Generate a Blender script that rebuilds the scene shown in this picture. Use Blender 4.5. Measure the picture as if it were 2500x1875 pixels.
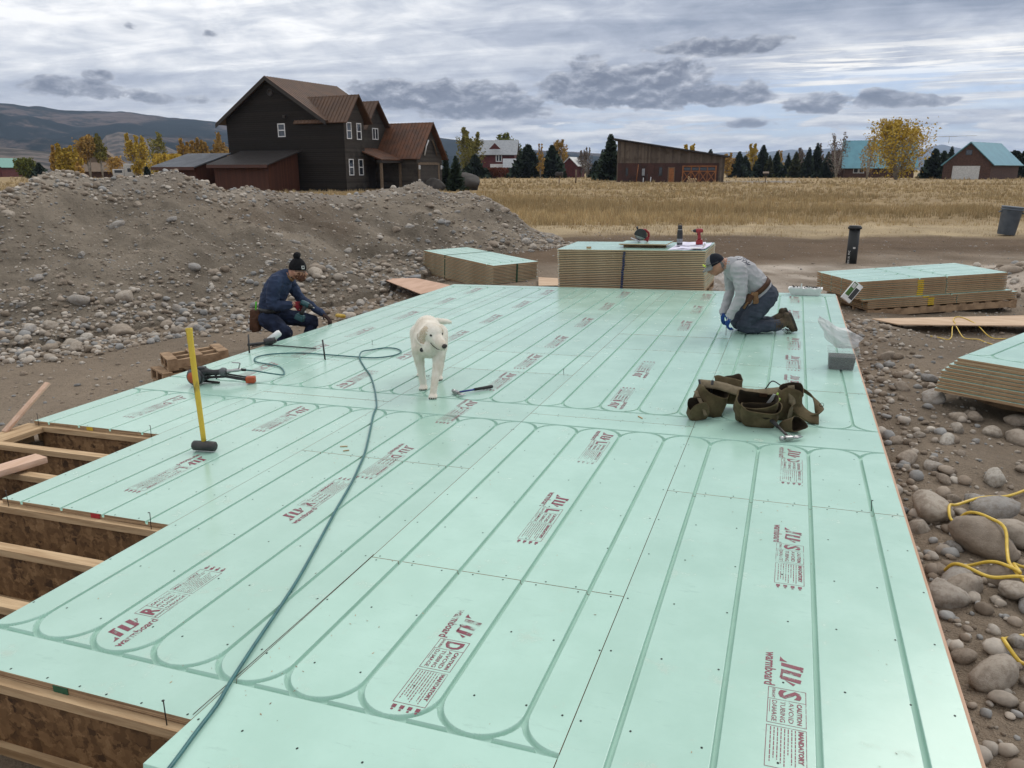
import bpy, bmesh, math, random
import numpy as np
from mathutils import Vector, Matrix, Quaternion, noise as mnoise
from mathutils.kdtree import KDTree

random.seed(7)
rng = np.random.default_rng(7)
for o in list(bpy.data.objects):
    bpy.data.objects.remove(o)
scene = bpy.context.scene
COL = scene.collection
PI = math.pi
R_ = math.radians

# ------------------------------------------------------------------ camera
CAM = np.array([-0.63902, -2.95429, 1.73523])
FOC = 1898.313                       # focal length in pixels of a 2500 wide frame
YAW, PITCH = R_(-19.84943), -math.atan((937.5 - 415.0) / FOC)
def basis(yaw, pitch, roll):
    cy, sy, cp, sp = math.cos(yaw), math.sin(yaw), math.cos(pitch), math.sin(pitch)
    f = np.array([sy * cp, cy * cp, sp]); r = np.array([cy, -sy, 0.0]); u = np.cross(r, f)
    c, s = math.cos(roll), math.sin(roll)
    return c * r + s * u, -s * r + c * u, f
cr_, cu_, cf_ = basis(YAW, PITCH, 0.0)
cam_data = bpy.data.cameras.new('camera')
cam = bpy.data.objects.new('camera', cam_data)
COL.objects.link(cam)
cam_data.sensor_fit = 'HORIZONTAL'
cam_data.sensor_width = 36.0
cam_data.lens = 36.0 * FOC / 2500.0
cam_data.clip_start = 0.05
cam_data.clip_end = 60000
cam.matrix_world = Matrix(((cr_[0], cu_[0], -cf_[0], CAM[0]), (cr_[1], cu_[1], -cf_[1], CAM[1]),
                           (cr_[2], cu_[2], -cf_[2], CAM[2]), (0, 0, 0, 1)))
scene.camera = cam
# the deck itself slopes slightly (1.4 degrees): deck frame -> world
rd, ud, fd = basis(YAW, R_(-14.79206), R_(-1.26524))
_M = np.array([cr_, cu_, cf_]).T @ np.array([rd, ud, fd])
MD = Matrix.Translation(Vector(CAM)) @ Matrix(_M.tolist()).to_4x4() @ Matrix.Translation(-Vector(CAM))

# ------------------------------------------------------------------ node helper
class S:
    """a node socket with arithmetic"""
    def __init__(s, nt, k): s.nt, s.k = nt, k
    def _m(s, op, *a, clamp=False):
        n = s.nt.nodes.new('ShaderNodeMath'); n.operation = op; n.use_clamp = clamp
        for i, v in enumerate((s,) + a):
            if isinstance(v, S): s.nt.links.new(v.k, n.inputs[i])
            else: n.inputs[i].default_value = v
        return S(s.nt, n.outputs[0])
    def __add__(s, o): return s._m('ADD', o)
    __radd__ = __add__
    def __sub__(s, o): return s._m('SUBTRACT', o)
    def __rsub__(s, o): return (s * -1.0) + o
    def __mul__(s, o): return s._m('MULTIPLY', o)
    __rmul__ = __mul__
    def __truediv__(s, o): return s._m('DIVIDE', o)
    def max(s, o): return s._m('MAXIMUM', o)
    def min(s, o): return s._m('MINIMUM', o)
    def clamp(s): return s._m('ADD', 0.0, clamp=True)
    def step(s, a, b):
        n = s.nt.nodes.new('ShaderNodeMapRange'); n.interpolation_type = 'SMOOTHSTEP'
        s.nt.links.new(s.k, n.inputs['Value'])
        n.inputs['From Min'].default_value = a; n.inputs['From Max'].default_value = b
        return S(s.nt, n.outputs[0])
def vec(nt, x, y, z):
    n = nt.nodes.new('ShaderNodeCombineXYZ')
    for i, v in enumerate((x, y, z)):
        if isinstance(v, S): nt.links.new(v.k, n.inputs[i])
        else: n.inputs[i].default_value = v
    return S(nt, n.outputs[0])
def noise(nt, v, scale=1.0, detail=4.0, rough=0.55, dist=0.0, color=False):
    n = nt.nodes.new('ShaderNodeTexNoise')
    if v is not None: nt.links.new(v.k, n.inputs['Vector'])
    n.inputs['Scale'].default_value = scale; n.inputs['Detail'].default_value = detail
    n.inputs['Roughness'].default_value = rough; n.inputs['Distortion'].default_value = dist
    return S(nt, n.outputs['Color' if color else 'Fac'])
def mix(nt, f, a, b):
    n = nt.nodes.new('ShaderNodeMix'); n.data_type = 'RGBA'; n.clamp_factor = True
    for idx, v in ((0, f), (6, a), (7, b)):
        if isinstance(v, S): nt.links.new(v.k, n.inputs[idx])
        elif idx == 0: n.inputs[0].default_value = v
        else: n.inputs[idx].default_value = (*v, 1.0) if len(v) == 3 else v
    return S(nt, n.outputs[2])
def coord(nt, kind='Object'):
    n = nt.nodes.new('ShaderNodeTexCoord'); return S(nt, n.outputs[kind])
def sep(nt, v):
    n = nt.nodes.new('ShaderNodeSeparateXYZ'); nt.links.new(v.k, n.inputs[0])
    return [S(nt, n.outputs[i]) for i in range(3)]
def mapping(nt, v, scale=(1, 1, 1), rot=(0, 0, 0), loc=(0, 0, 0)):
    n = nt.nodes.new('ShaderNodeMapping'); nt.links.new(v.k, n.inputs['Vector'])
    n.inputs['Scale'].default_value = scale; n.inputs['Rotation'].default_value = rot; n.inputs['Location'].default_value = loc
    return S(nt, n.outputs[0])
def ramp(nt, f, stops):
    n = nt.nodes.new('ShaderNodeValToRGB'); nt.links.new(f.k, n.inputs[0])
    e = n.color_ramp.elements
    while len(e) < len(stops): e.new(0.5)
    for el, (p, c) in zip(e, stops):
        el.position = p; el.color = (*c, 1.0)
    return S(nt, n.outputs[0])

# ------------------------------------------------------------------ world: Nishita sky under broken cloud
SUN_EL, SUN_AZ = R_(46), R_(24)          # azimuth from +Y towards +X
world = bpy.data.worlds.new('World'); scene.world = world; world.use_nodes = True
world.cycles.sampling_method = 'MANUAL'; world.cycles.sample_map_resolution = 256
nt = world.node_tree; nt.nodes.clear()
sky = nt.nodes.new('ShaderNodeTexSky'); sky.sky_type = 'NISHITA'; sky.sun_disc = False
sky.sun_elevation = SUN_EL; sky.sun_rotation = SUN_AZ; sky.altitude = 1900; sky.dust_density = 1.5
dirv = coord(nt, 'Generated'); dx, dy, dz = sep(nt, dirv)
az = dx._m('ARCTAN2', dy) * 57.2958
el = dz._m('ARCSINE') * 57.2958
K = 10.0                                  # cloud radiance is divided by the background strength
def kc(r, g, b): return (r * K, g * K, b * K)
inv = (dz.max(0.0) + 0.07)
plan = vec(nt, dx / inv, dy / inv, 0.0)
ang = vec(nt, az * 0.1, el * 0.42, 0.0)
# high sheet: soft streaks, brighter and darker bands
n1 = noise(nt, mapping(nt, plan, (0.24, 0.5, 1), (0, 0, R_(-24))), 1.0, 5, 0.55, 0.6)
n2 = noise(nt, mapping(nt, plan, (0.6, 1.9, 1), (0, 0, R_(-30)), (3.1, 1.7, 0)), 1.0, 8, 0.62, 0.9)
n3 = noise(nt, mapping(nt, ang, (2.4, 1.9, 1), (0, 0, 0), (9.2, 4.4, 0)), 1.0, 8, 0.60, 0.4)
tone = (n1 * 0.70 + n2 * 0.38 + (n3 - 0.5) * 0.40 + (1.0 - az.step(-40, -6)) * el.step(4.5, 8.0) * 0.10 + el.step(12.0, 40.0) * 0.12 - az.step(-24, -4) * el.step(6.0, 9.5) * (1.0 - el.step(14.0, 24.0)) * 0.09 - 0.02)
sheet = ramp(nt, tone, [(0.32, kc(.27, .315, .405)), (0.46, kc(.43, .472, .56)), (0.565, kc(.64, .672, .73)), (0.68, kc(.97, .972, .975))])
# white streaks low on the right
wstr = noise(nt, mapping(nt, ang, (1.1, 6.0, 1), (0, 0, R_(-11)), (1.3, 0.2, 0)), 1.0, 8, 0.66, 0.5)
smask = wstr.step(0.45, 0.60) * az.step(-9, 1) * el.step(2.4, 4.2) * (1.0 - el.step(6.4, 8.6))
sheet = mix(nt, smask * 0.95, sheet, kc(1.05, 1.02, .96))
# blue shows through low down on the right
gap = noise(nt, mapping(nt, ang, (0.75, 3.0, 1), (0, 0, R_(-8)), (5.3, 2.0, 0)), 1.0, 6, 0.6, 0.3)
gmask = gap.step(0.44, 0.56) * az.step(-26, -6) * el.step(1.2, 2.4) * (1.0 - el.step(5.0, 6.6))
bl = nt.nodes.new('ShaderNodeVectorMath'); bl.operation = 'MULTIPLY'; nt.links.new(sky.outputs[0], bl.inputs[0]); bl.inputs[1].default_value = (1.0, 1.0, 1.08)
blue = mix(nt, 0.5, S(nt, bl.outputs[0]), kc(.36, .48, .70))
skyc = mix(nt, gmask * 0.9, sheet, blue)
# rows of small cumulus above the horizon, lit tops and grey bases
def cumulus(sx, sy, loc, lo, hi, e0, e1, e2, e3, top, base, cur, amount=1.0):
    a = noise(nt, mapping(nt, ang, (sx, sy, 1), (0, 0, 0), loc), 1.0, 9, 0.58, 0.15)
    b = noise(nt, mapping(nt, ang, (sx, sy, 1), (0, 0, 0), (loc[0], loc[1] + 0.13 * sy, loc[2])), 1.0, 6, 0.55, 0.15)
    m = a.step(lo, hi) * el.step(e0, e1) * (1.0 - el.step(e2, e3)) * amount
    lit = ((a - b) * 3.2 + 0.48).clamp()
    return mix(nt, m, cur, mix(nt, lit, base, top))
skyc = cumulus(1.7, 2.3, (2.2, 7.1, 0), 0.46, 0.52, 0.7, 1.6, 3.0, 4.2, kc(.93, .92, .90), kc(.32, .36, .45), skyc)
skyc = cumulus(3.0, 3.8, (8.2, 1.1, 0), 0.45, 0.51, -0.5, 0.3, 1.8, 2.5, kc(.97, .95, .89), kc(.40, .44, .52), skyc, 0.95)
# the heavy dark clouds: (azimuth, elevation, half width, half height); billowed tops, flat undersides
bw = noise(nt, mapping(nt, ang, (3.2, 1.5, 1), (0, 0, 0), (4.7, 0.3, 0)), 1.0, 3, 0.5, 0.2)
edge = noise(nt, mapping(nt, ang, (6.5, 3.0, 1), (0, 0, 0), (4.7, 0.3, 0)), 1.0, 8, 0.57, 0.25)
edge2 = noise(nt, mapping(nt, ang, (6.5, 3.0, 1), (0, 0, 0), (4.62, 0.68, 0)), 1.0, 4, 0.55, 0.25)
CL = [(-11.2, 4.95, 6.8, 1.4), (-13.4, 5.5, 4.4, 1.6), (-6.2, 4.75, 4.2, 1.0), (-9.6, 5.9, 3.2, 1.3), (-25.0, 4.7, 6.0, 1.3), (-22.2, 4.1, 5.2, 1.1), (-28.0, 5.0, 3.6, 1.0),
      (-5.4, 7.75, 3.8, .75), (-9.4, 7.7, 2.2, .5, .35), (-14.6, 7.4, 1.5, .6, .4), (3.4, 4.25, 6.4, .8, .7), (0.4, 4.0, 3.0, .8, .7), (-3.6, 2.95, 2.0, .45, .55),
      (-48.5, 4.7, 5.0, .9, .35), (-43.0, 4.4, 5.6, .7, .3), (-46.2, 5.6, 1.0, .6, .6), (-44.2, 8.45, .8, .45, .3), (-39.6, 8.3, .8, .4, .3), (26, 5, 7, 1.0), (38, 7, 6, .9), (-70, 5, 8, 1.2), (-92, 6, 7, 1.1), (60, 5, 9, 1.1), (110, 6, 10, 1.2), (150, 5, 9, 1.1), (-130, 6, 9, 1.2), (-165, 5, 8, 1.)]
q = None; hgt = None
for a0, e0, ra, re, *pk in CL:
    ea = (az - a0) * (1.0 / ra); eb = (el - e0) * (1.0 / re)
    ebn = eb.max(0.0) + (eb.min(0.0) * 1.5)
    t = (pk[0] if pk else 1.0) - ea * ea - ebn * ebn
    q = t if q is None else q.max(t)
    h = eb * t.step(-0.6, 0.4); hgt = h if hgt is None else hgt.max(h)
field = q + (bw - 0.5) * 2.8 + (edge - 0.5) * 2.6
dm = field.step(-0.26, 0.26)
rim = 1.0 - field.step(-0.2, 0.9)                        # thin edges let the light through
shade = ((edge - edge2) * 1.7 + 0.30 + (bw - .5) * 0.7 + hgt * 0.13 + rim * 0.30)
dark = ramp(nt, shade, [(0.05, kc(.12, .142, .195)), (0.34, kc(.17, .192, .248)), (0.60, kc(.315, .34, .40)), (0.95, kc(.62, .64, .68))])
skyc = mix(nt, (q + (bw - 0.5) * 3.2).step(-3.4, 0.6) * 0.34, skyc, mix(nt, edge.step(.38, .62), kc(.33, .37, .455), kc(.52, .555, .62)))
skyc = mix(nt, dm * 0.97, skyc, dark)
# pale band right on the horizon
skyc = mix(nt, (1.0 - el.step(0.0, 1.0)) * 0.45, skyc, kc(.66, .69, .73))
bg = nt.nodes.new('ShaderNodeBackground'); bg.inputs['Strength'].default_value = 0.1
nt.links.new(skyc.k, bg.inputs['Color'])
wo = nt.nodes.new('ShaderNodeOutputWorld'); nt.links.new(bg.outputs[0], wo.inputs['Surface'])

# ------------------------------------------------------------------ sun behind thin cloud
sun_d = bpy.data.lights.new('sun', 'SUN'); sun = bpy.data.objects.new('sun', sun_d); COL.objects.link(sun)
sun_d.energy = 1.35; sun_d.angle = R_(34); sun_d.color = (1.0, 0.95, 0.88)
sd = Vector((math.sin(SUN_AZ) * math.cos(SUN_EL), math.cos(SUN_AZ) * math.cos(SUN_EL), math.sin(SUN_EL)))
sun.rotation_euler = (-sd).to_track_quat('-Z', 'Y').to_euler(); sun.location = (10, 20, 40)
scene.view_settings.view_transform = 'Standard'; scene.view_settings.look = 'None'
scene.view_settings.exposure = 0.22; scene.view_settings.gamma = 1.0

# ------------------------------------------------------------------ materials
MAT = {}
def pmat(name, col, rough=0.7, col2=None, scale=6.0, detail=5.0, lo=0.35, hi=0.65, stretch=(1, 1, 1), bump=0.0, bscale=None,
         metal=0.0, spec=0.5, coat=0.0, rvar=0.0, kind='Object', bdist=0.01, rot=(0, 0, 0), rand=0.0, trans=0.0, alpha=1.0):
    m = bpy.data.materials.new(name); m.use_nodes = True; t = m.node_tree
    b = t.nodes['Principled BSDF']
    c = mapping(t, coord(t, kind), stretch, rot)
    n = noise(t, c, scale, detail, 0.6)
    if col2 is None: col2 = tuple(x * 0.72 for x in col)
    base = mix(t, n.step(lo, hi), col2, col)
    if rand:
        oi = t.nodes.new('ShaderNodeObjectInfo')
        v = S(t, oi.outputs['Random'])
        hv = t.nodes.new('ShaderNodeHueSaturation'); t.links.new(base.k, hv.inputs['Color'])
        t.links.new((v * rand + (1.0 - rand * 0.5)).k, hv.inputs['Value']); base = S(t, hv.outputs[0])
    t.links.new(base.k, b.inputs['Base Color'])
    b.inputs['Roughness'].default_value = rough
    if rvar: t.links.new((n * rvar + (rough - rvar * 0.5)).k, b.inputs['Roughness'])
    b.inputs['Metallic'].default_value = metal
    b.inputs['Specular IOR Level'].default_value = spec
    if coat: b.inputs['Coat Weight'].default_value = coat
    if trans: b.inputs['Transmission Weight'].default_value = trans
    b.inputs['Alpha'].default_value = alpha
    if bump:
        bn = noise(t, c, bscale or scale * 3, 6, 0.65)
        bp = t.nodes.new('ShaderNodeBump'); bp.inputs['Strength'].default_value = bump; bp.inputs['Distance'].default_value = bdist
        t.links.new(bn.k, bp.inputs['Height']); t.links.new(bp.outputs[0], b.inputs['Normal'])
    MAT[name] = m
    return m
def nodes(name):
    m = bpy.data.materials.new(name); m.use_nodes = True; MAT[name] = m
    return m, m.node_tree, m.node_tree.nodes['Principled BSDF']
def bump(t, b, h, strength=0.5, dist=0.01):
    bp = t.nodes.new('ShaderNodeBump'); bp.inputs['Strength'].default_value = strength; bp.inputs['Distance'].default_value = dist
    t.links.new(h.k, bp.inputs['Height']); t.links.new(bp.outputs[0], b.inputs['Normal'])

# ------------------------------------------------------------------ mesh builder
class MB:
    def __init__(s): s.v, s.f, s.m, s.sm = [], [], [], []
    def add(s, vs, fs, mi=0, smooth=False, M=None):
        o = len(s.v)
        for p in vs:
            p = Vector(p)
            s.v.append(tuple(M @ p) if M is not None else tuple(p))
        for f in fs:
            s.f.append(tuple(i + o for i in f)); s.m.append(mi); s.sm.append(smooth)
        return s
    def hexa(s, p, mi=0, M=None):      # 8 points: bottom 4 ccw, top 4 ccw
        return s.add(p, [(3, 2, 1, 0), (4, 5, 6, 7), (0, 1, 5, 4), (1, 2, 6, 5), (2, 3, 7, 6), (3, 0, 4, 7)], mi, False, M)
    def box(s, x0, x1, y0, y1, z0, z1, mi=0, M=None):
        return s.hexa([(x0, y0, z0), (x1, y0, z0), (x1, y1, z0), (x0, y1, z0), (x0, y0, z1), (x1, y0, z1), (x1, y1, z1), (x0, y1, z1)], mi, M)
    def rbox(s, x0, x1, y0, y1, z0, z1, r=0.01, mi=0, M=None):   # box with chamfered edges
        bm = bmesh.new(); bmesh.ops.create_cube(bm, size=1.0)
        for v in bm.verts: v.co = Vector(((x0 + x1) / 2 + v.co.x * (x1 - x0), (y0 + y1) / 2 + v.co.y * (y1 - y0), (z0 + z1) / 2 + v.co.z * (z1 - z0)))
        bmesh.ops.bevel(bm, geom=bm.edges[:], offset=r, segments=2, affect='EDGES', profile=0.6)
        bm.verts.index_update()
        s.add([v.co.copy() for v in bm.verts], [[v.index for v in f.verts] for f in bm.faces], mi, True, M); bm.free()
        return s
    def tube(s, pts, rad, seg=8, mi=0, cap=True, M=None, flat=1.0, up=None):
        P = [Vector(p) for p in pts]; n = len(P)
        rs = rad if isinstance(rad, (list, tuple)) else [rad] * n
        rings = []; ref = Vector(up) if up else None
        for i in range(n):
            t = (P[min(i + 1, n - 1)] - P[max(i - 1, 0)]).normalized()
            if ref is None: ref = Vector((0, 0, 1)) if abs(t.z) < 0.9 else Vector((1, 0, 0))
            a = t.cross(ref)
            if a.length < 1e-4: a = t.cross(Vector((0.3, 1, 0.2)))
            a.normalize(); b = a.cross(t).normalized()
            if up is None: ref = b
            r = rs[i]
            rx, ry = (r if isinstance(r, (list, tuple)) else (r, r * flat))
            rings.append([P[i] + a * (rx * math.cos(2 * PI * k / seg)) + b * (ry * math.sin(2 * PI * k / seg)) for k in range(seg)])
        vs = [p for rg in rings for p in rg]; fs = []
        for i in range(n - 1):
            for k in range(seg):
                k2 = (k + 1) % seg
                fs.append((i * seg + k, i * seg + k2, (i + 1) * seg + k2, (i + 1) * seg + k))
        if cap:
            fs.append(tuple(range(seg - 1, -1, -1))); fs.append(tuple((n - 1) * seg + k for k in range(seg)))
        return s.add(vs, fs, mi, True, M)
    def lathe(s, prof, seg=16, mi=0, M=None, cap=True):          # (r, z) profile round z
        vs, fs = [], []
        for r, z in prof:
            vs += [(r * math.cos(2 * PI * k / seg), r * math.sin(2 * PI * k / seg), z) for k in range(seg)]
        for i in range(len(prof) - 1):
            for k in range(seg):
                k2 = (k + 1) % seg
                fs.append((i * seg + k, i * seg + k2, (i + 1) * seg + k2, (i + 1) * seg + k))
        if cap:
            fs.append(tuple(range(seg - 1, -1, -1))); fs.append(tuple((len(prof) - 1) * seg + k for k in range(seg)))
        return s.add(vs, fs, mi, True, M)
    def prism(s, poly, z0, z1, mi=0, M=None):                    # polygon in xy, extruded in z
        n = len(poly)
        vs = [(x, y, z0) for x, y in poly] + [(x, y, z1) for x, y in poly]
        fs = [tuple(range(n - 1, -1, -1)), tuple(range(n, 2 * n))] + [(i, (i + 1) % n, n + (i + 1) % n, n + i) for i in range(n)]
        return s.add(vs, fs, mi, False, M)
    def ball(s, c, r, mi=0, seg=12, rings=8, M=None, rot=None):
        c = Vector(c); r = r if isinstance(r, (list, tuple)) else (r, r, r)
        vs, fs = [], []
        for i in range(rings + 1):
            th = PI * i / rings
            for k in range(seg):
                ph = 2 * PI * k / seg
                p = Vector((r[0] * math.sin(th) * math.cos(ph), r[1] * math.sin(th) * math.sin(ph), r[2] * math.cos(th)))
                vs.append(c + (rot @ p if rot else p))
        for i in range(rings):
            for k in range(seg):
                k2 = (k + 1) % seg
                fs.append((i * seg + k, (i + 1) * seg + k, (i + 1) * seg + k2, i * seg + k2))
        return s.add(vs, fs, mi, True, M)
    def mesh(s, name, mats):
        me = bpy.data.meshes.new(name)
        me.from_pydata(s.v, [], s.f)
        for m in (mats if isinstance(mats, (list, tuple)) else [mats]): me.materials.append(MAT[m] if isinstance(m, str) else m)
        me.polygons.foreach_set('material_index', s.m); me.polygons.foreach_set('use_smooth', s.sm)
        me.update(); return me
    def build(s, name, mats, parent=None): return link(name, s.mesh(name, mats), parent)
def link(name, data, parent=None):
    o = bpy.data.objects.new(name, data); COL.objects.link(o)
    if parent is not None: o.parent = parent
    return o
def tag(o, label=None, cat=None, group=None, kind=None):
    if label: o['label'] = label
    if cat: o['category'] = cat
    if group: o['group'] = group
    if kind: o['kind'] = kind
    return o
DECK = []                                  # things that stand on the sloping deck
def thing(name, label, cat, loc=(0, 0, 0), rz=0.0, group=None, deck=False):
    o = link(name, None); o.location = loc; o.rotation_euler = (0, 0, rz); o.empty_display_size = 0.1
    tag(o, label, cat, group)
    if deck: DECK.append(o)
    return o
def np_mesh(name, V, F, mats, smooth=False, mi=None, col=None):
    """fast mesh from numpy arrays; F is (n,3) or (n,4)"""
    me = bpy.data.meshes.new(name)
    V = np.asarray(V, np.float32); F = np.asarray(F, np.int32); k = F.shape[1]
    me.vertices.add(len(V)); me.vertices.foreach_set('co', V.ravel())
    me.loops.add(F.size); me.loops.foreach_set('vertex_index', F.ravel())
    me.polygons.add(len(F)); me.polygons.foreach_set('loop_start', np.arange(0, F.size, k, dtype=np.int32))
    me.polygons.foreach_set('loop_total', np.full(len(F), k, np.int32))
    for m in (mats if isinstance(mats, (list, tuple)) else [mats]): me.materials.append(MAT[m] if isinstance(m, str) else m)
    if mi is not None: me.polygons.foreach_set('material_index', np.asarray(mi, np.int32))
    me.polygons.foreach_set('use_smooth', np.full(len(F), smooth, bool))
    me.update(calc_edges=True)
    if col is not None:
        a = me.color_attributes.new('Col', 'FLOAT_COLOR', 'POINT')
        c = np.ones((len(V), 4), np.float32); c[:, :3] = col; a.data.foreach_set('color', c.ravel())
    return me
# value noise usable from numpy
_tab = rng.random((256, 256))
def vnoise(x, y):
    x = np.asarray(x, float); y = np.asarray(y, float)
    xi = np.floor(x).astype(int); yi = np.floor(y).astype(int); fx = x - xi; fy = y - yi
    fx = fx * fx * (3 - 2 * fx); fy = fy * fy * (3 - 2 * fy)
    g = lambda a, b: _tab[a & 255, b & 255]
    return (g(xi, yi) * (1 - fx) * (1 - fy) + g(xi + 1, yi) * fx * (1 - fy) + g(xi, yi + 1) * (1 - fx) * fy + g(xi + 1, yi + 1) * fx * fy) * 2 - 1
def fbm(x, y, o=4):
    s = 0; a = 1.0
    for k in range(o): s = s + a * vnoise(x * 2 ** k + 17 * k, y * 2 ** k + 31 * k); a *= 0.5
    return s
def sstep(a, b, x):
    t = np.clip((np.asarray(x, float) - a) / (b - a), 0, 1); return t * t * (3 - 2 * t)
def ray(u, v):                              # direction of a measured bearing (world)
    return cf_ + cr_ * ((u - 1250) / FOC) - cu_ * ((v - 937.5) / FOC)
def gp(u, v, z):                            # survey point: where that bearing meets height z
    d = ray(u, v); return CAM + d * ((z - CAM[2]) / d[2])
def hp(u, v, hd):                           # survey point at a horizontal distance
    d = ray(u, v); return CAM + d * (hd / math.hypot(d[0], d[1]))

# ------------------------------------------------------------------ ground, soil heaps, hills
m, t, b = nodes('soil')
at = t.nodes.new('ShaderNodeVertexColor'); at.layer_name = 'Col'
pos = coord(t, 'Object')
na = noise(t, pos, 0.9, 8, 0.65); nb = noise(t, pos, 14.0, 6, 0.7); nc = noise(t, pos, 70.0, 3, 0.6)
hs = t.nodes.new('ShaderNodeHueSaturation'); t.links.new(at.outputs[0], hs.inputs['Color'])
t.links.new((na * 0.7 + nb * 0.55 + nc * 0.35 + 0.2).k, hs.inputs['Value'])
vor = t.nodes.new('ShaderNodeTexVoronoi'); t.links.new(pos.k, vor.inputs['Vector']); vor.inputs['Scale'].default_value = 22
peb = (1.0 - S(t, vor.outputs['Distance']).step(0.10, 0.24)) * S(t, vor.outputs['Color'])._m('GREATER_THAN', 0.55)
pc = mix(t, peb * 0.35, S(t, hs.outputs[0]), (.30, .265, .225))
t.links.new(pc.k, b.inputs['Base Color']); b.inputs['Roughness'].default_value = 0.95; b.inputs['Specular IOR Level'].default_value = 0.15
bump(t, b, nb * 0.75 + nc * 0.3 + peb * 0.4 + na * 0.7, 1.0, 0.085)

HEAD = np.array([math.sin(YAW), math.cos(YAW)]); SIDE = np.array([math.cos(YAW), -math.sin(YAW)])
def fwd(x, y): return (x - CAM[0]) * HEAD[0] + (y - CAM[1]) * HEAD[1]
def lat(x, y): return (x - CAM[0]) * SIDE[0] + (y - CAM[1]) * SIDE[1]
G0 = -0.33
def base_z(x, y):
    x = np.asarray(x, float); y = np.asarray(y, float)
    w = fwd(x, y)
    z = G0 + fbm(x * .22, y * .22, 3) * 0.035 + fbm(x * 1.7, y * 1.7, 4) * 0.028 * (1 - sstep(18, 45, w))
    z = z + 0.05 * sstep(20, 40, w)
    z = z - 0.16 * sstep(-5.8, -7.0, x) * sstep(11, 8, y)                       # lower along the left side
    z = z + 0.10 * np.exp(-(((x - 0.5) / 0.5) ** 2)) * sstep(9.5, 8, y)         # stones banked against the right edge
    z = z + 0.42 * np.exp(-(((x - 4.4) / 1.1) ** 2 + ((y - 14.4) / 1.6) ** 2)) + 0.85 * np.exp(-(((x - 5.8) / 1.3) ** 2 + ((y - 14.6) / 1.8) ** 2))
    z = z - 0.24 * np.exp(-(((x + 7.4) / 2.4) ** 2 + ((y - 12.6) / 2.6) ** 2)) - 0.07 * np.exp(-(((x - 1.2) / 2) ** 2 + ((y - 11) / 2) ** 2))
    inside = (x > -5.97) & (x < -0.12) & (y < 9.1)
    return np.where(inside, -1.15 + fbm(x, y, 2) * .05, z)
# the long heap: bearing, skyline height (v), distance of toe / crest / back
SKY = np.array([(-260, 560), (-120, 505), (0, 468), (32, 458), (63, 447), (92, 426), (136, 419), (177, 422), (222, 437), (285, 432), (364, 429), (396, 417), (424, 413), (459, 428), (491, 441), (532, 460),
                (551, 468), (570, 460), (601, 454), (633, 462), (676, 468), (742, 469), (800, 474), (850, 477), (922, 462), (977, 455), (1024, 440), (1049, 456), (1085, 472), (1139, 471), (1187, 482), (1224, 500),
                (1267, 532), (1296, 556), (1325, 570), (1350, 572), (1390, 596), (1430, 625)], float)
TOE = np.array([(-260, 12.0), (0, 11.6), (200, 12.0), (400, 12.5), (600, 12.9), (800, 13.4), (940, 14.6), (1000, 16.0), (1100, 18.6), (1250, 20.6), (1390, 22.0), (1430, 22.3)])
CRE = np.array([(-260, 15.2), (0, 16.4), (136, 17.4), (285, 17.6), (424, 18.2), (550, 18.6), (742, 20.5), (850, 22.5), (1024, 24.5), (1187, 24.2), (1296, 23.6), (1390, 23.2), (1430, 23.1)])
BEAR = lambda u: np.arctan2(ray(u, 415)[0], ray(u, 415)[1])
_bu = np.linspace(-260, 1430, 300); _bb = np.array([BEAR(u) for u in _bu])
def bearing_u(x, y): return np.interp(np.arctan2(x - CAM[0], y - CAM[1]), _bb, _bu)
def _top(u, hd):
    v = np.interp(u, SKY[:, 0], SKY[:, 1]); out = np.empty_like(u)
    for i, (a, c) in enumerate(zip(u, v)):
        d = ray(a, c); out[i] = CAM[2] + d[2] / math.hypot(d[0], d[1]) * hd[i]
    return out
_topu = np.linspace(-260, 1430, 900); _topz = _top(_topu, np.interp(_topu, CRE[:, 0], CRE[:, 1]))
def heap_z(u, r, detail=True):
    toe = np.interp(u, TOE[:, 0], TOE[:, 1]); cre = np.interp(u, CRE[:, 0], CRE[:, 1]); top = np.interp(u, _topu, _topz)
    g = -0.42
    tt = np.clip((r - toe) / (cre - toe), 0, 1); s = tt ** 0.92 * (1 - 0.12 * np.sin(tt * PI)) 
    s = np.where(r < toe, 0, s)
    back = np.clip((r - cre) / 4.5, 0, 1); s = np.where(r > cre, 1 - sstep(0, 1, back), s)
    h = top - g
    x = u * 0.012; y = r
    a = np.interp(u, _bu, _bb); wx = np.sin(a) * r; wy = np.cos(a) * r
    n = fbm(wx * .5, wy * .5, 5) * 0.22 + fbm(wx * 1.9 + 5, wy * 1.9, 4) * .075
    gul = -0.05 * np.abs(vnoise(wx * .8, wy * .8))
    wgt = np.sin(np.clip(tt, 0, 1) * PI) ** 0.7 * (r <= cre) + 0.12
    z = g + h * s + (n + gul) * np.clip(h, 0, 1.4) * wgt * 0.8 * (s > 0)
    return np.where(s > 0, z, g - 0.35)
def ground_z(x, y):
    x = np.asarray(x, float); y = np.asarray(y, float)
    u = bearing_u(x, y); r = np.hypot(x - CAM[0], y - CAM[1])
    a = np.arctan2(x - CAM[0], y - CAM[1]); ok = (a > _bb[0]) & (a < _bb[-1])
    return np.maximum(base_z(x, y), np.where(ok, heap_z(u, r), -9))
def grid_axis(fine0, fine1, step, far0, far1):
    a = list(np.arange(fine0, fine1 + 1e-6, step)); s = step
    while a[-1] < far1: s *= 1.22; a.append(a[-1] + s)
    s = step
    while a[0] > far0: s *= 1.22; a.insert(0, a[0] - s)
    return np.array(a)
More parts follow.
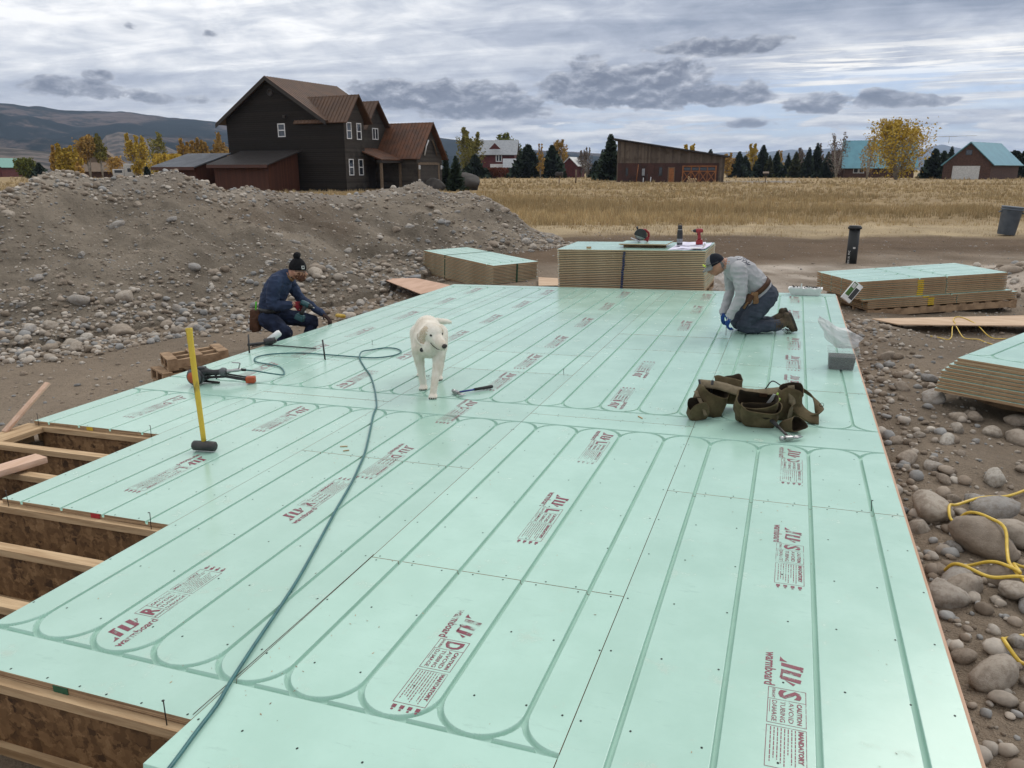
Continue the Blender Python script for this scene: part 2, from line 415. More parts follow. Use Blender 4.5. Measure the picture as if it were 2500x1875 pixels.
def soil_colour(x, y):
    w = fwd(x, y) + fbm(x * .3, y * .3, 3) * 1.1; l = lat(x, y)
    brown = np.array([.140, .098, .064]); clay = np.array([.47, .405, .34]); straw = np.array([.29, .210, .112]); mown = np.array([.40, .31, .19]); grey = np.array([.248, .197, .146])
    c = np.empty(x.shape + (3,)); c[:] = grey
    def put(mask, col): c[:] = c * (1 - mask[..., None]) + col * mask[..., None]
    put(sstep(11.5, 13.0, w) * (1 - sstep(17.4, 19.2, w)) * sstep(.5, 2.5, l) * np.clip(.62 + fbm(x * .9, y * .9, 4) * .9, 0, 1), clay)
    put(sstep(18.2, 20.2, w), brown); put(sstep(24.0, 26.2, w), mown); put(sstep(30.5, 32.5, w), straw)
    put(sstep(5, 9, -l) * (1 - sstep(19, 21, w)) * .85, np.array([.205, .158, .114]))
    gr = np.exp(-((w - 84) / 2.6) ** 2) * sstep(-30, -25, l) * (1 - sstep(-11, -7, l)); put(np.clip(gr * 1.4, 0, 1), np.array([.21, .195, .18]))
    ap = np.exp(-(((w - 138) / 6) ** 2)) * sstep(27, 31, l) * (1 - sstep(46, 52, l)); put(np.clip(ap * 1.3, 0, 1), np.array([.20, .185, .17]))
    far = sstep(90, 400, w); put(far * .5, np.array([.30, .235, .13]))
    v = 1 + fbm(x * .9, y * .9, 3) * .12
    return np.clip(c * v[..., None], 0, 1)
gx = grid_axis(-9.0, 7.0, 0.085, -9000, 9000); gy = grid_axis(-4.5, 22.0, 0.085, -3000, 12000)
X, Y = np.meshgrid(gx, gy)
V = np.stack([X, Y, base_z(X, Y)], -1).reshape(-1, 3)
nx, ny = len(gx), len(gy)
I = np.arange(nx * ny).reshape(ny, nx)
F = np.stack([I[:-1, :-1], I[:-1, 1:], I[1:, 1:], I[1:, :-1]], -1).reshape(-1, 4)
tag(link('ground', np_mesh('ground', V, F, 'soil', True, col=soil_colour(X, Y).reshape(-1, 3))), 'bare brown dirt building plot running out into dry field', kind='structure')
# heap mesh in polar strips
hu = np.linspace(-255, 1425, 620); hr = np.concatenate([np.linspace(0, 1, 110), 1 + np.linspace(0.03, 1, 24)])
U, T = np.meshgrid(hu, hr)
toe = np.interp(U, TOE[:, 0], TOE[:, 1]); cre = np.interp(U, CRE[:, 0], CRE[:, 1])
Rr = np.where(T <= 1, toe - 0.15 + (cre - toe + 0.15) * T, cre + (T - 1) * 4.6)
A = np.interp(U, _bu, _bb)
XX = CAM[0] + np.sin(A) * Rr; YY = CAM[1] + np.cos(A) * Rr
ZZ = heap_z(U, Rr)
V = np.stack([XX, YY, ZZ], -1).reshape(-1, 3); ny, nx = U.shape
I = np.arange(nx * ny).reshape(ny, nx)
F = np.stack([I[:-1, :-1], I[:-1, 1:], I[1:, 1:], I[1:, :-1]], -1).reshape(-1, 4)
hc = np.array([.208, .175, .136]) * (1 + fbm(XX * .8, YY * .8, 5) * .34)[..., None]
wet = np.clip(fbm(XX * .35 + 9, YY * .35, 3) * 1.6 - .35, 0, 1)[..., None]; hc = hc * (1 - wet * .5) + np.array([.085, .056, .035]) * wet * .5
pale = sstep(.86, 1.0, T)[..., None] * (T <= 1.3)[..., None]; hc = hc * (1 - pale * .6) + np.array([.33, .29, .245]) * pale * .6
tag(link('soil_heap', np_mesh('soil_heap', V, F, 'soil', True, col=hc.reshape(-1, 3))), 'long heap of dug soil and river stones beside the deck', kind='structure')

# hills
def hill(name, prof, d0, d1, mat, label, rough=1.0, segs=260, rows=46, bot=-5):
    prof = np.array(prof, float)
    u = np.linspace(prof[0, 0], prof[-1, 0], segs); v = np.interp(u, prof[:, 0], prof[:, 1])
    zt = np.array([CAM[2] + ray(a, c)[2] / math.hypot(*ray(a, c)[:2]) * d1 for a, c in zip(u, v)])
    aa = np.array([math.atan2(ray(a, 415)[0], ray(a, 415)[1]) for a in u])
    tt = np.concatenate([np.linspace(0, 1, rows), [1.06, 1.12]])
    Ag, Tg = np.meshgrid(aa, tt); Zt = np.meshgrid(zt, tt)[0]
    Rg = d0 + (d1 - d0) * Tg
    x = CAM[0] + np.sin(Ag) * Rg; y = CAM[1] + np.cos(Ag) * Rg
    k = d1 / 9.0
    s = np.where(Tg <= 1, Tg ** 1.25, 1 - (Tg - 1) * 2.0)
    z = bot + (Zt - bot) * s
    rid = (1 - np.abs(fbm(x / k * .8, y / k * .8, 4))) - .55
    z = z + rid * (Zt - bot) * 0.28 * np.sin(np.clip(Tg, 0, 1) * PI) * rough + fbm(x / k * 9, y / k * 9, 3) * (Zt - bot) * .012
    V = np.stack([x, y, z], -1).reshape(-1, 3); ny, nx = x.shape
    I = np.arange(nx * ny).reshape(ny, nx)
    F = np.stack([I[:-1, :-1], I[:-1, 1:], I[1:, 1:], I[1:, :-1]], -1).reshape(-1, 4)
    return tag(link(name, np_mesh(name, V, F, mat, True)), label, kind='structure')
m, t, b = nodes('hill_forest')
p = coord(t, 'Object')
big = noise(t, mapping(t, p, (.0013, .0013, .0042)), 1.0, 7, 0.6, 0.8); fine = noise(t, mapping(t, p, (.02, .02, .05)), 1.0, 4, 0.75)
fo = (big + (fine - .5) * .34).step(0.36, 0.47)
c = mix(t, fo, (.105, .084, .078), (.009, .017, .021))
c = mix(t, noise(t, mapping(t, p, (.0031, .0031, .011), (0, 0, 0), (4, 3, 1)), 1.0, 5, .6).step(.62, .72) * .6, c, (.14, .10, .092))
t.links.new(c.k, b.inputs['Base Color']); b.inputs['Roughness'].default_value = 1; b.inputs['Specular IOR Level'].default_value = 0
pmat('hill_brush', (.15, .128, .115), 1.0, (.06, .058, .056), .035, 6, .4, .62, spec=0)
pmat('hill_far', (.05, .06, .06), 1.0, (.035, .045, .05), .002, 5, spec=0)
hill('hill', [(-420, 262), (-200, 244), (0, 249), (30, 252), (60, 255), (95, 262), (130, 261), (180, 269), (222, 271), (290, 272), (360, 279), (430, 287), (500, 294), (560, 300), (640, 305), (760, 312), (900, 322), (1080, 337), (1140, 345), (1220, 355), (1300, 366), (1400, 371), (1480, 376), (1560, 381), (1700, 392), (1800, 412)], 1500, 3600, 'hill_forest', 'long forested hillside with bare brushy clearings behind the house')
hill('foothill', [(-420, 360), (-150, 352), (0, 358), (60, 364), (130, 372), (200, 386), (280, 392), (340, 398), (460, 408), (560, 414)], 700, 1150, 'hill_brush', 'low pale brushy foothill below the forested slope', .5)
hill('foothill.001', [(200, 415), (270, 330), (300, 322), (340, 330), (400, 352), (440, 370), (480, 392), (540, 413)], 1350, 1900, 'hill_brush', 'pale bare spur running down off the forested hillside', .3)
hill('far_hill', [(1400, 400), (1560, 388), (1660, 378), (1760, 372), (1800, 371), (1877, 371), (1927, 365), (1967, 367), (2034, 361), (2100, 372), (2200, 376), (2240, 366), (2270, 357), (2295, 353), (2329, 361), (2380, 370), (2436, 379), (2520, 381), (2700, 372), (2900, 384)], 8000, 11500, 'hill_far', 'distant blue mountain ridge on the horizon', .6, 200, 20)
hill('far_hill.001', [(1300, 395), (1500, 385), (1640, 388), (1760, 386), (1900, 380), (2050, 385), (2250, 384), (2400, 388), (2600, 386), (2900, 395)], 5200, 6800, 'hill_far', 'nearer low blue ridge in front of the distant mountains', .6, 200, 20)
# air between here and the mountains
hz = MB(); hz.box(-13500, 13500, -5000, 17000, -12, 450)
mh = bpy.data.materials.new('haze'); mh.use_nodes = True; t = mh.node_tree; t.nodes.clear()
pv = t.nodes.new('ShaderNodeVolumePrincipled'); pv.inputs['Color'].default_value = (.62, .76, 1.0, 1); pv.inputs['Density'].default_value = 0.000075; pv.inputs['Anisotropy'].default_value = 0.2
mo = t.nodes.new('ShaderNodeOutputMaterial'); t.links.new(pv.outputs[0], mo.inputs['Volume']); MAT['haze'] = mh; mh.cycles.homogeneous_volume = True
HAZE = tag(hz.build('haze', 'haze'), 'thin pale blue air in front of the hills', kind='stuff')

# ------------------------------------------------------------------ the deck of grooved floor panels (deck frame: x across, y along the grooves, z = 0 top)
P4 = 1.2192
m, t, b = nodes('panel_green')
p = coord(t, 'Object'); oi = t.nodes.new('ShaderNodeObjectInfo'); rnd = S(t, oi.outputs['Random'])
geo = t.nodes.new('ShaderNodeNewGeometry'); wp = S(t, geo.outputs['Position'])
n1 = noise(t, wp, 2.3, 6, .62); n2 = noise(t, mapping(t, wp, (1, 4, 1)), 9, 6, .7); n3 = noise(t, wp, 60, 3, .6)
c = mix(t, n1.step(.35, .7), (.330, .512, .430), (.372, .562, .480))
scuff = n2.step(.56, .74) * n1.step(.42, .6)
c = mix(t, scuff * .45, c, (.25, .385, .325))
hs = t.nodes.new('ShaderNodeHueSaturation'); t.links.new(c.k, hs.inputs['Color']); t.links.new((rnd * .11 + .945).k, hs.inputs['Value'])
dust = noise(t, mapping(t, wp, (1, 1, 1), (0, 0, 0), (7, 2, 0)), 5.5, 7, .7).step(.57, .75)
c2 = mix(t, dust * .30, S(t, hs.outputs[0]), (.42, .40, .33))
t.links.new(c2.k, b.inputs['Base Color'])
t.links.new((n1 * .16 + n2 * .12 + dust * .16 + .07).k, b.inputs['Roughness']); b.inputs['Specular IOR Level'].default_value = .58
bump(t, b, n1 * .5 + noise(t, wp, 5, 3, .5) * .5, .06, .02)
pmat('groove_green', (.372, .562, .480), .60, (.330, .512, .430), 2.3, 5, .3, .7, spec=.22)
m, t, b = nodes('plywood')
p = coord(t, 'Object'); x_, y_, z_ = sep(t, p)
lay = t.nodes.new('ShaderNodeTexNoise'); t.links.new(vec(t, x_ * 1.5, y_ * 1.5, z_ * 330).k, lay.inputs['Vector']); lay.inputs['Scale'].default_value = 1; lay.inputs['Detail'].default_value = 2
c = mix(t, S(t, lay.outputs[0]).step(.38, .62), (.19, .118, .066), (.46, .325, .195)); c = mix(t, noise(t, p, 9, 5, .7).step(.5, .72) * .5, c, (.20, .125, .07))
t.links.new(c.k, b.inputs['Base Color']); b.inputs['Roughness'].default_value = .85; b.inputs['Specular IOR Level'].default_value = .2
m, t, b = nodes('ink')
p = coord(t, 'Object'); geo = t.nodes.new('ShaderNodeNewGeometry'); wp = S(t, geo.outputs['Position'])
b.inputs['Base Color'].default_value = (.20, .030, .055, 1); b.inputs['Roughness'].default_value = .45
wear = (noise(t, wp, 26, 6, .75) * .55 + noise(t, mapping(t, wp, (1, 1, 1), (0, 0, 0), (3, 8, 1)), 3.2, 3, .6) * .55)
t.links.new((.86 - wear.step(.535, .69) * .82).k, b.inputs['Alpha'])
pmat('screw', (.012, .02, .016), .6, spec=.3)
TH = 0.0286
GR, GD = 0.0104, 0.0185
def groove(X, Y, ylen, turns, x0=-P4 / 2):
    """turns: list of (y of cross groove, +1 if grooves lie on its +y side)"""
    cx = [(-1.5 + i) * 0.3048 for i in range(4)]; Rt = 0.1524
    D = np.full(X.shape, 9.0)
    lo, hi = 0.0, ylen
    segs = []
    if not turns: segs = [(-1, ylen + 1)]
    else:
        ts = sorted(turns); cur = -1.0
        for ty, sg in ts:
            if sg > 0: cur = ty + Rt
            else: segs.append((cur, ty - Rt)); cur = None
        if cur is not None: segs.append((cur, ylen + 1))
        for ty, sg in ts:
            D = np.minimum(D, np.abs(Y - ty))
            for c in cx:
                for sd in (-1, 1):
                    ax, ay = c + sd * Rt, ty + sg * Rt
                    rr = np.hypot(X - ax, Y - ay)
                    ok = ((X - ax) * -sd >= -1e-6) & ((Y - ay) * -sg >= -1e-6)
                    D = np.where(ok, np.minimum(D, np.abs(rr - Rt)), D)
    for a, e in segs:
        for c in cx: D = np.where((Y >= a - 1e-6) & (Y <= e + 1e-6), np.minimum(D, np.abs(X - c)), D)
    q = np.clip(D / GR, 0, 1)
    return -GD * (1 - q ** 7)
def panel_mesh(name, ylen, turns):
    e = 0.0016; ey = 0.0028
    xs = {-P4 / 2 + e, P4 / 2 - e}
    for c in [(-1.5 + i) * 0.3048 for i in range(4)]:
        for k in (-1.25, -1.0, -.95, -.86, -.72, -.45, 0, .45, .72, .86, .95, 1.0, 1.25): xs.add(round(c + k * GR, 5))
    if turns: xs |= set(np.round(np.arange(-P4 / 2 + .003, P4 / 2 - .002, .0028), 5))
    ys = {ey, ylen - ey}
    for a in np.linspace(ey, ylen - ey, 9): ys.add(round(float(a), 5))
    for ty, sg in turns:
        a0, a1 = (ty - .02, ty + .165) if sg > 0 else (ty - .165, ty + .02)
        ys |= set(np.round(np.arange(max(a0, ey), min(a1, ylen - ey), .0028), 5))
    def thin(s, tol):
        s = sorted(s); o = [s[0]]
        for v in s[1:-1]:
            if v - o[-1] > tol: o.append(v)
        o.append(s[-1]); return np.array(o)
    xs = thin(xs, .0004); ys = thin(ys, .0008)
    X, Y = np.meshgrid(xs, ys); Zt = groove(X, Y, ylen, turns)
    ny, nx = X.shape
    V = np.stack([X, Y, Zt], -1).reshape(-1, 3); I = np.arange(nx * ny).reshape(ny, nx)
    F = np.stack([I[:-1, :-1], I[:-1, 1:], I[1:, 1:], I[1:, :-1]], -1).reshape(-1, 4); mi = np.where(V[F][:, :, 2].mean(1) < -.0028, 2, 0).tolist()
    loop = np.concatenate([I[0, :], I[1:, -1], I[-1, -2::-1], I[-2:0:-1, 0]])
    n = len(loop); top = V[loop].copy(); bot = top.copy(); bot[:, 2] = -TH
    o = len(V); V = np.concatenate([V, top, bot])
    k = np.arange(n); k2 = (k + 1) % n
    F2 = np.stack([o + k2, o + k, o + n + k, o + n + k2], -1)
    F = np.concatenate([F, F2]); mi += [1] * n
    me = np_mesh(name, V, F, ['panel_green', 'plywood', 'groove_green'], True, mi)
    sm = np.ones(len(F), bool); sm[-n:] = False; me.polygons.foreach_set('use_smooth', sm)
    return me
TY = 0.222
types = {'straight': (2 * P4, []), 'centre': (2 * P4, [(P4 - TY, -1), (P4 + TY, 1)]), 'near': (2 * P4, [(TY, 1)]), 'far': (2 * P4, [(2 * P4 - TY, -1)]),
         'filler': (0.783, []), 'farhalf': (P4, [(P4 - TY, -1)])}
PM = {k: panel_mesh('panel_' + k, *v) for k, v in types.items()}
# printed marks -------------------------------------------------------------
_txt = {}
def text_geo(s, size, bold=0.0, align='LEFT', stretch=1.0):
    key = (s, size, bold, align, stretch)
    if key in _txt: return _txt[key]
    cu = bpy.data.curves.new('t', 'FONT'); cu.body = s; cu.size = size; cu.offset = bold; cu.align_x = align; cu.resolution_u = 2
    o = bpy.data.objects.new('t', cu); COL.objects.link(o)
    dg = bpy.context.evaluated_depsgraph_get(); me = o.evaluated_get(dg).to_mesh()
    out = ([(v.co.x * stretch, v.co.y) for v in me.vertices], [tuple(p.vertices) for p in me.polygons])
    o.evaluated_get(dg).to_mesh_clear(); bpy.data.objects.remove(o); bpy.data.curves.remove(cu)
    _txt[key] = out; return out
def put_text(mb, s, x, y, size, bold=0.0, z=0.0, stretch=1.0, width=None, mi=0):
    vs, fs = text_geo(s, size, bold, 'LEFT', stretch)
    k = 1.0
    if width: k = width / max(1e-6, max(v[0] for v in vs) - min(v[0] for v in vs))
    mb.add([(x + a * k, y + b_, z) for a, b_ in vs], fs, mi)
def rect(mb, x0, y0, x1, y1, z=0, mi=0): mb.add([(x0, y0, z), (x1, y0, z), (x1, y1, z), (x0, y1, z)], [(0, 1, 2, 3)], mi)
def frame(mb, x0, y0, x1, y1, w=.0022):
    rect(mb, x0, y0, x1, y0 + w); rect(mb, x0, y1 - w, x1, y1); rect(mb, x0, y0 + w, x0 + w, y1 - w); rect(mb, x1 - w, y0 + w, x1, y1 - w)
SUBT = {'S': 'STRAIGHT', 'D': 'DOUBLE', 'R': 'RIGHT', 'L': 'LEFT'}
def label_mesh(ch):
    mb = MB()
    put_text(mb, 'warmboard', 0.0, 0.008, .052, .0012, width=.205)
    # folded-ribbon emblem above the name
    for k in range(3):
        x = .055 + k * .040
        mb.add([(x, .062, 0), (x + .021, .062, 0), (x + .034, .128, 0), (x + .012, .132, 0)], [(0, 1, 2, 3)])
    mb.add([(.065, .128, 0), (.098, .128, 0), (.098, .137, 0), (.068, .139, 0)], [(0, 1, 2, 3)])
    mb.add([(.112, .062, 0), (.150, .058, 0), (.148, .067, 0), (.114, .070, 0)], [(0, 1, 2, 3)])
    mb.add([(.018, .058, 0), (.048, .056, 0), (.048, .084, 0), (.036, .070, 0)], [(0, 1, 2, 3)])
    mb.add([(.160, .075, 0), (.188, .104, 0), (.176, .112, 0)], [(0, 1, 2)])
    frame(mb, .212, .022, .405, .146); rect(mb, .276, .024, .278, .144)
    put_text(mb, ch, .220, .060, .098, .0035, width=.048); put_text(mb, SUBT[ch], .217, .036, .014, .0003, width=.054)
    for i, wd in enumerate(('CAUTION', 'AVOID', 'TUBING', 'DAMAGE')):
        put_text(mb, wd, .284, .117 - i * .0265, .0225 if i else .021, .0009 if i < 1 else .0003, width=.110)
    rect(mb, .284, .029, .35, .031)
    frame(mb, .417, .022, .612, .146); put_text(mb, 'MANDATORY', .424, .122, .021, .0012, width=.155)
    for i in range(8):
        y = .112 - i * .0108; x = .424; end = .600 - (.03 if i in (2, 6) else 0) - .012 * (i % 3)
        while x < end:
            w = random.uniform(.008, .024); rect(mb, x, y - .0016, min(x + w, end), y + .0016); x += w + .004
    for i in range(4):
        y = .03 + i * .030; rect(mb, .622, y, .640, y + .016); rect(mb, .643, y + .003, .652, y + .012)
    me = mb.mesh('printed_label', 'ink'); return me
LB = {c: label_mesh(c) for c in 'SDRL'}
def screws_mesh(ylen, sy):
    V, Fc = [], []
    def dot(x, y, r=.0042):
        o = len(V); V.extend([(x + r * math.cos(k * PI / 3), y + r * 1.25 * math.sin(k * PI / 3), .0007) for k in range(6)]); Fc.append(tuple(range(o, o + 6)))
    yy = []
    k = math.ceil(sy / .4064 - 1e-6)
    while k * .4064 < sy + ylen - .02:
        y = k * .4064 - sy
        if y > .05: yy.append(y)
        k += 1
    for y in yy:
        for x in (-.585, -.40, -.19, .04, .23, .43, .585):
            if random.random() < .93: dot(x + random.uniform(-.02, .02), y + random.uniform(-.012, .012))
    for x in np.arange(-.56, .57, .16):
        if random.random() < .9: dot(float(x) + random.uniform(-.02, .02), .016 + random.uniform(0, .008))
        if random.random() < .9: dot(float(x) + random.uniform(-.02, .02), ylen - .016 - random.uniform(0, .008))
    mb = MB(); mb.v = V; mb.f = Fc; mb.m = [0] * len(Fc); mb.sm = [False] * len(Fc)
    return mb.mesh('screws', 'screw')
deck = thing('floor_deck', 'wide pale green grooved subfloor deck under the two workers', 'deck', deck=True)
odd_tail = [(3 * P4, 'filler'), (3 * P4 + .783, 'straight'), (5 * P4 + .783, 'far')]
rows = {1: [(-3 * P4, 'straight'), (-P4, 'straight'), (P4, 'centre')] + odd_tail, 3: [(-P4, 'near'), (P4, 'centre')] + odd_tail, 5: [(P4, 'centre')] + odd_tail,
        2: [(-4 * P4, 'straight'), (-2 * P4, 'centre'), (0, 'far'), (2 * P4, 'near'), (4 * P4, 'filler'), (4 * P4 + .783, 'straight'), (6 * P4 + .783, 'farhalf')],
        4: [(0, 'far'), (2 * P4, 'near'), (4 * P4, 'filler'), (4 * P4 + .783, 'straight'), (6 * P4 + .783, 'farhalf')]}
PANELS = []
for s_, lst in rows.items():
    for y0, ty in lst:
        o = link('panel', PM[ty], deck); o.location = (-(s_ - .5) * P4, y0, random.uniform(-.0006, .0006))
        PANELS.append((o, s_, y0, types[ty][0]))
        sc = link('screws', screws_mesh(types[ty][0], y0), o); sc['kind'] = 'stuff'
# (strip, letter, y start, direction -1 reads towards the near end / +1 reads away)
LABELS = [(1, 'S', -.23, -1), (1, 'S', .926, -1), (1, 'D', 2.16, -1), (1, 'S', 4.17, -1), (1, 'S', 4.98, -1), (1, 'S', 5.9, -1), (1, 'S', 7.72, -1), (1, 'D', 8.98, -1), (1, 'S', -1.45, -1),
          (2, 'D', -.31, -1), (2, 'L', 1.003, -1), (2, 'L', 2.16, -1), (2, 'R', 2.72, 1), (2, 'R', 3.72, 1), (2, 'S', 6.66, -1), (2, 'S', 7.85, -1), (2, 'R', 8.98, -1),
          (3, 'R', -.96, 1), (3, 'R', .21, 1), (3, 'D', 1.53, -1), (3, 'D', 2.67, -1), (3, 'D', 3.62, -1), (3, 'S', 4.42, -1), (3, 'S', 5.4, -1), (3, 'S', 6.6, -1), (3, 'D', 7.85, -1), (3, 'D', 8.98, -1),
          (4, 'L', .95, -1), (4, 'L', 2.13, -1), (4, 'R', 2.70, 1), (4, 'R', 3.82, 1), (4, 'S', 5.44, -1), (4, 'S', 6.58, -1), (4, 'S', 7.8, -1), (4, 'L', 8.98, -1),
          (5, 'D', 2.14, -1), (5, 'D', 3.42, -1), (5, 'S', 4.35, -1), (5, 'S', 5.4, -1), (5, 'S', 6.6, -1), (5, 'D', 7.85, -1), (5, 'D', 8.95, -1)]
for s_, ch, ys, d in LABELS:
    mid = ys + d * .3
    for o, ss, y0, ln in PANELS:
        if ss == s_ and y0 <= mid < y0 + ln:
            l = link('printed_label', LB[ch], o)
            xc = .075
            if d < 0: l.location = (xc - .16 + .055, ys - y0, .0009); l.rotation_euler = (0, 0, -PI / 2)
            else: l.location = (.045, ys - y0, .0009); l.rotation_euler = (0, 0, PI / 2)
            break

# joists, rim and foundation under it -----------------------------------------
pmat('lumber', (.50, .36, .215), .8, (.36, .24, .135), 1.0, 5, .35, .65, (3, 40, 40), .25, 1.5, spec=.2)
pmat('lumber_y', (.50, .36, .215), .8, (.36, .24, .135), 1.0, 5, .35, .65, (40, 3, 40), .25, 1.5, spec=.2)
pmat('lumber_pink', (.58, .40, .30), .75, (.48, .31, .21), 1.0, 4, .3, .7, (40, 3, 40), .15, 1.5, spec=.25)
m, t, b = nodes('strand_board')
p = coord(t, 'Object'); wob = t.nodes.new('ShaderNodeVectorMath'); wob.operation = 'MULTIPLY_ADD'; t.links.new(noise(t, p, 22, 3, .6, 0, True).k, wob.inputs[0]); wob.inputs[1].default_value = (.09, .09, .09); t.links.new(p.k, wob.inputs[2]); p = S(t, wob.outputs[0])
vo = t.nodes.new('ShaderNodeTexVoronoi'); t.links.new(mapping(t, p, (12, 12, 34), (0, R_(38), 0)).k, vo.inputs['Vector']); vo.inputs['Scale'].default_value = 1.3
vo2 = t.nodes.new('ShaderNodeTexVoronoi'); t.links.new(mapping(t, p, (36, 12, 13), (0, R_(-48), 0)).k, vo2.inputs['Vector']); vo2.inputs['Scale'].default_value = 1.1
gsel = (S(t, vo.outputs['Color']) * .5 + S(t, vo2.outputs['Color']) * .5)
c = ramp(t, gsel, [(.15, (.05, .026, .012)), (.4, (.15, .082, .036)), (.65, (.25, .145, .068)), (.95, (.37, .235, .12))])
t.links.new(c.k, b.inputs['Base Color']); b.inputs['Roughness'].default_value = .8
pmat('concrete', (.25, .255, .26), .9, (.17, .172, .175), 5, 6, bump=.3, bscale=30, spec=.2)
pmat('spray_red', (.42, .02, .03), .6, (.30, .015, .02), 30); pmat('spray_yellow', (.62, .42, .02), .6, (.5, .33, .02), 30); pmat('spray_green', (.015, .10, .05), .6, (.01, .07, .035), 30); pmat('spray_blue', (.012, .03, .12), .6, (.01, .02, .08), 30)
for i in range(9):
    yc = P4 - i * .4064
    x1 = -.05; x0 = -6.02 if yc > -2.2 else -6.02
    j = thing('floor_joist', None, None); DECK.append(j)
    tag(j, ['wooden I joist under the free end of the outer panel', 'wooden I joist, first open one beside the concrete wall', 'wooden I joist crossed by a loose pink plank', 'wooden I joist under the second row of panels',
            'open wooden I joist below the red sprayed panel end', 'open wooden I joist meeting the raw panel edge', 'wooden I joist under the panel end with a standing nail', 'lowest visible wooden I joist in the crawl space', 'hidden wooden I joist at the near end of the deck'][i], 'joist', 'floor joists under the deck')
    mb = MB(); mb.box(x0, x1, yc - .032, yc + .032, -TH - .002 - .038, -TH - .002); mb.build('top_flange', 'lumber', j)
    mb = MB(); mb.box(x0, x1, yc - .0055, yc + .0055, -.318, -TH - .041); mb.build('web', 'strand_board', j)
    mb = MB(); mb.box(x0, x1, yc - .032, yc + .032, -.357, -.319); mb.build('bottom_flange', 'lumber', j)
mb = MB(); mb.box(-.05, .022, -4.9, 9.40, -.27, -TH - .004); mb.build('rim_board', 'lumber_pink', deck)
mb = MB(); mb.box(-6.02, -.05, 9.325, 9.37, -.30, -TH - .004); mb.build('rim_board', 'lumber', deck)
mb = MB(); mb.box(-6.13, -6.09, 1.26, 9.37, -.27, -TH - .004); mb.build('rim_board', 'lumber_y', deck)
fw = thing('foundation_wall', 'grey concrete foundation wall round the open crawl space', 'wall', deck=True)
for nm, bb in (('wall_run', (-6.20, -6.0, -4.9, 9.3, -1.6, -.36)), ('wall_run', (-.20, -.0, -4.9, 9.3, -1.6, -.36)), ('wall_run', (-6.0, -.2, 9.12, 9.30, -1.6, -.36))):
    mb = MB(); mb.box(*bb); mb.build(nm, 'concrete', fw)
o = MB().box(-6.19, -5.97, -1.2, 1.245, -.072, -.034).build('loose_plank', 'lumber_y'); DECK.append(o); tag(o, 'long tan plank lying flat along the left foundation wall', 'plank')
mb = MB(); mb.box(-6.19, -6.15, -1.2, 1.24, -.36, -.073); o = mb.build('edge_board', 'lumber_y'); DECK.append(o); tag(o, 'shaded upright board under the flat tan plank', 'board')
Mx = Matrix.Translation((-5.26, .43, -.008)) @ Matrix.Rotation(R_(-12), 4, 'Z')
o = MB().rbox(-.07, .07, -1.1, .14, 0, .042, .004, 0, Mx).build('plank', 'lumber_pink'); DECK.append(o); tag(o, 'fresh pink plank end lying loose across the open joists', 'plank')
Mx = Matrix.Translation((-6.16, 1.06, -.02)) @ Matrix.Rotation(R_(-12), 4, 'Z') @ Matrix.Rotation(R_(38), 4, 'X')
o = MB().rbox(-.03, .03, -.04, .44, 0, .02, .003, 0, Mx).build('wood_stake', 'lumber_pink'); DECK.append(o); tag(o, 'short split stake leaning up beside the deck corner', 'stake')
# marks sprayed on the panel ends
for (x0, x1, yy, mt) in ((-4.20, -4.135, -.0006, 'spray_red'), (-5.56, -5.50, P4 - .0006, 'spray_yellow'), (-3.06, -2.99, -P4 - .0006, 'spray_green')):
    best = min((q_ for q_ in PANELS if abs(q_[2] - round(yy / P4) * P4) < .01), key=lambda q_: abs(q_[0].location.x - x0))
    o = MB().box(x0 - best[0].location.x, x1 - best[0].location.x, -.0008, .001, -TH, -.003).build('spray_mark', mt, best[0])
pmat('steel_dark', (.05, .047, .045), .5, (.03, .028, .026), 30, metal=.6)
pmat('steel', (.42, .42, .42), .32, (.30, .30, .30), 12, metal=.9, bump=.1)
NAILS = [((-6.03, 1.205), 'bare nail standing at the outer corner of the deck'), ((-4.93, 1.205), 'bare nail standing at the inner corner of the outer panel end'), ((-4.80, -.02), 'bare nail standing beside the red sprayed panel end'),
         ((-3.76, -.02), 'bare nail standing where the second and third panel rows meet'), ((-2.53, -1.235), 'bare nail standing on the joist under the green sprayed panel'), ((-6.06, 4.54), 'small nail standing at the deck edge near the crouching worker'),
         ((-4.92, 4.41), 'small nail standing in a panel joint beyond the hose loop'), ((-2.52, 3.65), 'small nail standing on the deck beyond the blue hammer'), ((-.155, 1.25), 'small nail standing at the joint near the right deck edge')]
for (x, y), lb in NAILS:
    k = thing('nail', lb, 'nail', (x, y, -.035 if y < 1.22 and x < -2 else -.004), 0, 'nails left standing on the deck', True)
    h = .10 if y < 1.22 else .06
    MB().tube([(0, 0, 0), (random.uniform(-.006, .006), .003, h)], .0022, 6).build('shank', 'steel_dark', k)
    MB().lathe([(.005, h), (.0052, h + .002)], 8).build('head', 'steel_dark', k)

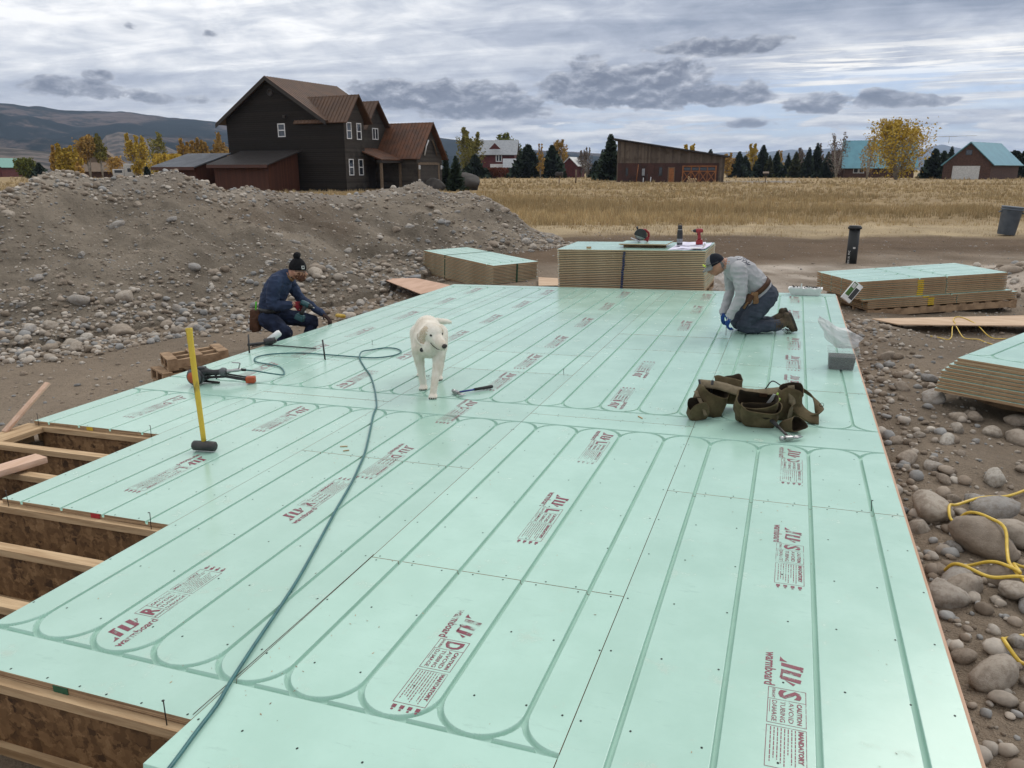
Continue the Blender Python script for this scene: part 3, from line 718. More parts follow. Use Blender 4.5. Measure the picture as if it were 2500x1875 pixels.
# ------------------------------------------------------------------ stones
m, t, b = nodes('stone')
p = coord(t, 'Object'); oi = t.nodes.new('ShaderNodeObjectInfo'); rnd = S(t, oi.outputs['Random'])
c = ramp(t, rnd, [(0.0, (.25, .205, .16)), (.35, (.35, .295, .238)), (.6, (.41, .36, .30)), (.8, (.28, .275, .268)), (1.0, (.48, .44, .38))])
n = noise(t, p, 3.0, 8, .7); c = mix(t, n.step(.42, .62) * .5, c, (.17, .13, .095)); c = mix(t, noise(t, p, 24, 4, .7).step(.55, .7) * .35, c, (.46, .42, .37))
t.links.new(c.k, b.inputs['Base Color']); b.inputs['Roughness'].default_value = .9; b.inputs['Specular IOR Level'].default_value = .25
bump(t, b, n * .6 + noise(t, p, 30, 5, .7) * .3, .55, .06)
m, t, b = nodes('gravel')
at = t.nodes.new('ShaderNodeVertexColor'); at.layer_name = 'Col'; p = coord(t, 'Object')
n = noise(t, p, 30.0, 6, .7); hs = t.nodes.new('ShaderNodeHueSaturation'); t.links.new(at.outputs[0], hs.inputs['Color']); t.links.new((n * .9 + .55).k, hs.inputs['Value'])
t.links.new(hs.outputs[0], b.inputs['Base Color']); b.inputs['Roughness'].default_value = .92; b.inputs['Specular IOR Level'].default_value = .2
def ico(sub):
    bm = bmesh.new(); bmesh.ops.create_icosphere(bm, subdivisions=sub, radius=1.0)
    V = np.array([v.co[:] for v in bm.verts]); F = np.array([[v.index for v in f.verts] for f in bm.faces]); bm.free(); return V, F
I3, F3 = ico(3); I1, F1 = ico(1); I2, F2_ = ico(2)
def lump(V, seed, amp):
    out = V.copy()
    for i, v in enumerate(V):
        q = Vector(v) * 0.85 + Vector((seed * 3.7, seed * 1.9, 0)); q2 = Vector(v) * 2.1 + Vector((0, seed * 2.3, seed))
        out[i] = v * (1 + amp * mnoise.noise(q) + amp * .28 * mnoise.noise(q2))
    # a few flattened sides
    r = np.random.default_rng(seed)
    for k in range(4):
        d = r.normal(size=3); d /= np.linalg.norm(d); h = out @ d; lim = r.uniform(.62, .85); over = np.clip(h - lim, 0, None); out -= np.outer(over * .8, d)
    return out
STONE = []
for k in range(14):
    me = np_mesh('stone', lump(I3, k + 1, .34) * np.array([1, rng.uniform(.68, .9), rng.uniform(.5, .72)]), F3, 'stone', True); STONE.append(me)
GL = [lump(I1, 50 + k, .22) for k in range(10)]; GM = [lump(I2, 80 + k, .26) for k in range(10)]
G_L, G_R, G_H, G_T = 'cobbles banked along the right deck edge', 'stones scattered on the dirt right of the deck', 'stones lying on the soil heap', 'stones at the foot of the soil heap'
LBL = {G_L: 'rounded grey brown cobble in the bank beside the right deck edge', G_R: 'rounded stone half sunk in the dirt right of the deck', G_H: 'pale stone sitting on the slope of the soil heap', G_T: 'rounded stone at the foot of the soil heap left of the deck'}
nst = 0
def stone_label(x, y, s, grp):
    u = float(bearing_u(x, y))
    if grp == G_L or grp == G_R:
        sz = 'large' if s > .17 else ('fist sized' if s < .10 else 'loaf sized')
        w_ = 'beside the yellow cord loops' if y < .9 else ('below the low panel stack' if y < 2.6 else ('between deck edge and low panel stack' if y < 4.6 else 'between deck and plywood sheet'))
        return f"{sz} {'cobble banked against the right deck edge' if x < .6 else 'stone on the dirt'}, {w_}"
    sz = 'large' if s > .26 else ('small' if s < .15 else 'middling')
    w_ = 'left of the crouching worker' if u < 560 else ('behind the crouching worker' if u < 800 else ('near the pinkish plywood sheet' if u < 1020 else 'near the strapped stack'))
    return f"{sz} rounded stone {'at the foot' if grp == G_T else 'on the slope'} of the soil heap, {w_}"
def stone(x, y, size, grp, label=None, sink=.3, flat=None, z=None):
    global nst
    o = link('stone', STONE[random.randrange(14)]); nst += 1
    s = size / 2
    zz = (float(ground_z(x, y)) if z is None else z)
    o.location = (x, y, zz + s * .55 - s * sink)
    o.scale = (s, s * random.uniform(.85, 1.15), s * random.uniform(.85, 1.15)); o.rotation_euler = (random.uniform(-.35, .35), random.uniform(-.35, .35), random.uniform(0, 6.28))
    if grp in (G_L, G_R) and not label: grp = G_L if x < .6 else G_R
    tag(o, label or stone_label(x, y, size, grp), 'stone', grp); return o
# named big ones, surveyed
for (u, v, sz, lb) in [(2390, 1350, .34, 'broad pale boulder half as long as a pace, among cobbles by the yellow cord'), (2270, 1255, .30, 'grey boulder against the right deck edge, rounded top'), (2420, 1268, .26, 'wide low boulder with the yellow cord passing under it'),
                      (2480, 1330, .28, 'tan boulder between two turns of the yellow cord'), (2416, 1680, .21, 'blue grey egg shaped stone near the right deck edge'), (2265, 922, .16, 'single flat topped stone on open dirt before the near panel stack'),
                      (2375, 1015, .16, 'angular pale stone below the near panel stack'), (2480, 1020, .18, 'rounded dark stone in the shade of the near panel stack'), (2475, 1480, .2, 'smooth tan boulder beside the yellow cord crossing'), (2425, 1175, .17, 'flat dark stone on the dirt above the yellow cord'), (2300, 1475, .20, 'speckled grey stone at the deck edge below the boulder'), (2350, 1460, .17, 'round pale stone tucked under the broad boulder')]:
    g = gp(u, v + 18, float(G0 + .05)); stone(g[0], g[1], sz, G_L, lb, .15)
pts = []
def scatter(n, fx, size, grp, tries=40, minsep=.8, sink=.3):
    k = 0
    for _ in range(n * tries):
        if k >= n: break
        x, y = fx(); s = size()
        if any((x - a) ** 2 + (y - b_) ** 2 < ((s + c) / 2 * minsep) ** 2 for a, b_, c in pts): continue
        pts.append((x, y, s)); stone(x, y, s, grp, None, sink); k += 1
scatter(90, lambda: (.14 + abs(random.gauss(0, .5)), random.uniform(-1.6, 2.2) if random.random() < .7 else random.uniform(2.2, 6.5)), lambda: min(.25, random.lognormvariate(-2.3, .45)), G_L, sink=.3)
scatter(45, lambda: (random.uniform(.3, 3.2), random.uniform(-.5, 8.5)), lambda: min(.22, random.lognormvariate(-2.5, .4)), G_R)
def heap_pt(u0, u1, t0, t1):
    u = random.uniform(u0, u1); tt = random.uniform(t0, t1)
    toe_ = np.interp(u, TOE[:, 0], TOE[:, 1]); cr = np.interp(u, CRE[:, 0], CRE[:, 1]); r = toe_ + (cr - toe_) * tt; a = np.interp(u, _bu, _bb)
    return float(CAM[0] + math.sin(a) * r), float(CAM[1] + math.cos(a) * r)
scatter(70, lambda: heap_pt(-60, 1050, -.12, .2), lambda: min(.48, random.lognormvariate(-1.85, .45)), G_T)
scatter(30, lambda: heap_pt(900, 1390, -.1, .5), lambda: min(.42, random.lognormvariate(-1.6, .4)), G_H)
scatter(46, lambda: heap_pt(-60, 1250, .1, 1.0), lambda: min(.38, random.lognormvariate(-1.75, .4)), G_H, sink=.5)
def gravel(name, label, n, fx, size, sub=1, sink=.35, light=1.0):
    G, Fb = (GL, F1) if sub == 1 else (GM, F2_)
    Vs, Fs, Cs = [], [], []; o = 0
    xs = np.array([fx() for _ in range(n)]); zs = ground_z(xs[:, 0], xs[:, 1]); nv = len(G[0])
    pal = np.array([(.20, .16, .122), (.28, .232, .185), (.34, .295, .245), (.40, .36, .31), (.25, .245, .235)]) * light
    for i in range(n):
        s = size() / 2; g = G[rng.integers(10)] * np.array([1, rng.uniform(.7, 1), rng.uniform(.5, .8)]) * s
        a, b_ = rng.uniform(0, 6.28), rng.uniform(-.5, .5); ca, sa, cb, sb = math.cos(a), math.sin(a), math.cos(b_), math.sin(b_)
        Rm = np.array([[ca, -sa, 0], [sa, ca, 0], [0, 0, 1]]) @ np.array([[1, 0, 0], [0, cb, -sb], [0, sb, cb]])
        Vs.append(g @ Rm.T + np.array([xs[i, 0], xs[i, 1], zs[i] + s * (.55 - sink)])); Fs.append(Fb + o); o += nv
        Cs.append(np.repeat((pal[rng.integers(5)] * rng.uniform(.8, 1.15))[None], nv, 0))
    return tag(link(name, np_mesh(name, np.concatenate(Vs), np.concatenate(Fs), 'gravel', True, col=np.concatenate(Cs))), label, kind='stuff')
ln = random.lognormvariate
def edge_pt():
    if random.random() < .62: return (.03 + abs(random.gauss(0, .8)), random.uniform(-2.2, 2.0))
    return (.03 + abs(random.gauss(0, .38)), random.uniform(1.8, 9.0))
gravel('cobbles', 'small cobbles filling the bank along the right deck edge', 1350, edge_pt, lambda: min(.12, ln(-3.1, .5)), 2, .2)
gravel('gravel', 'loose gravel over the dirt right of the deck', 5200, lambda: (random.uniform(.1, 5), random.uniform(-1, 12)), lambda: min(.08, ln(-3.9, .55)))
gravel('gravel', 'small stones thrown over the slope of the soil heap', 7500, lambda: heap_pt(-200, 1380, -.1, 1.02), lambda: min(.13, ln(-3.5, .55)), 1, .35)
gravel('gravel', 'rubble of rounded stones along the foot of the heap', 1900, lambda: heap_pt(-200, 1150, -.22, .10 + .25 * random.random()), lambda: min(.2, ln(-2.75, .45)), 2, .2)
gravel('gravel', 'pale stones along the crest of the soil heap', 950, lambda: heap_pt(-100, 1200, .88, 1.05), lambda: min(.2, ln(-2.75, .42)), 2, .3, 1.1)
gravel('gravel', 'stones spilled over the right hand end of the heap', 900, lambda: heap_pt(850, 1420, -.05, .95), lambda: min(.2, ln(-2.75, .45)), 2, .2)
gravel('gravel', 'scattered stones on the dirt left of the deck', 1500, lambda: (random.uniform(-11, -6.3), random.uniform(-1, 11)), lambda: min(.12, ln(-3.5, .55)))
gravel('gravel', 'stones on the small heap beyond the right panel stack', 900, lambda: (random.gauss(4.9, .9), random.gauss(14.2, 1.0)), lambda: min(.35, ln(-2.1, .45)), 2, .2)
gravel('gravel', 'crumbs of clay and stone on the ground behind the deck', 2200, lambda: (random.uniform(-7, 9), random.uniform(9.8, 24)), lambda: min(.09, ln(-3.7, .5)))
# ------------------------------------------------------------------ dry grass field
m, t, b = nodes('dry_grass')
at = t.nodes.new('ShaderNodeVertexColor'); at.layer_name = 'Col'; t.links.new(at.outputs[0], b.inputs['Base Color']); b.inputs['Roughness'].default_value = .9; b.inputs['Specular IOR Level'].default_value = .1
def grass(n, w0, w1, l0, l1, h, wd, keep=None, blades=7):
    w = w0 * (w1 / w0) ** rng.random(n) if w0 > 0 else rng.uniform(w0, w1, n)
    l = rng.uniform(l0, l1, n) * (w / w1) 
    x = CAM[0] + HEAD[0] * w + SIDE[0] * l; y = CAM[1] + HEAD[1] * w + SIDE[1] * l
    den = fbm(x * .12, y * .12, 3)
    ok = den > rng.uniform(-1.4, .2, n)
    if keep is not None: ok &= keep(x, y, w, l)
    x, y, w, den = x[ok], y[ok], w[ok], den[ok]; n = len(x); z = base_z(x, y)
    n2 = n * blades
    bx = np.repeat(x, blades) + rng.normal(0, .10, n2); by = np.repeat(y, blades) + rng.normal(0, .10, n2); bz = np.repeat(z, blades) - .02
    hh = np.repeat(h * (1 + den * .35) * rng.uniform(.6, 1.25, n), blades) * rng.uniform(.5, 1.1, n2)
    a = rng.uniform(0, 6.28, n2); lean = rng.uniform(.05, .45, n2) * hh
    half = np.repeat(wd * (w / 30), blades) * rng.uniform(.6, 1.4, n2)
    sx, sy = SIDE * 1.0
    rx = np.cos(a * .15) * sx; ry = np.cos(a * .15) * sy
    V = np.empty((n2, 3, 3)); 
    V[:, 0] = np.stack([bx - rx * half, by - ry * half, bz], -1); V[:, 1] = np.stack([bx + rx * half, by + ry * half, bz], -1)
    V[:, 2] = np.stack([bx + np.cos(a) * lean, by + np.sin(a) * lean, bz + hh], -1)
    col = np.repeat((np.array([.42, .318, .172]) * (1 + .22 * fbm(x * .05, y * .16, 3))[:, None] * rng.uniform(.7, 1.2, n)[:, None]), blades, 0) * rng.uniform(.75, 1.15, n2)[:, None]
    col = col * np.array([1, 1, 1]) ; red = rng.random(n2) < .12; col[red] = col[red] * np.array([.85, .72, .62])
    return V.reshape(-1, 3), np.arange(n2 * 3).reshape(-1, 3), np.repeat(col, 3, 0)
def not_heap(x, y, w, l):
    u = bearing_u(x, y); r = np.hypot(x - CAM[0], y - CAM[1])
    return ~((u < 1420) & (r < np.interp(u, CRE[:, 0], CRE[:, 1]) + 4.5))
def no_road(x, y, w, l): return not_heap(x, y, w, l) & ~((np.abs(w - 84) < 3) & (l > -30) & (l < -9)) & ~((np.abs(w - 138) < 7) & (l > 26) & (l < 50))
A_ = [grass(15000, 30, 62, -44, 44, .33, .010, no_road, 8), grass(9000, 60, 130, -85, 85, .36, .010, no_road, 6), grass(2200, 24.5, 31, -20, 24, .16, .008, not_heap, 6), grass(2600, 128, 240, -150, 160, .5, .011, no_road, 5)]
off = 0; Vs, Fs, Cs = [], [], []
for V, F, Cc in A_: Vs.append(V); Fs.append(F + off); Cs.append(Cc); off += len(V)
tag(link('dry_grass', np_mesh('dry_grass', np.concatenate(Vs), np.concatenate(Fs), 'dry_grass', False, col=np.concatenate(Cs))), 'tall straw coloured dry grass covering the field', kind='stuff')

# ------------------------------------------------------------------ stacks of panels, pallets and boards
pmat('ply_edge', (.54, .41, .265), .85, (.33, .225, .13), 1.0, 4, .3, .7, (2.2, 2.2, 60), .2, 1.2, spec=.2)
pmat('ply_face', (.52, .385, .265), .8, (.43, .30, .20), 1.0, 5, .35, .65, (2, 9, 2), .1, 2, spec=.25)
pmat('ply_pink', (.50, .335, .245), .8, (.42, .27, .19), 1.0, 5, .35, .65, (9, 2, 2), .1, 2, spec=.25)
pmat('pallet_wood', (.36, .245, .15), .85, (.20, .13, .078), 1.0, 5, .35, .65, (8, 8, 8), .3, 3, spec=.2)
pmat('strap_green', (.01, .065, .035), .5, spec=.4)
def rect_pose(x, y, z, a, tx, ty):
    return Matrix.Translation((x, y, z)) @ Matrix.Rotation(a, 4, 'Z') @ Matrix.Rotation(tx, 4, 'X') @ Matrix.Rotation(ty, 4, 'Y')
def stack_mesh(name, base):
    me = base.copy(); me.name = name
    return me
# slab with a set-back tongue, painted dark as the shadow line under each layer
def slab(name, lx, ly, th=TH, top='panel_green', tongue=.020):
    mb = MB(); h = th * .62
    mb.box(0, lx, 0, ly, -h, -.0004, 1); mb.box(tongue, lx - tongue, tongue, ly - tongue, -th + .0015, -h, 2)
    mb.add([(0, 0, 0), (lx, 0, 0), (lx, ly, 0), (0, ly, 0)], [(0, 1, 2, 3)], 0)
    return mb.mesh(name, [top, 'ply_edge', 'ply_shadow'])
pmat('ply_shadow', (.055, .036, .02), .9, (.035, .022, .012), 20)
ORD = 'second third fourth fifth sixth seventh eighth ninth tenth eleventh twelfth thirteenth fourteenth fifteenth sixteenth seventeenth eighteenth nineteenth twentieth twenty-first twenty-second'.split()
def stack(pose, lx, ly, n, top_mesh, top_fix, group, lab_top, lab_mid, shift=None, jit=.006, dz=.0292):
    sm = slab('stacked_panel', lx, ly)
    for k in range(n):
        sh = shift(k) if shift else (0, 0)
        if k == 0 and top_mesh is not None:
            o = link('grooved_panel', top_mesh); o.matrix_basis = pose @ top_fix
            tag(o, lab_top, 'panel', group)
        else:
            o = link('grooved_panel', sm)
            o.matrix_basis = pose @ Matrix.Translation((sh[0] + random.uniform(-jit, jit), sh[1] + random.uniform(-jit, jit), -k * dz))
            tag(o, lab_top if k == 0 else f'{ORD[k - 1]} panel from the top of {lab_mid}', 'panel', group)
def pallet(name, label, pose, lx, ly, h=.115, group=None, nst=3):
    p = thing(name, label, 'pallet', group=group); p.matrix_basis = pose
    for i in range(nst):
        y = (ly - .05) * i / (nst - 1)
        MB().box(0, lx, y, y + .045, -h + .018, -.019).build('stringer', 'pallet_wood', p)
    nb = max(3, int(lx / .19))
    for i in range(nb):
        x = (lx - .1) * i / (nb - 1)
        MB().box(x, x + .1, 0, ly, -.0185, -.001).build('top_board', 'pallet_wood', p)
    for i in (0, nb // 2, nb - 1):
        x = (lx - .1) * i / (nb - 1)
        MB().box(x, x + .1, 0, ly, -h, -h + .0175).build('bottom_board', 'pallet_wood', p)
    return p
# stack A, behind the left corner of the deck: its long side runs back to the left
poseA = rect_pose(-6.255, 11.525, -.101, R_(60.7), R_(2.82), R_(.14))
stack(poseA, 1.2192, 2.4384, 17, PM['near'], Matrix.Translation((.6096, 0, 0)), 'panels in the green strapped stack', 'topmost grooved panel of the green strapped stack', 'the green strapped stack')
pallet('pallet', 'wooden pallet under the green strapped panel stack', poseA @ Matrix.Translation((0, 0, -17 * .0292 - .002)), 1.2192, 2.4384, nst=4)
st = thing('strap', 'dark green strap round the panel stack behind the deck corner', 'strap'); st.matrix_basis = poseA
mb = MB(); mb.box(-.004, -.001, 1.62, 1.65, -.50, .003); mb.box(-.004, 1.223, 1.62, 1.65, .0015, .004); mb.build('long_band', 'strap_green', st)
mb = MB(); mb.box(.60, .64, -.012, -.008, -.50, -.004); mb.build('end_band', 'strap_green', st)
# stack B, the tall one used as a bench
poseB = rect_pose(-4.397, 9.689, .454, R_(-1.3), R_(1.4), R_(-1.35))
stack(poseB, 2.4384, 1.2192, 22, None, None, 'panels in the tall stack used as a bench', 'topmost panel of the tall stack, tools and papers on it', 'the tall stack with blue marks', None, .007)
pallet('pallet', 'low wooden pallet under the tall panel stack', poseB @ Matrix.Translation((0, 0, -22 * .0292 - .002)), 2.4384, 1.2192, .115)
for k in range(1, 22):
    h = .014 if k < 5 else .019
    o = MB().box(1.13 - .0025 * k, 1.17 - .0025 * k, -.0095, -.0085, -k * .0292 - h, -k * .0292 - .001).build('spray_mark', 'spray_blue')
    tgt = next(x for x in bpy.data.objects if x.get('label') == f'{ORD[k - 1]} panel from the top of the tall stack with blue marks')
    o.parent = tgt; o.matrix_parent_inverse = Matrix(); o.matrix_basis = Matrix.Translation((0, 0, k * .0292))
# stack C, right behind the deck
poseC = rect_pose(.282, 9.75, .115, R_(26.8), R_(.23), R_(-2.57))
fixC = Matrix.Rotation(-PI / 2, 4, 'Z') @ Matrix.Translation((-.6096, 0, 0))
for k in range(14):
    o = link('grooved_panel', PM['centre']); sx = 0 if k < 9 else (.06 if k == 9 else .16); sx += random.uniform(-.006, .006); sy = (0 if k < 9 else -.05) + random.uniform(-.006, .006)
    o.matrix_basis = poseC @ Matrix.Translation((sx, sy, -k * .0298)) @ fixC @ Matrix.Diagonal((1, 1, .84 if k else 1, 1))
    tag(o, 'topmost panel with a plain centre band, stack right behind the deck' if k == 0 else f'{ORD[k - 1]} panel from the top of the yellow marked stack', 'panel', 'panels in the yellow marked stack')
    if 0 < k:
        q_ = MB().box(.0, .0012, .97, 1.07, -TH, -.003).build('spray_mark', 'spray_yellow', o); q_.location = (.6085, 0, 0)
pallet('pallet', 'wooden pallet with square blocks under the yellow marked stack', poseC @ Matrix.Translation((.17, -.05, -14 * .0298 - .004)), 2.4384, 1.2192, .13, None, 4)
# stack D, nearest on the right, on short bearers
aD = math.atan2(-.49, .87)
poseD = rect_pose(.735, 4.36, .20, aD, 0, 0)
for k in range(10):
    o = link('grooved_panel', PM['near']); sx = -.028 * min(k, 4) * .9 + random.uniform(-.008, .008)
    o.matrix_basis = poseD @ Matrix.Translation((.6096 + sx, random.uniform(-.01, .01) - .012 * k, -k * .0296)) @ Matrix.Diagonal((1, 1, .86 if k else 1, 1))
    tag(o, 'topmost grooved panel of the low stack on cobbles' if k == 0 else f'{ORD[k - 1]} panel from the top of the low red marked stack', 'panel', 'panels in the low red marked stack')
    if k > 3: q_ = MB().box(.10, .20, -.0012, 0, -TH, -.003).build('spray_mark', 'spray_red', o)
for yy, lb in ((.55, 'front bearer timber under the low panel stack'), (1.9, 'rear bearer timber under the low panel stack')):
    o = MB().box(.02, 1.2, yy, yy + .09, -.52, -.298).build('bearer', 'pallet_wood'); o.matrix_basis = poseD; tag(o, lb, 'timber')
# boards lying about
def sheet(name, label, cat, quad, z, th, mat, gap=.03):
    """a board laid on the ground through four surveyed corners"""
    for _ in range(4):
        P = [gp(u, v, z) for u, v in quad]; mid_ = [(P[i] + P[j]) / 2 for i, j in ((0, 1), (1, 2), (2, 3), (3, 0), (0, 2))]
        z = float(max(ground_z(p_[0], p_[1]) for p_ in P + mid_)) + th + gap
    P = [gp(u, v, z) for u, v in quad]; mb = MB()
    c = sum(P) / 4
    mb.hexa([tuple(p + np.array([0, 0, -th])) for p in P] + [tuple(p) for p in P])
    o = mb.build(name, mat); return tag(o, label, cat)
Ax = lambda a, b_: (900 + a * .19892, 580 + b_ * .19892)
Cx = lambda a, b_: (1960 + a * .24412, 600 + b_ * .24412)
sheet('plywood_sheet', 'pinkish plywood sheet lying between the deck corner and the stones', 'plywood', [Ax(640, 690), Ax(1080, 600), Ax(580, 495), Ax(165, 505)], -.50, .012, 'ply_pink')
sheet('plank', 'pale grey plank behind the pinkish plywood sheet', 'plank', [Ax(195, 495), Ax(640, 478), Ax(640, 452), Ax(190, 470)], -.47, .035, 'concrete')
sheet('plywood_sheet', 'pale plywood offcut on the ground between the two back stacks', 'plywood', [Ax(2085, 590), Ax(2370, 585), Ax(2365, 500), Ax(2085, 485)], -.45, .014, 'ply_face')
sheet('plywood_sheet', 'long pale plywood sheet on the ground before the yellow marked stack', 'plywood', [Cx(960, 785), Cx(2560, 800), Cx(2500, 690), Cx(690, 728)], -.355, .014, 'ply_face')
o = MB().rbox(-.07, .07, 0, 1.75, -.02, .02, .004, 0, Matrix.Translation((-6.33, 1.95, -.12)) @ Matrix.Rotation(R_(-9), 4, 'Z')).build('plank', 'lumber_pink'); DECK.append(o); tag(o, 'fresh pink plank lying on dirt along the left deck edge', 'plank')
# broken pallets by the left edge
for i, (x, y, z, a, tl, lb) in enumerate([(-6.62, 3.05, -.41, 56, 0, 'lowest pallet of the broken pile left of the deck'), (-6.64, 3.10, -.285, 61, 2, 'middle pallet of the broken pile left of the deck'), (-6.66, 3.20, -.165, 54, -3, 'topmost pallet of the broken pile left of the deck')]):
    pallet('pallet', lb, Matrix.Translation((x, y, z)) @ Matrix.Rotation(R_(a), 4, 'Z') @ Matrix.Rotation(R_(tl), 4, 'Y'), .62, .40, .125, 'broken pallets piled left of the deck')
pmat('paint_yellow', (.60, .40, .045), .5, (.47, .31, .04), 14, bump=.1)
pA = gp(823, 770, -.30); o = MB().tube([tuple(pA), tuple(pA + np.array([.22, -.17, .03]))], .028, 10).build('yellow_tube', 'paint_yellow'); tag(o, 'short yellow tube lying in the dirt behind the deck edge', 'tube')
# standing black sewer pipe
pmat('pipe_black', (.010, .012, .013), .55, (.020, .022, .023), 5, 6, .5, .7, spec=.3)
pmat('print_white', (.62, .62, .60), .7)
pb = gp(1750 + 965 * .339, 250 + 1165 * .339, -.36)
pp_ = thing('drain_pipe', 'black drain pipe standing upright out of the bare ground', 'pipe', tuple(pb))
MB().lathe([(.118, -.25), (.118, .80)], 24).build('pipe', 'pipe_black', pp_)
MB().lathe([(.118, .795), (.150, .80), (.150, .845), (.128, .85), (.128, .872), (.10, .876)], 24).build('flange_cap', 'pipe_black', pp_)
for k in range(4): MB().lathe([(.012, .875), (.012, .888)], 6, 0, Matrix.Translation((.125 * math.cos(k * 1.57 + .4), .125 * math.sin(k * 1.57 + .4), -.03))).build('bolt', 'steel_dark', pp_)
MB().box(.0, .05, -.1195, -.1185, .36, .40).build('sticker', 'print_white', pp_)
tm = MB(); put_text(tm, 'SDR 35  PVC', 0, 0, .055, .001); txt = tm.build('stencil', 'print_white', pp_); txt.location = (-.05, -.1195, .02); txt.rotation_euler = (PI / 2, -PI / 2, 0)
# rubbish bin
pmat('bin_grey', (.085, .105, .13), .55, (.06, .075, .095), 4, bump=.1)
tb = gp(2456, 571, -.29)
bn = thing('trash_can', 'blue grey plastic trash can tipped slightly on the dirt', 'trash can', tuple(tb)); bn.rotation_euler = (R_(0), R_(5), 0)
MB().lathe([(.25, -.02), (.26, 0), (.305, .80), (.32, .83), (.33, .87), (.315, .89), (.295, .87), (.29, .80), (.24, .04), (.0, .03)], 28, cap=False).build('tub', 'bin_grey', bn)
MB().lathe([(.306, .75), (.33, .77), (.33, .80), (.312, .81)], 28, cap=False).build('rim', 'bin_grey', bn)
for sg in (-1, 1): MB().tube([(sg * .29, -.09, .72), (sg * .35, -.07, .68), (sg * .35, .07, .68), (sg * .29, .09, .72)], .018, 8).build('handle', 'bin_grey', bn)
# yellow extension cords on the right
def smooth(P, n=8):
    P = [np.array(p, float) for p in P]; P = [2 * P[0] - P[1]] + P + [2 * P[-1] - P[-2]]; out = []
    for i in range(1, len(P) - 2):
        for k in range(n):
            t_ = k / n
            out.append(.5 * ((2 * P[i]) + (-P[i - 1] + P[i + 1]) * t_ + (2 * P[i - 1] - 5 * P[i] + 4 * P[i + 1] - P[i + 2]) * t_ ** 2 + (-P[i - 1] + 3 * P[i] - 3 * P[i + 1] + P[i + 2]) * t_ ** 3))
    out.append(P[-2]); return out
pmat('cord_yellow', (.62, .43, .05), .45, (.52, .35, .04), 30)
def cord(name, label, pix, r, mat, lift=.06, cat='cord'):
    bpy.context.view_layer.update(); dg = bpy.context.evaluated_depsgraph_get()
    P2 = [gp(u, v, G0 + lift) for u, v, _ in smooth([(u, v, 0) for u, v in pix], 7)]
    zs = []
    for g in P2:
        hit = scene.ray_cast(dg, Vector((g[0], g[1], .75)), Vector((0, 0, -1)))
        zs.append((hit[1].z if hit[0] and hit[1].z < .3 else float(base_z(g[0], g[1]))) + r * 1.05)
    zs = np.array(zs); pad = np.pad(zs, 3, 'edge'); zs = np.max([pad[k:k + len(zs)] for k in range(7)], 0)     # the cord rides over the stones
    for _ in range(3): pad = np.pad(zs, 3, 'edge'); zs = np.convolve(pad, np.ones(7) / 7, 'valid')
    pts_ = [(float(p_[0]), float(p_[1]), float(zz_)) for p_, zz_ in zip(P2, zs)]
    return tag(MB().tube(pts_, r, 8).build(name, mat), label, cat)
Z4 = lambda a, b_: (1950 + a * .3616, 800 + b_ * .3616)
Z5 = lambda a, b_: (2000 + a * .3465, 1300 + b_ * .3465)
cord('extension_cord', 'thick yellow extension cord looping over the cobbles beside the deck', [Z4(1600, 1010), Z4(1521, 1070), Z4(1370, 1160), Z4(1190, 1228), Z4(1060, 1262), Z4(1010, 1270), Z4(1010, 1310), Z4(1050, 1345), Z4(1110, 1400), Z5(1150, 110), Z5(1270, 165), Z5(1300, 250), Z5(1320, 350), Z5(1380, 430), Z5(1470, 510), Z5(1600, 600)], .0085, 'cord_yellow', .12)
cord('extension_cord', 'yellow cord forming a flat hairpin loop on bare dirt', [Z5(1600, 620), Z5(1440, 570), Z5(1300, 545), Z5(1150, 510), Z5(1000, 465), Z5(900, 415), Z5(870, 385), Z5(900, 362), Z5(980, 360), Z5(1080, 385), Z5(1200, 440), Z5(1340, 520), Z5(1365, 540), Z5(1330, 450), Z5(1400, 400), Z5(1560, 390)], .0085, 'cord_yellow', .04)
cord('extension_cord', 'yellow cord bend coming round a stone low on the right', [Z5(1700, 740), Z5(1500, 780), Z5(1390, 790), Z5(1300, 815), Z5(1275, 855), Z5(1300, 910), Z5(1370, 960), Z5(1450, 1000), Z5(1650, 1060)], .0085, 'cord_yellow', .09)
Dx = lambda a, b_: (2200 + a * .14465, 780 + b_ * .14465)
cord('extension_cord', 'thin pale yellow cord on the dirt between plywood and low stack', [Dx(480, 290), Dx(640, 305), Dx(780, 335), Dx(850, 300), Dx(850, 230), Dx(890, 205), Dx(860, 160), Dx(880, 115), Dx(940, 95), Dx(1050, 120), Dx(1200, 190), Dx(1400, 265), Dx(1600, 300), Dx(1780, 310)], .006, 'cord_yellow', .02)
cord('extension_cord', 'second thin cord branching towards the low panel stack', [Dx(880, 215), Dx(1000, 280), Dx(1120, 330), Dx(1300, 350), Dx(1420, 385), Dx(1560, 420), Dx(1700, 470)], .006, 'cord_yellow', .02)
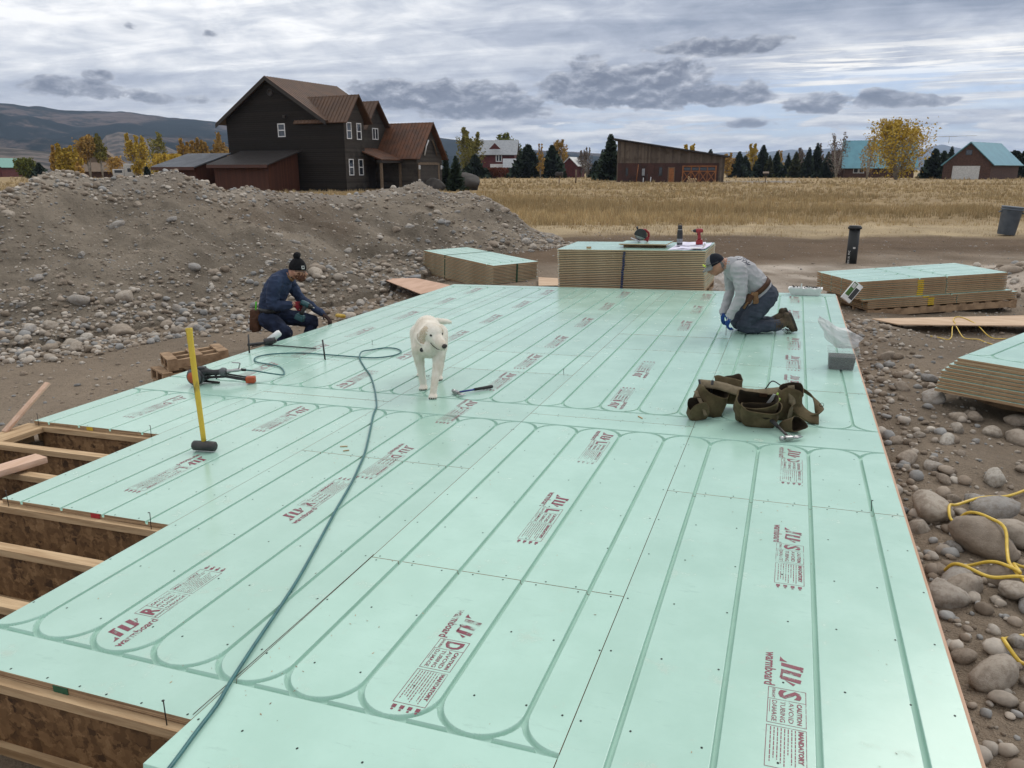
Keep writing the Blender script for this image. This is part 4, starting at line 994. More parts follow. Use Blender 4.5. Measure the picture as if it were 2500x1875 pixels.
# clear plastic wrap at the foot of the tall stack
m, t, b = nodes('clear_film'); b.inputs['Base Color'].default_value = (.62, .60, .58, 1); b.inputs['Roughness'].default_value = .25; b.inputs['Alpha'].default_value = .42
def crumple(name, label, cx, cy, cz, sx, sy, sz, mat, seed, cat, parent=None, deckf=False):
    V = I3.copy(); V2 = V.copy()
    for i, v in enumerate(V): V2[i] = v * (1 + .38 * mnoise.noise(Vector(v) * 2.2 + Vector((seed, 0, 0))) + .16 * mnoise.noise(Vector(v) * 6 + Vector((0, seed, 0))))
    V2 = V2 * np.array([sx, sy, sz]) + np.array([cx, cy, cz])
    o = link(name, np_mesh(name, V2, F3, mat, False), parent)
    if parent is None: tag(o, label, cat)
    if deckf: DECK.append(o)
    return o
pw = gp(1735, 700, -.2); crumple('plastic_wrap', 'crumpled clear plastic wrap at the foot of the tall stack', pw[0], pw[1] + .6, -.12, .30, .2, .22, 'clear_film', 4, 'wrap')

# things on the tall stack (stack frame: x right, y away, z up) -----------------
def onB(x, y, rz=0, z=0): return poseB @ Matrix.Translation((x, y, z)) @ Matrix.Rotation(rz, 4, 'Z')
o = slab('offcut', .80, .48); ob = link('panel_offcut', o); ob.matrix_basis = onB(.98, .30, R_(-2), .070); tag(ob, 'cut piece of green panel raised on a block on the tall stack', 'panel')
o = MB().box(1.03, 1.73, .42, .52, .0005, .039).build('wood_block', 'pallet_wood'); o.matrix_basis = poseB; tag(o, 'dark wooden block under the cut green panel piece', 'block')
o = MB().box(-.04, .04, -.012, .012, 0, .03).box(.0, .03, -.03, .05, .0, .012).build('wood_shim', 'lumber'); o.matrix_basis = onB(.50, .17, .3); tag(o, 'small tan wood scrap on the left end of the tall stack', 'scrap')
pmat('paper', (.76, .76, .80), .9, (.62, .60, .74), 9, 4, .45, .7); pmat('plastic_red', (.30, .016, .02), .4, (.22, .012, .015), 8); pmat('plastic_black', (.015, .015, .016), .5, (.022, .022, .023), 9); pmat('rubber', (.02, .02, .02), .8)
pp2 = thing('building_plans', 'unrolled white plan sheets on the right end of the tall stack', 'papers'); pp2.matrix_basis = poseB
def sheetgrid(x0, x1, y0, y1, z, curl, n=8):
    mb = MB(); vs = []; fs = []
    for j in range(n + 1):
        for i in range(n + 1):
            a = i / n; c_ = j / n; vs.append((x0 + (x1 - x0) * a + .02 * math.sin(c_ * 3), y0 + (y1 - y0) * c_, z + .006 * math.sin(a * 7 + c_ * 4) ** 2 + curl * max(0, a - .8) ** 2 * 25 * (.4 + c_)))
    for j in range(n):
        for i in range(n): k = j * (n + 1) + i; fs.append((k, k + 1, k + n + 2, k + n + 1))
    mb.add(vs, fs, 0, True); return mb
sheetgrid(1.83, 2.38, .08, .80, .004, .0).build('sheet', 'paper', pp2); sheetgrid(1.95, 2.41, .16, .95, .013, .01).build('sheet', 'paper', pp2); sheetgrid(1.88, 2.30, .50, 1.05, .022, 0).build('sheet', 'paper', pp2)
o = sheetgrid(-.11, .11, -.06, .06, .0, .05).build('paper_scrap', 'print_white'); o.matrix_basis = onB(2.29, .12, .2, .03); tag(o, 'curled pale paper scrap lying on the plan sheets', 'paper')
# insulated bottle
bt = thing('bottle', 'black insulated bottle with a grey emblem on the tall stack', 'bottle'); bt.matrix_basis = onB(1.93, .62)
MB().lathe([(.0, .002), (.043, .003), (.046, .012), (.046, .235), (.040, .262), (.038, .268)], 24, cap=False).build('body', 'plastic_black', bt)
MB().lathe([(.0375, .268), (.0385, .271), (.0385, .277), (.037, .278)], 20).build('collar', 'steel', bt)
MB().lathe([(.037, .279), (.036, .330), (.030, .345), (.0, .346)], 20, cap=False).build('lid', 'plastic_black', bt)
MB().tube([(-.028, 0, .335), (-.026, 0, .366), (.026, 0, .366), (.028, 0, .335)], .006, 6).build('lid_loop', 'plastic_black', bt)
pmat('emblem_grey', (.33, .34, .36), .6, (.16, .16, .17), 90, 3, .45, .6)
MB().lathe([(.0468, .055), (.0468, .125)], 24, cap=False).build('emblem', 'emblem_grey', bt)
# red impact driver standing on its battery
def driver(name, label, M_, body, batt, deckf=False):
    d = thing(name, label, 'power drill'); d.matrix_basis = M_
    if deckf: DECK.append(d)
    MB().rbox(-.052, .060, -.040, .040, .0, .058, .008).build('battery', batt, d)
    MB().rbox(-.045, .052, -.034, .034, .056, .078, .006).build('foot', body, d)
    MB().tube([(0.002, 0, .07), (.000, 0, .12), (-.006, 0, .165), (-.010, 0, .20)], [.024, .020, .021, .026], 12, flat=1.25).build('grip', 'plastic_black' if body != 'plastic_red' else body, d)
    MB().tube([(.055, 0, .222), (.03, 0, .223), (-.03, 0, .223), (-.055, 0, .222)], [.030, .035, .035, .033], 14).build('motor_housing', body, d)
    MB().tube([(-.054, 0, .222), (-.085, 0, .222), (-.105, 0, .222)], [.031, .026, .014], 14).build('gear_nose', 'plastic_black', d)
    MB().tube([(-.104, 0, .222), (-.128, 0, .222)], .008, 8).build('chuck', 'steel', d)
    MB().box(-.036, -.022, -.007, .007, .155, .185).build('trigger', 'plastic_black', d)
    return d
driver('impact_driver', 'red cordless impact driver standing on the papers', onB(2.24, .66, R_(12), .03), 'plastic_red', 'plastic_red')
# circular saw resting on its side on the offcut
sw = thing('circular_saw', 'red and black circular saw lying on the cut panel piece', 'circular saw'); sw.matrix_basis = onB(1.24, .56, R_(14), .074) @ Matrix.Rotation(R_(22), 4, 'Y')
def disc(mb, c, r, w, axis='y', mi=0, seg=28): mb.lathe([(0, -w / 2), (r, -w / 2), (r, w / 2), (0, w / 2)], seg, mi, Matrix.Translation(c) @ (Matrix.Rotation(PI / 2, 4, 'X') if axis == 'y' else Matrix()), cap=False); return mb
disc(MB(), (0, 0, .12), .092, .003).build('blade', 'steel', sw)
mb = MB(); mb.add([(.105 * math.cos(a), s_ * .030, .12 + .105 * math.sin(a)) for s_ in (-1, 1) for a in np.linspace(-.2, PI + .3, 16)], [(i, i + 1, i + 17, i + 16) for i in range(15)] + [tuple(range(15, -1, -1)), tuple(range(16, 32))]); mb.build('blade_guard', 'plastic_black', sw)
MB().tube([(.02, .03, .13), (.02, .075, .13), (.02, .125, .13)], [.052, .055, .045], 16).build('motor', 'plastic_red', sw)
MB().tube([(-.02, .03, .205), (.05, .032, .225), (.11, .035, .20), (.14, .035, .15), (.13, .035, .10)], [.018, .022, .02, .02, .018], 10).build('handle', 'plastic_red', sw)
MB().tube([(-.08, .03, .19), (-.10, .05, .215), (-.095, .085, .22)], [.014, .018, .014], 8).build('front_grip', 'plastic_black', sw)
MB().rbox(-.13, .15, -.05, .10, .012, .02, .003).build('base_plate', 'steel', sw)
MB().rbox(.09, .16, .005, .075, .06, .13, .008).build('battery', 'plastic_red', sw)
# parts tray and carton at the back right corner of the deck
pmat('white_plastic', (.66, .67, .66), .5, (.58, .59, .58), 12); pmat('carton_green', (.05, .13, .02), .6, (.04, .10, .015), 12)
ty = thing('screw_tray', 'white tray full of screws on the far right deck corner', 'tray', (-.42, 9.16, .002), R_(-3), None, True)
mb = MB(); a0, a1, h = (.19, .09), (.235, .125), .10
mb.hexa([(-a0[0], -a0[1], 0), (a0[0], -a0[1], 0), (a0[0], a0[1], 0), (-a0[0], a0[1], 0), (-a1[0], -a1[1], h), (a1[0], -a1[1], h), (a1[0], a1[1], h), (-a1[0], a1[1], h)]); mb.build('tub', 'white_plastic', ty)
mb = MB()
for i in range(60): x, y = random.uniform(-.2, .2), random.uniform(-.1, .1); mb.tube([(x, y, h), (x + random.uniform(-.03, .03), y + random.uniform(-.02, .02), h + random.uniform(.004, .022))], .004, 5)
q_ = mb.build('screws', 'steel_dark', ty); q_['kind'] = 'stuff'
MB().box(-.215, -.06, -.118, -.112, h, h + .018).box(.02, .10, -.118, -.112, h, h + .020).box(.15, .22, -.118, -.112, h, h + .014).build('torn_rim', 'white_plastic', ty)
MB().box(-.06, -.045, -.12, -.115, h - .005, h + .075).build('tab', 'white_plastic', ty)
ct = thing('screw_carton', 'green white and black carton propped against the far deck corner', 'carton', (.115, 9.02, -.045), R_(8), None, True); ct.rotation_euler = (R_(-18), R_(38), R_(4))
MB().rbox(-.075, .075, -.025, .025, 0, .30, .003).build('box', 'white_plastic', ct)
MB().box(-.068, -.005, -.0262, -.0254, .07, .285).build('green_panel', 'carton_green', ct); MB().box(.003, .066, -.0262, -.0254, .05, .23).build('black_panel', 'plastic_black', ct); MB().box(-.06, -.015, -.0275, -.0266, .2, .27).build('barcode', 'print_white', ct)

# ------------------------------------------------------------------ buildings
def striped(name, colA, colB, axis, per, rough=.8, extra=None, metal=0.0, seam=.5, spec=.3, var=.5):
    """siding or sheet metal too far off to count: courses of width `per` along an object axis, each with its own tone"""
    m, t, b = nodes(name); p = coord(t, 'Object'); x, y, z = sep(t, p); a = {'x': x, 'y': y, 'z': z}[axis]
    k = (a * (1.0 / per)); fl = k._m('FLOOR'); fr = k._m('FRACT')
    wn = t.nodes.new('ShaderNodeTexWhiteNoise'); wn.noise_dimensions = '1D'; t.links.new(fl.k, wn.inputs['W'])
    st = {'x': (2, .5, .5), 'y': (.5, 2, .5), 'z': (.5, .5, 2)}[axis]
    g = noise(t, mapping(t, p, st), 2.5, 6, .7)
    c = mix(t, (S(t, wn.outputs[0]) * var + g * (1 - var * .5) - .15).clamp(), colB, colA)
    if extra: c = mix(t, noise(t, p, .7, 6, .65).step(.48, .68) * .8, c, extra)
    t.links.new(c.k, b.inputs['Base Color']); b.inputs['Roughness'].default_value = rough; b.inputs['Metallic'].default_value = metal; b.inputs['Specular IOR Level'].default_value = spec
    bump(t, b, fr.step(0, .12) * .7 + fr * .3, seam, .03)
    return m
striped('siding_shade', (.020, .0155, .0125), (.007, .0055, .0045), 'z', .2, .85, None, 0, .8)  # gable side: its shade is put into this near-black base colour
striped('siding_lit', (.082, .070, .060), (.026, .022, .019), 'z', .2, .85, (.016, .014, .012), 0, .8)  # paler copy for walls turned right, their sunlight put into the colour
striped('siding_red', (.085, .030, .017), (.045, .015, .009), 'x', .16, .75, None, 0, .5); striped('siding_red_y', (.10, .036, .020), (.05, .017, .010), 'y', .16, .75)
pmat('roof_rust', (.135, .052, .023), .6, (.07, .033, .019), 1.2, 6, .35, .65, (1, 1, 1), .1, spec=.4)
pmat('roof_brown', (.100, .050, .026), .6, (.07, .036, .020), .8, 6, spec=.4)
pmat('roof_grey', (.20, .215, .24), .38, (.15, .16, .18), .8, 5, metal=.25); pmat('roof_dark', (.055, .048, .046), .45, (.04, .035, .033), 2, 5, spec=.4)
pmat('trim_dark', (.028, .022, .019), .7); pmat('trim_red', (.07, .024, .016), .7); pmat('frame_white', (.72, .72, .72), .5); pmat('void_dark', (.008, .008, .009), .9)
pmat('wood_post', (.16, .11, .07), .8, (.10, .07, .045), 8); pmat('door_orange', (.30, .105, .025), .6, (.20, .068, .018), 4); pmat('roof_blue', (.10, .27, .33), .4, (.085, .23, .29), .6, 4, spec=.5); pmat('log_red', (.082, .037, .022), .75, (.045, .019, .011), 3)
pmat('garage_white', (.58, .58, .57), .6); pmat('roof_green', (.12, .30, .25), .5); pmat('barn_red', (.10, .018, .018), .8, (.06, .012, .012), 2); pmat('roof_pale', (.28, .295, .315), .5, (.22, .235, .25), 2)
striped('rust_sheet', (.075, .030, .022), (.030, .014, .012), 'x', .9, .7, (.02, .012, .011)); striped('barn_board', (.17, .135, .105), (.05, .038, .030), 'x', .28, .9, (.055, .04, .03), 0, .6)
m, t, b = nodes('window_glass'); b.inputs['Base Color'].default_value = (.02, .028, .04, 1); b.inputs['Roughness'].default_value = .06; b.inputs['Specular IOR Level'].default_value = .8
def quad_slab(mb, P, th, mi=0):
    P = [Vector(p) for p in P]; n = (P[1] - P[0]).cross(P[3] - P[0]).normalized()
    if n.z < 0: P = [P[1], P[0], P[3], P[2]]; n = -n
    return mb.hexa([tuple(p - n * th) for p in P] + [tuple(p) for p in P], mi)
def roof_plane(parent, P, mat, rib=.42, th=.10, name='roof', edge=None):
    """P: eave a, eave b, ridge b, ridge a"""
    o = quad_slab(MB(), P, th).build(name, mat, parent)
    a, b_, c, d = [Vector(p) for p in P]; n = (b_ - a).cross(d - a).normalized(); n = n if n.z > 0 else -n
    L = (b_ - a).length; k = max(2, int(L / rib)); mb = MB(); dirv_ = (b_ - a).normalized() * .03
    for i in range(k + 1):
        t_ = i / k; e0 = a + (b_ - a) * t_; e1 = d + (c - d) * t_; nn = n * .035
        mb.hexa([tuple(e0 - dirv_), tuple(e0 + dirv_), tuple(e1 + dirv_), tuple(e1 - dirv_), tuple(e0 - dirv_ + nn), tuple(e0 + dirv_ + nn), tuple(e1 + dirv_ + nn), tuple(e1 - dirv_ + nn)])
    r = mb.build('standing_seams', mat, o); r['kind'] = 'stuff'
    return o
def window(parent, o, ux, uz, w, h, n, mull='h', depth=.05, fw_=.09, fmat='frame_white'):
    """o: lower left corner, ux: direction along the wall, n: outward normal"""
    o, ux, n = Vector(o), Vector(ux), Vector(n); uz = Vector((0, 0, 1))
    def bar(x0, x1, z0, z1, d0, d1):
        p = [o + ux * x + uz * z + n * d for d in (d0, d1) for x, z in ((x0, z0), (x1, z0), (x1, z1), (x0, z1))]
        return [tuple(q) for q in p]
    mb = MB()
    for x0, x1, z0, z1 in ((0, w, 0, fw_), (0, w, h - fw_, h), (0, fw_, fw_, h - fw_), (w - fw_, w, fw_, h - fw_)): mb.hexa(bar(x0, x1, z0, z1, 0.002, depth))
    if mull == 'h': mb.hexa(bar(fw_, w - fw_, h / 2 - fw_ / 2, h / 2 + fw_ / 2, .002, depth * .9))
    elif mull == 'v': mb.hexa(bar(w / 2 - fw_ / 2, w / 2 + fw_ / 2, fw_, h - fw_, .002, depth * .9))
    f = mb.build('window', fmat, parent)
    mb = MB()
    if mull == 'h': mb.hexa(bar(fw_, w - fw_, fw_, h / 2 - fw_ / 2, .001, .012)); pane2 = MB().hexa(bar(fw_, w - fw_, h / 2 + fw_ / 2, h - fw_, .001, .012)); pane2.build('pane', 'window_glass', f)
    elif mull == 'v': mb.hexa(bar(fw_, w / 2 - fw_ / 2, fw_, h - fw_, .001, .012)); MB().hexa(bar(w / 2 + fw_ / 2, w - fw_, fw_, h - fw_, .001, .012)).build('pane', 'window_glass', f)
    else: mb.hexa(bar(fw_, w - fw_, fw_, h - fw_, .001, .012))
    mb.build('pane', 'window_glass', f); return f
# --- the dark two-storey house
HZ = -0.30
H = thing('timber_house', 'dark timber two storey house with rusty metal roofs beyond the soil heap', 'house', (-57.346, 66.873, HZ), math.atan2(-.11996, .99278))
WX, RID, EV, MX = 12.45, 10.94, 7.2, 6.22
mb = MB(); n_ = [(0, 0, 0), (WX, 0, 0), (WX, 0, EV), (MX, 0, RID - .08), (0, 0, EV)]
mb.add(n_ + [(x, 10.0, z) for x, y, z in n_], [(0, 1, 2, 3, 4), (9, 8, 7, 6, 5), (0, 5, 6, 1), (1, 6, 7, 2), (2, 7, 8, 3), (3, 8, 9, 4), (4, 9, 5, 0)]); mb.build('gable_wall', 'siding_shade', H)
mb = MB(); g = [(0, 0), (3.1, 0), (3.1, 6.65), (1.8, 8.75), (0, 6.65)]; mb.add([(WX + .002, y, z) for y, z in g] + [(15.17, y, z) for y, z in g], [(4, 3, 2, 1, 0), (0, 1, 6, 5), (1, 2, 7, 6), (2, 3, 8, 7), (3, 4, 9, 8), (4, 0, 5, 9)]); mb.build('bay_side_wall', 'siding_shade', H)
mb = MB(); mb.add([(15.18, y, z) for y, z in g], [(0, 1, 2, 3, 4)]); mb.build('bay_front_wall', 'siding_lit', H)
g = [(4.5, 0), (8.3, 0), (8.3, 6.2), (6.5, 8.55), (4.5, 6.2)]
mb = MB(); mb.add([(11.0, y, z) for y, z in g] + [(14.1, y, z) for y, z in g], [(4, 3, 2, 1, 0), (0, 1, 6, 5), (1, 2, 7, 6), (2, 3, 8, 7), (3, 4, 9, 8), (4, 0, 5, 9), (5, 6, 7, 8, 9)]); mb.build('second_bay_wall', 'siding_lit', H)
mb = MB(); mb.box(12.46, 14.0, 3.1, 4.5, 0, 6.2); mb.build('recess_wall', 'siding_shade', H)
g = [(6.3, 0), (11.1, 0), (11.1, 3.35), (8.72, 6.4), (6.3, 3.35)]
mb = MB(); mb.add([(12.6, y, z) for y, z in g] + [(19.2, y, z) for y, z in g], [(4, 3, 2, 1, 0), (0, 1, 6, 5), (1, 2, 7, 6), (2, 3, 8, 7), (3, 4, 9, 8), (4, 0, 5, 9), (5, 6, 7, 8, 9)]); mb.build('garage_wall', 'siding_lit', H)
sl = (RID - 6.63) / (MX + .97)
roof_plane(H, [(13.42, -.55, RID - sl * (13.42 - MX)), (13.42, 10.4, RID - sl * (13.42 - MX)), (MX, 10.4, RID), (MX, -.55, RID)], 'roof_brown')
roof_plane(H, [(-.98, 10.4, RID - sl * (MX + .98)), (-.98, -.55, RID - sl * (MX + .98)), (MX, -.55, RID + .002), (MX, 10.4, RID + .002)], 'roof_brown')
def gable_roof(yc, half, zr, ze, x0, x1, mat):
    roof_plane(H, [(x0, yc - half, ze), (x1, yc - half, ze), (x1, yc, zr), (x0, yc, zr)], mat)
    roof_plane(H, [(x1, yc + half, ze), (x0, yc + half, ze), (x0, yc, zr + .002), (x1, yc, zr + .002)], mat)
gable_roof(1.8, 2.05, 9.05, 6.42, 9.2, 15.75, 'roof_brown'); gable_roof(6.5, 2.25, 8.85, 5.95, 9.6, 14.6, 'roof_brown'); gable_roof(8.72, 2.75, 6.75, 3.12, 11.2, 19.75, 'roof_rust')
roof_plane(H, [(17.5, 2.65, 3.05), (17.5, 6.35, 3.05), (13.9, 6.35, 4.25), (13.9, 2.65, 4.25)], 'roof_rust', name='porch_roof')
for y in (2.85, 6.1): MB().box(17.1, 17.32, y, y + .22, 0, 2.95).build('porch_post', 'wood_post', H)
MB().box(16.9, 17.45, 2.75, 6.25, 2.72, 2.95).build('porch_beam', 'trim_dark', H); MB().box(14.12, 17.4, 3.1, 6.28, .0, .18).build('porch_floor', 'wood_post', H); MB().box(14.11, 14.16, 5.0, 6.0, .2, 2.3).build('front_door', 'trim_dark', H)
for P_ in ([(-1.0, -.58, RID - sl * (MX + 1.0) - .1), (MX, -.58, RID - .1)], [(13.44, -.58, RID - sl * (13.44 - MX) - .1), (MX, -.58, RID - .1)]):
    (xa, ya, za), (xb, yb, zb) = P_; mb = MB(); mb.hexa([(xa, ya, za - .28), (xb, yb, zb - .28), (xb, yb + .06, zb - .28), (xa, ya + .06, za - .28), (xa, ya, za + .08), (xb, yb, zb + .08), (xb, yb + .06, zb + .08), (xa, ya + .06, za + .08)]); mb.build('barge_board', 'trim_dark', H)
window(H, (6.94, -.0, 5.22), (1, 0, 0), 0, .95, 1.28, (0, -1, 0))
mb = MB(); mb.lathe([(0, -.02), (.36, -.02), (.36, .06), (.28, .07)], 20, 0, Matrix.Translation((6.3, -.03, 9.45)) @ Matrix.Rotation(PI / 2, 4, 'X'), cap=False); mb.build('round_vent', 'trim_dark', H)
MB().rbox(7.9, 8.2, -.3, -.02, 7.0, 7.25, .03).build('wall_lamp', 'trim_dark', H)
for y, z in ((.38, 4.92), (1.92, 4.90), (.45, 1.52), (1.98, 1.52)): window(H, (15.185, y, z), (0, 1, 0), 0, .74, 1.55, (1, 0, 0))
window(H, (14.115, 5.9, 5.05), (0, 1, 0), 0, 1.0, 1.15, (1, 0, 0), 'v')
gd = MB().box(19.2, 19.26, 6.75, 10.2, 0, 2.55).build('garage_door', 'siding_lit', H)
for k in range(4): MB().box(19.262, 19.275, 6.8, 10.15, .06 + k * .62, .08 + k * .62 + .56).build('door_section', 'siding_lit', gd)
MB().box(19.2, 19.30, 6.45, 6.75, 0, 2.75).box(19.2, 19.30, 10.2, 10.5, 0, 2.75).box(19.2, 19.30, 6.75, 10.2, 2.55, 2.80).build('door_surround', 'wood_post', H)
for y in (6.42, 10.62): MB().rbox(19.3, 19.45, y, y + .16, 2.1, 2.5, .03).build('porch_lamp', 'frame_white', H)
for sg in (-1, 1): MB().tube([(19.35, 8.72 + sg * 1.15, 3.5), (19.35, 8.72 + sg * .8, 4.4), (19.35, 8.72 + sg * .35, 5.0)], .07, 8).build('antler_branch', 'frame_white' if sg < 0 else 'wood_post', H)
# --- two lean-to sheds in front of the gable
def shed(label, x0, x1, y0, y1, zf, zb, roofmat, side='siding_red_y'):
    s = thing('shed', label, 'shed', (-57.346, 66.873, HZ), math.atan2(-.11996, .99278))
    MB().box(x0, x1, y0, y0 + .08, -.8, zf).build('front_wall', 'siding_red', s)
    for xx, dx_ in ((x1 - .08, .08), (x0, .08)):
        mb = MB(); mb.hexa([(xx, y0 + .081, -.8), (xx + dx_, y0 + .081, -.8), (xx + dx_, y1, -.8), (xx, y1, -.8), (xx, y0 + .081, zf), (xx + dx_, y0 + .081, zf), (xx + dx_, y1, zb), (xx, y1, zb)]); mb.build('side_wall', side, s)
    MB().box(x0 + .09, x1 - .09, y1 - .08, y1, -.8, zb).build('back_wall', 'siding_red', s)
    roof_plane(s, [(x0 - .45, y0 - .5, zf - .02), (x1 + .45, y0 - .5, zf - .02), (x1 + .45, y1 + .1, zb + .16), (x0 - .45, y1 + .1, zb + .16)], roofmat, .3, .1)
    MB().box(x0 - .45, x1 + .45, y0 - .56, y0 - .505, zf - .32, zf - .02).build('fascia', 'trim_red', s)
    return s
shed('near dark red lean to shed against the timber house gable', 2.55, 9.55, -4.6, -.35, 2.55, 3.75, 'roof_dark')
shed('far red shed with pale ribbed metal roof beside the timber house', -4.6, .6, -5.2, -.9, 2.35, 3.55, 'roof_grey')
# yard boulders and a post
pmat('boulder', (.055, .048, .042), .9, (.03, .026, .023), 2, 7, bump=.5)
for (u, v, sz, lb) in [(938, 465, 2.6, 'dark boulder by the porch of the timber house'), (1062, 467, 2.3, 'dark boulder before the garage door of the timber house'), (1138, 466, 3.4, 'large dark boulder beside the small spruce')]:
    g = gp(u, v, HZ - .05); o = link('boulder', np_mesh('boulder', lump(I3, int(u) % 40, .4) * np.array([1, .8, .72]) * sz / 2, F3, 'boulder', True)); o.location = (g[0], g[1], HZ + sz * .18); tag(o, lb, 'boulder')
# --- the weathered barn
b0, b1 = hp(1505, 445, 141)[:2], hp(1766, 445, 141)[:2]; bl = float(np.linalg.norm(b1 - b0))
Bn = thing('barn', 'long weathered shed roofed barn with X braced orange doors in the field', 'barn', (b0[0], b0[1], HZ), math.atan2(*(b1 - b0)[::-1]))
sx = bl / 1805.0; X6 = lambda a: (a - 175) * sx; 
zL, zR = 6.9, 4.15; ztop = lambda x: zL + (zR - zL) * x / bl
mb = MB(); p_ = [(0, 0, 3.18), (bl, 0, 3.18), (bl, 0, zR), (0, 0, zL)]; mb.add(p_ + [(x, 9, z) for x, y, z in p_], [(0, 1, 2, 3), (7, 6, 5, 4), (0, 3, 7, 4), (1, 5, 6, 2), (3, 2, 6, 7)]); mb.build('upper_wall', 'barn_board', Bn)
MB().box(.02, bl - .9, -.05, 8.95, -.3, 3.18).build('lower_wall', 'rust_sheet', Bn)
MB().box(bl - .9, bl - .0, -.03, 8.95, -.3, 3.178).build('corner_wall', 'barn_board', Bn)
quad_slab(MB(), [(-.8, -.9, zL + .42), (bl + .75, -.9, zR + .15), (bl + .75, 9.6, zR + .15), (-.8, 9.6, zL + .42)], .22).build('roof', 'trim_dark', Bn)
MB().box(-.02, .16, -.06, .1, -.3, zL - .1).build('corner_board', 'barn_board', Bn)
zz = lambda v: (790 - v) * sx * 1.0
dr = MB().box(X6(1060), X6(1150), -.10, -.052, 0, 2.35).build('door', 'door_orange', Bn); MB().box(X6(1045), X6(1060), -.12, -.053, 0, 2.5).box(X6(1150), X6(1163), -.12, -.053, 0, 2.5).box(X6(1060), X6(1150), -.12, -.053, 2.351, 2.5).build('door_frame', 'wood_post', Bn)
for a, w_, z0, h_ in ((325, 48, 1.05, 1.35), (890, 62, 1.05, 1.5)):
    window(Bn, (X6(a), -.052, z0), (1, 0, 0), 0, w_ * sx, h_, (0, -1, 0), None, .06, .10, 'trim_dark')
MB().rbox(X6(608), X6(655), -.16, -.055, 1.1, 2.25, .02).build('meter_box', 'roof_pale', Bn)
gx0, gx1 = X6(1300), X6(1838); bd = MB().box(gx0, gx1, -.09, -.052, .05, 2.55).build('barn_door', 'rust_sheet', Bn)
MB().box(gx0 - .15, gx0, -.14, -.053, 0, 2.75).box(gx1, gx1 + .15, -.14, -.053, 0, 2.75).box(gx0, gx1, -.14, -.053, 2.58, 2.75).build('door_frame', 'door_orange', Bn)
wv = (gx1 - gx0) / 4
for k in range(4):
    a, e_ = gx0 + k * wv + .08, gx0 + (k + 1) * wv - .08; mb = MB(); z0, z1 = .12, 1.75
    for (xa, za, xb, zb) in ((a, z0, e_, z1), (a, z1, e_, z0)):
        d_ = Vector((xb - xa, 0, zb - za)).normalized(); nn = Vector((-d_.z, 0, d_.x)) * .07; y0_ = -.125 if za < zb else -.13
        mb.hexa([(xa - nn.x, y0_, za - nn.z), (xb - nn.x, y0_, zb - nn.z), (xb - nn.x, -.091, zb - nn.z), (xa - nn.x, -.091, za - nn.z), (xa + nn.x, y0_, za + nn.z), (xb + nn.x, y0_, zb + nn.z), (xb + nn.x, -.091, zb + nn.z), (xa + nn.x, -.091, za + nn.z)])
    mb.build('cross_brace', 'door_orange', bd)
    MB().box(a, e_, -.118, -.092, 1.76, 1.9).box(a - .07, a, -.119, -.092, .06, 2.5).box(e_, e_ + .07, -.119, -.092, .06, 2.5).build('door_rail', 'door_orange', bd)
    MB().box(a + .05, e_ - .05, -.1, -.0915, 1.98, 2.42).build('door_pane', 'window_glass', bd)
# stakes and a spool before the barn
for (a, lean, h_, lb, mt) in [(520, .25, 2.9, 'tall rusty pole leaning on the barn wall', 'door_orange'), (700, 0, 1.3, 'short dark stake left of the barn door', 'trim_dark'), (1283, 0, .9, 'low stake beside the barn doors', 'wood_post'), (760, .05, .8, 'pale garden stake before the barn wall', 'frame_white'), (635, .03, .7, 'pale stake under the barn meter box', 'frame_white')]:
    o = thing('stake', lb, 'stake', (b0[0], b0[1], HZ), Bn.rotation_euler.z, 'stakes before the barn'); MB().tube([(X6(a), -1.2, -.1), (X6(a) + lean, -.9, h_)], .07, 8).build('shaft', mt, o); MB().tube([(X6(a) + lean, -.9, h_ - .02), (X6(a) + lean * 1.02, -.9, h_ + .1)], [.075, .03], 8).build('tip', mt, o)
o = thing('wood_pile', 'small pile of split logs before the barn doors', 'wood pile', (b0[0], b0[1], HZ), Bn.rotation_euler.z)
for k in range(9):
    r_ = .17; MB().tube([(X6(1380) + (k % 4) * .38 + (.18 if k > 3 else 0), -2.6, .2 + (k // 4) * .32), (X6(1380) + (k % 4) * .38 + (.18 if k > 3 else 0), -1.7, .22 + (k // 4) * .32)], r_, 9).build('log', 'lumber', o)
# --- houses with blue roofs far right, red house, far left barn
def simple_gable(name, label, u0, v0, hd, yaw, w, d, hw, hr, wall, roof, over=.5, cat='house'):
    """w along local x (ridge direction), d deep; eaves hw, ridge hr"""
    g = hp(u0, v0, hd); o = thing(name, label, cat, (g[0], g[1], HZ), yaw)
    mb = MB(); e = [(0, 0, -.4), (0, d, -.4), (0, d, hw), (0, d / 2, hr), (0, 0, hw)]
    mb.add(e + [(w, y, z) for x, y, z in e], [(4, 3, 2, 1, 0), (5, 6, 7, 8, 9), (0, 1, 6, 5), (1, 2, 7, 6), (2, 3, 8, 7), (3, 4, 9, 8), (4, 0, 5, 9)]); mb.build('wall', wall, o)
    s_ = (hr - hw) / (d / 2)
    quad_slab(MB(), [(-over, -over, hw - s_ * over + .1), (w + over, -over, hw - s_ * over + .1), (w + over, d / 2, hr + .1), (-over, d / 2, hr + .1)], .16).build('roof', roof, o)
    quad_slab(MB(), [(w + over, d + over, hw - s_ * over + .1), (-over, d + over, hw - s_ * over + .1), (-over, d / 2, hr + .102), (w + over, d / 2, hr + .102)], .16).build('roof', roof, o)
    return o
camyaw = lambda u: -math.atan2(ray(u, 415)[0], ray(u, 415)[1])
b_ = simple_gable('cabin', 'log cabin with steep teal metal roof behind the golden tree', 2060, 430, 235, camyaw(2150) + R_(6), 17, 11, 3.3, 9.7, 'log_red', 'roof_blue', .8)
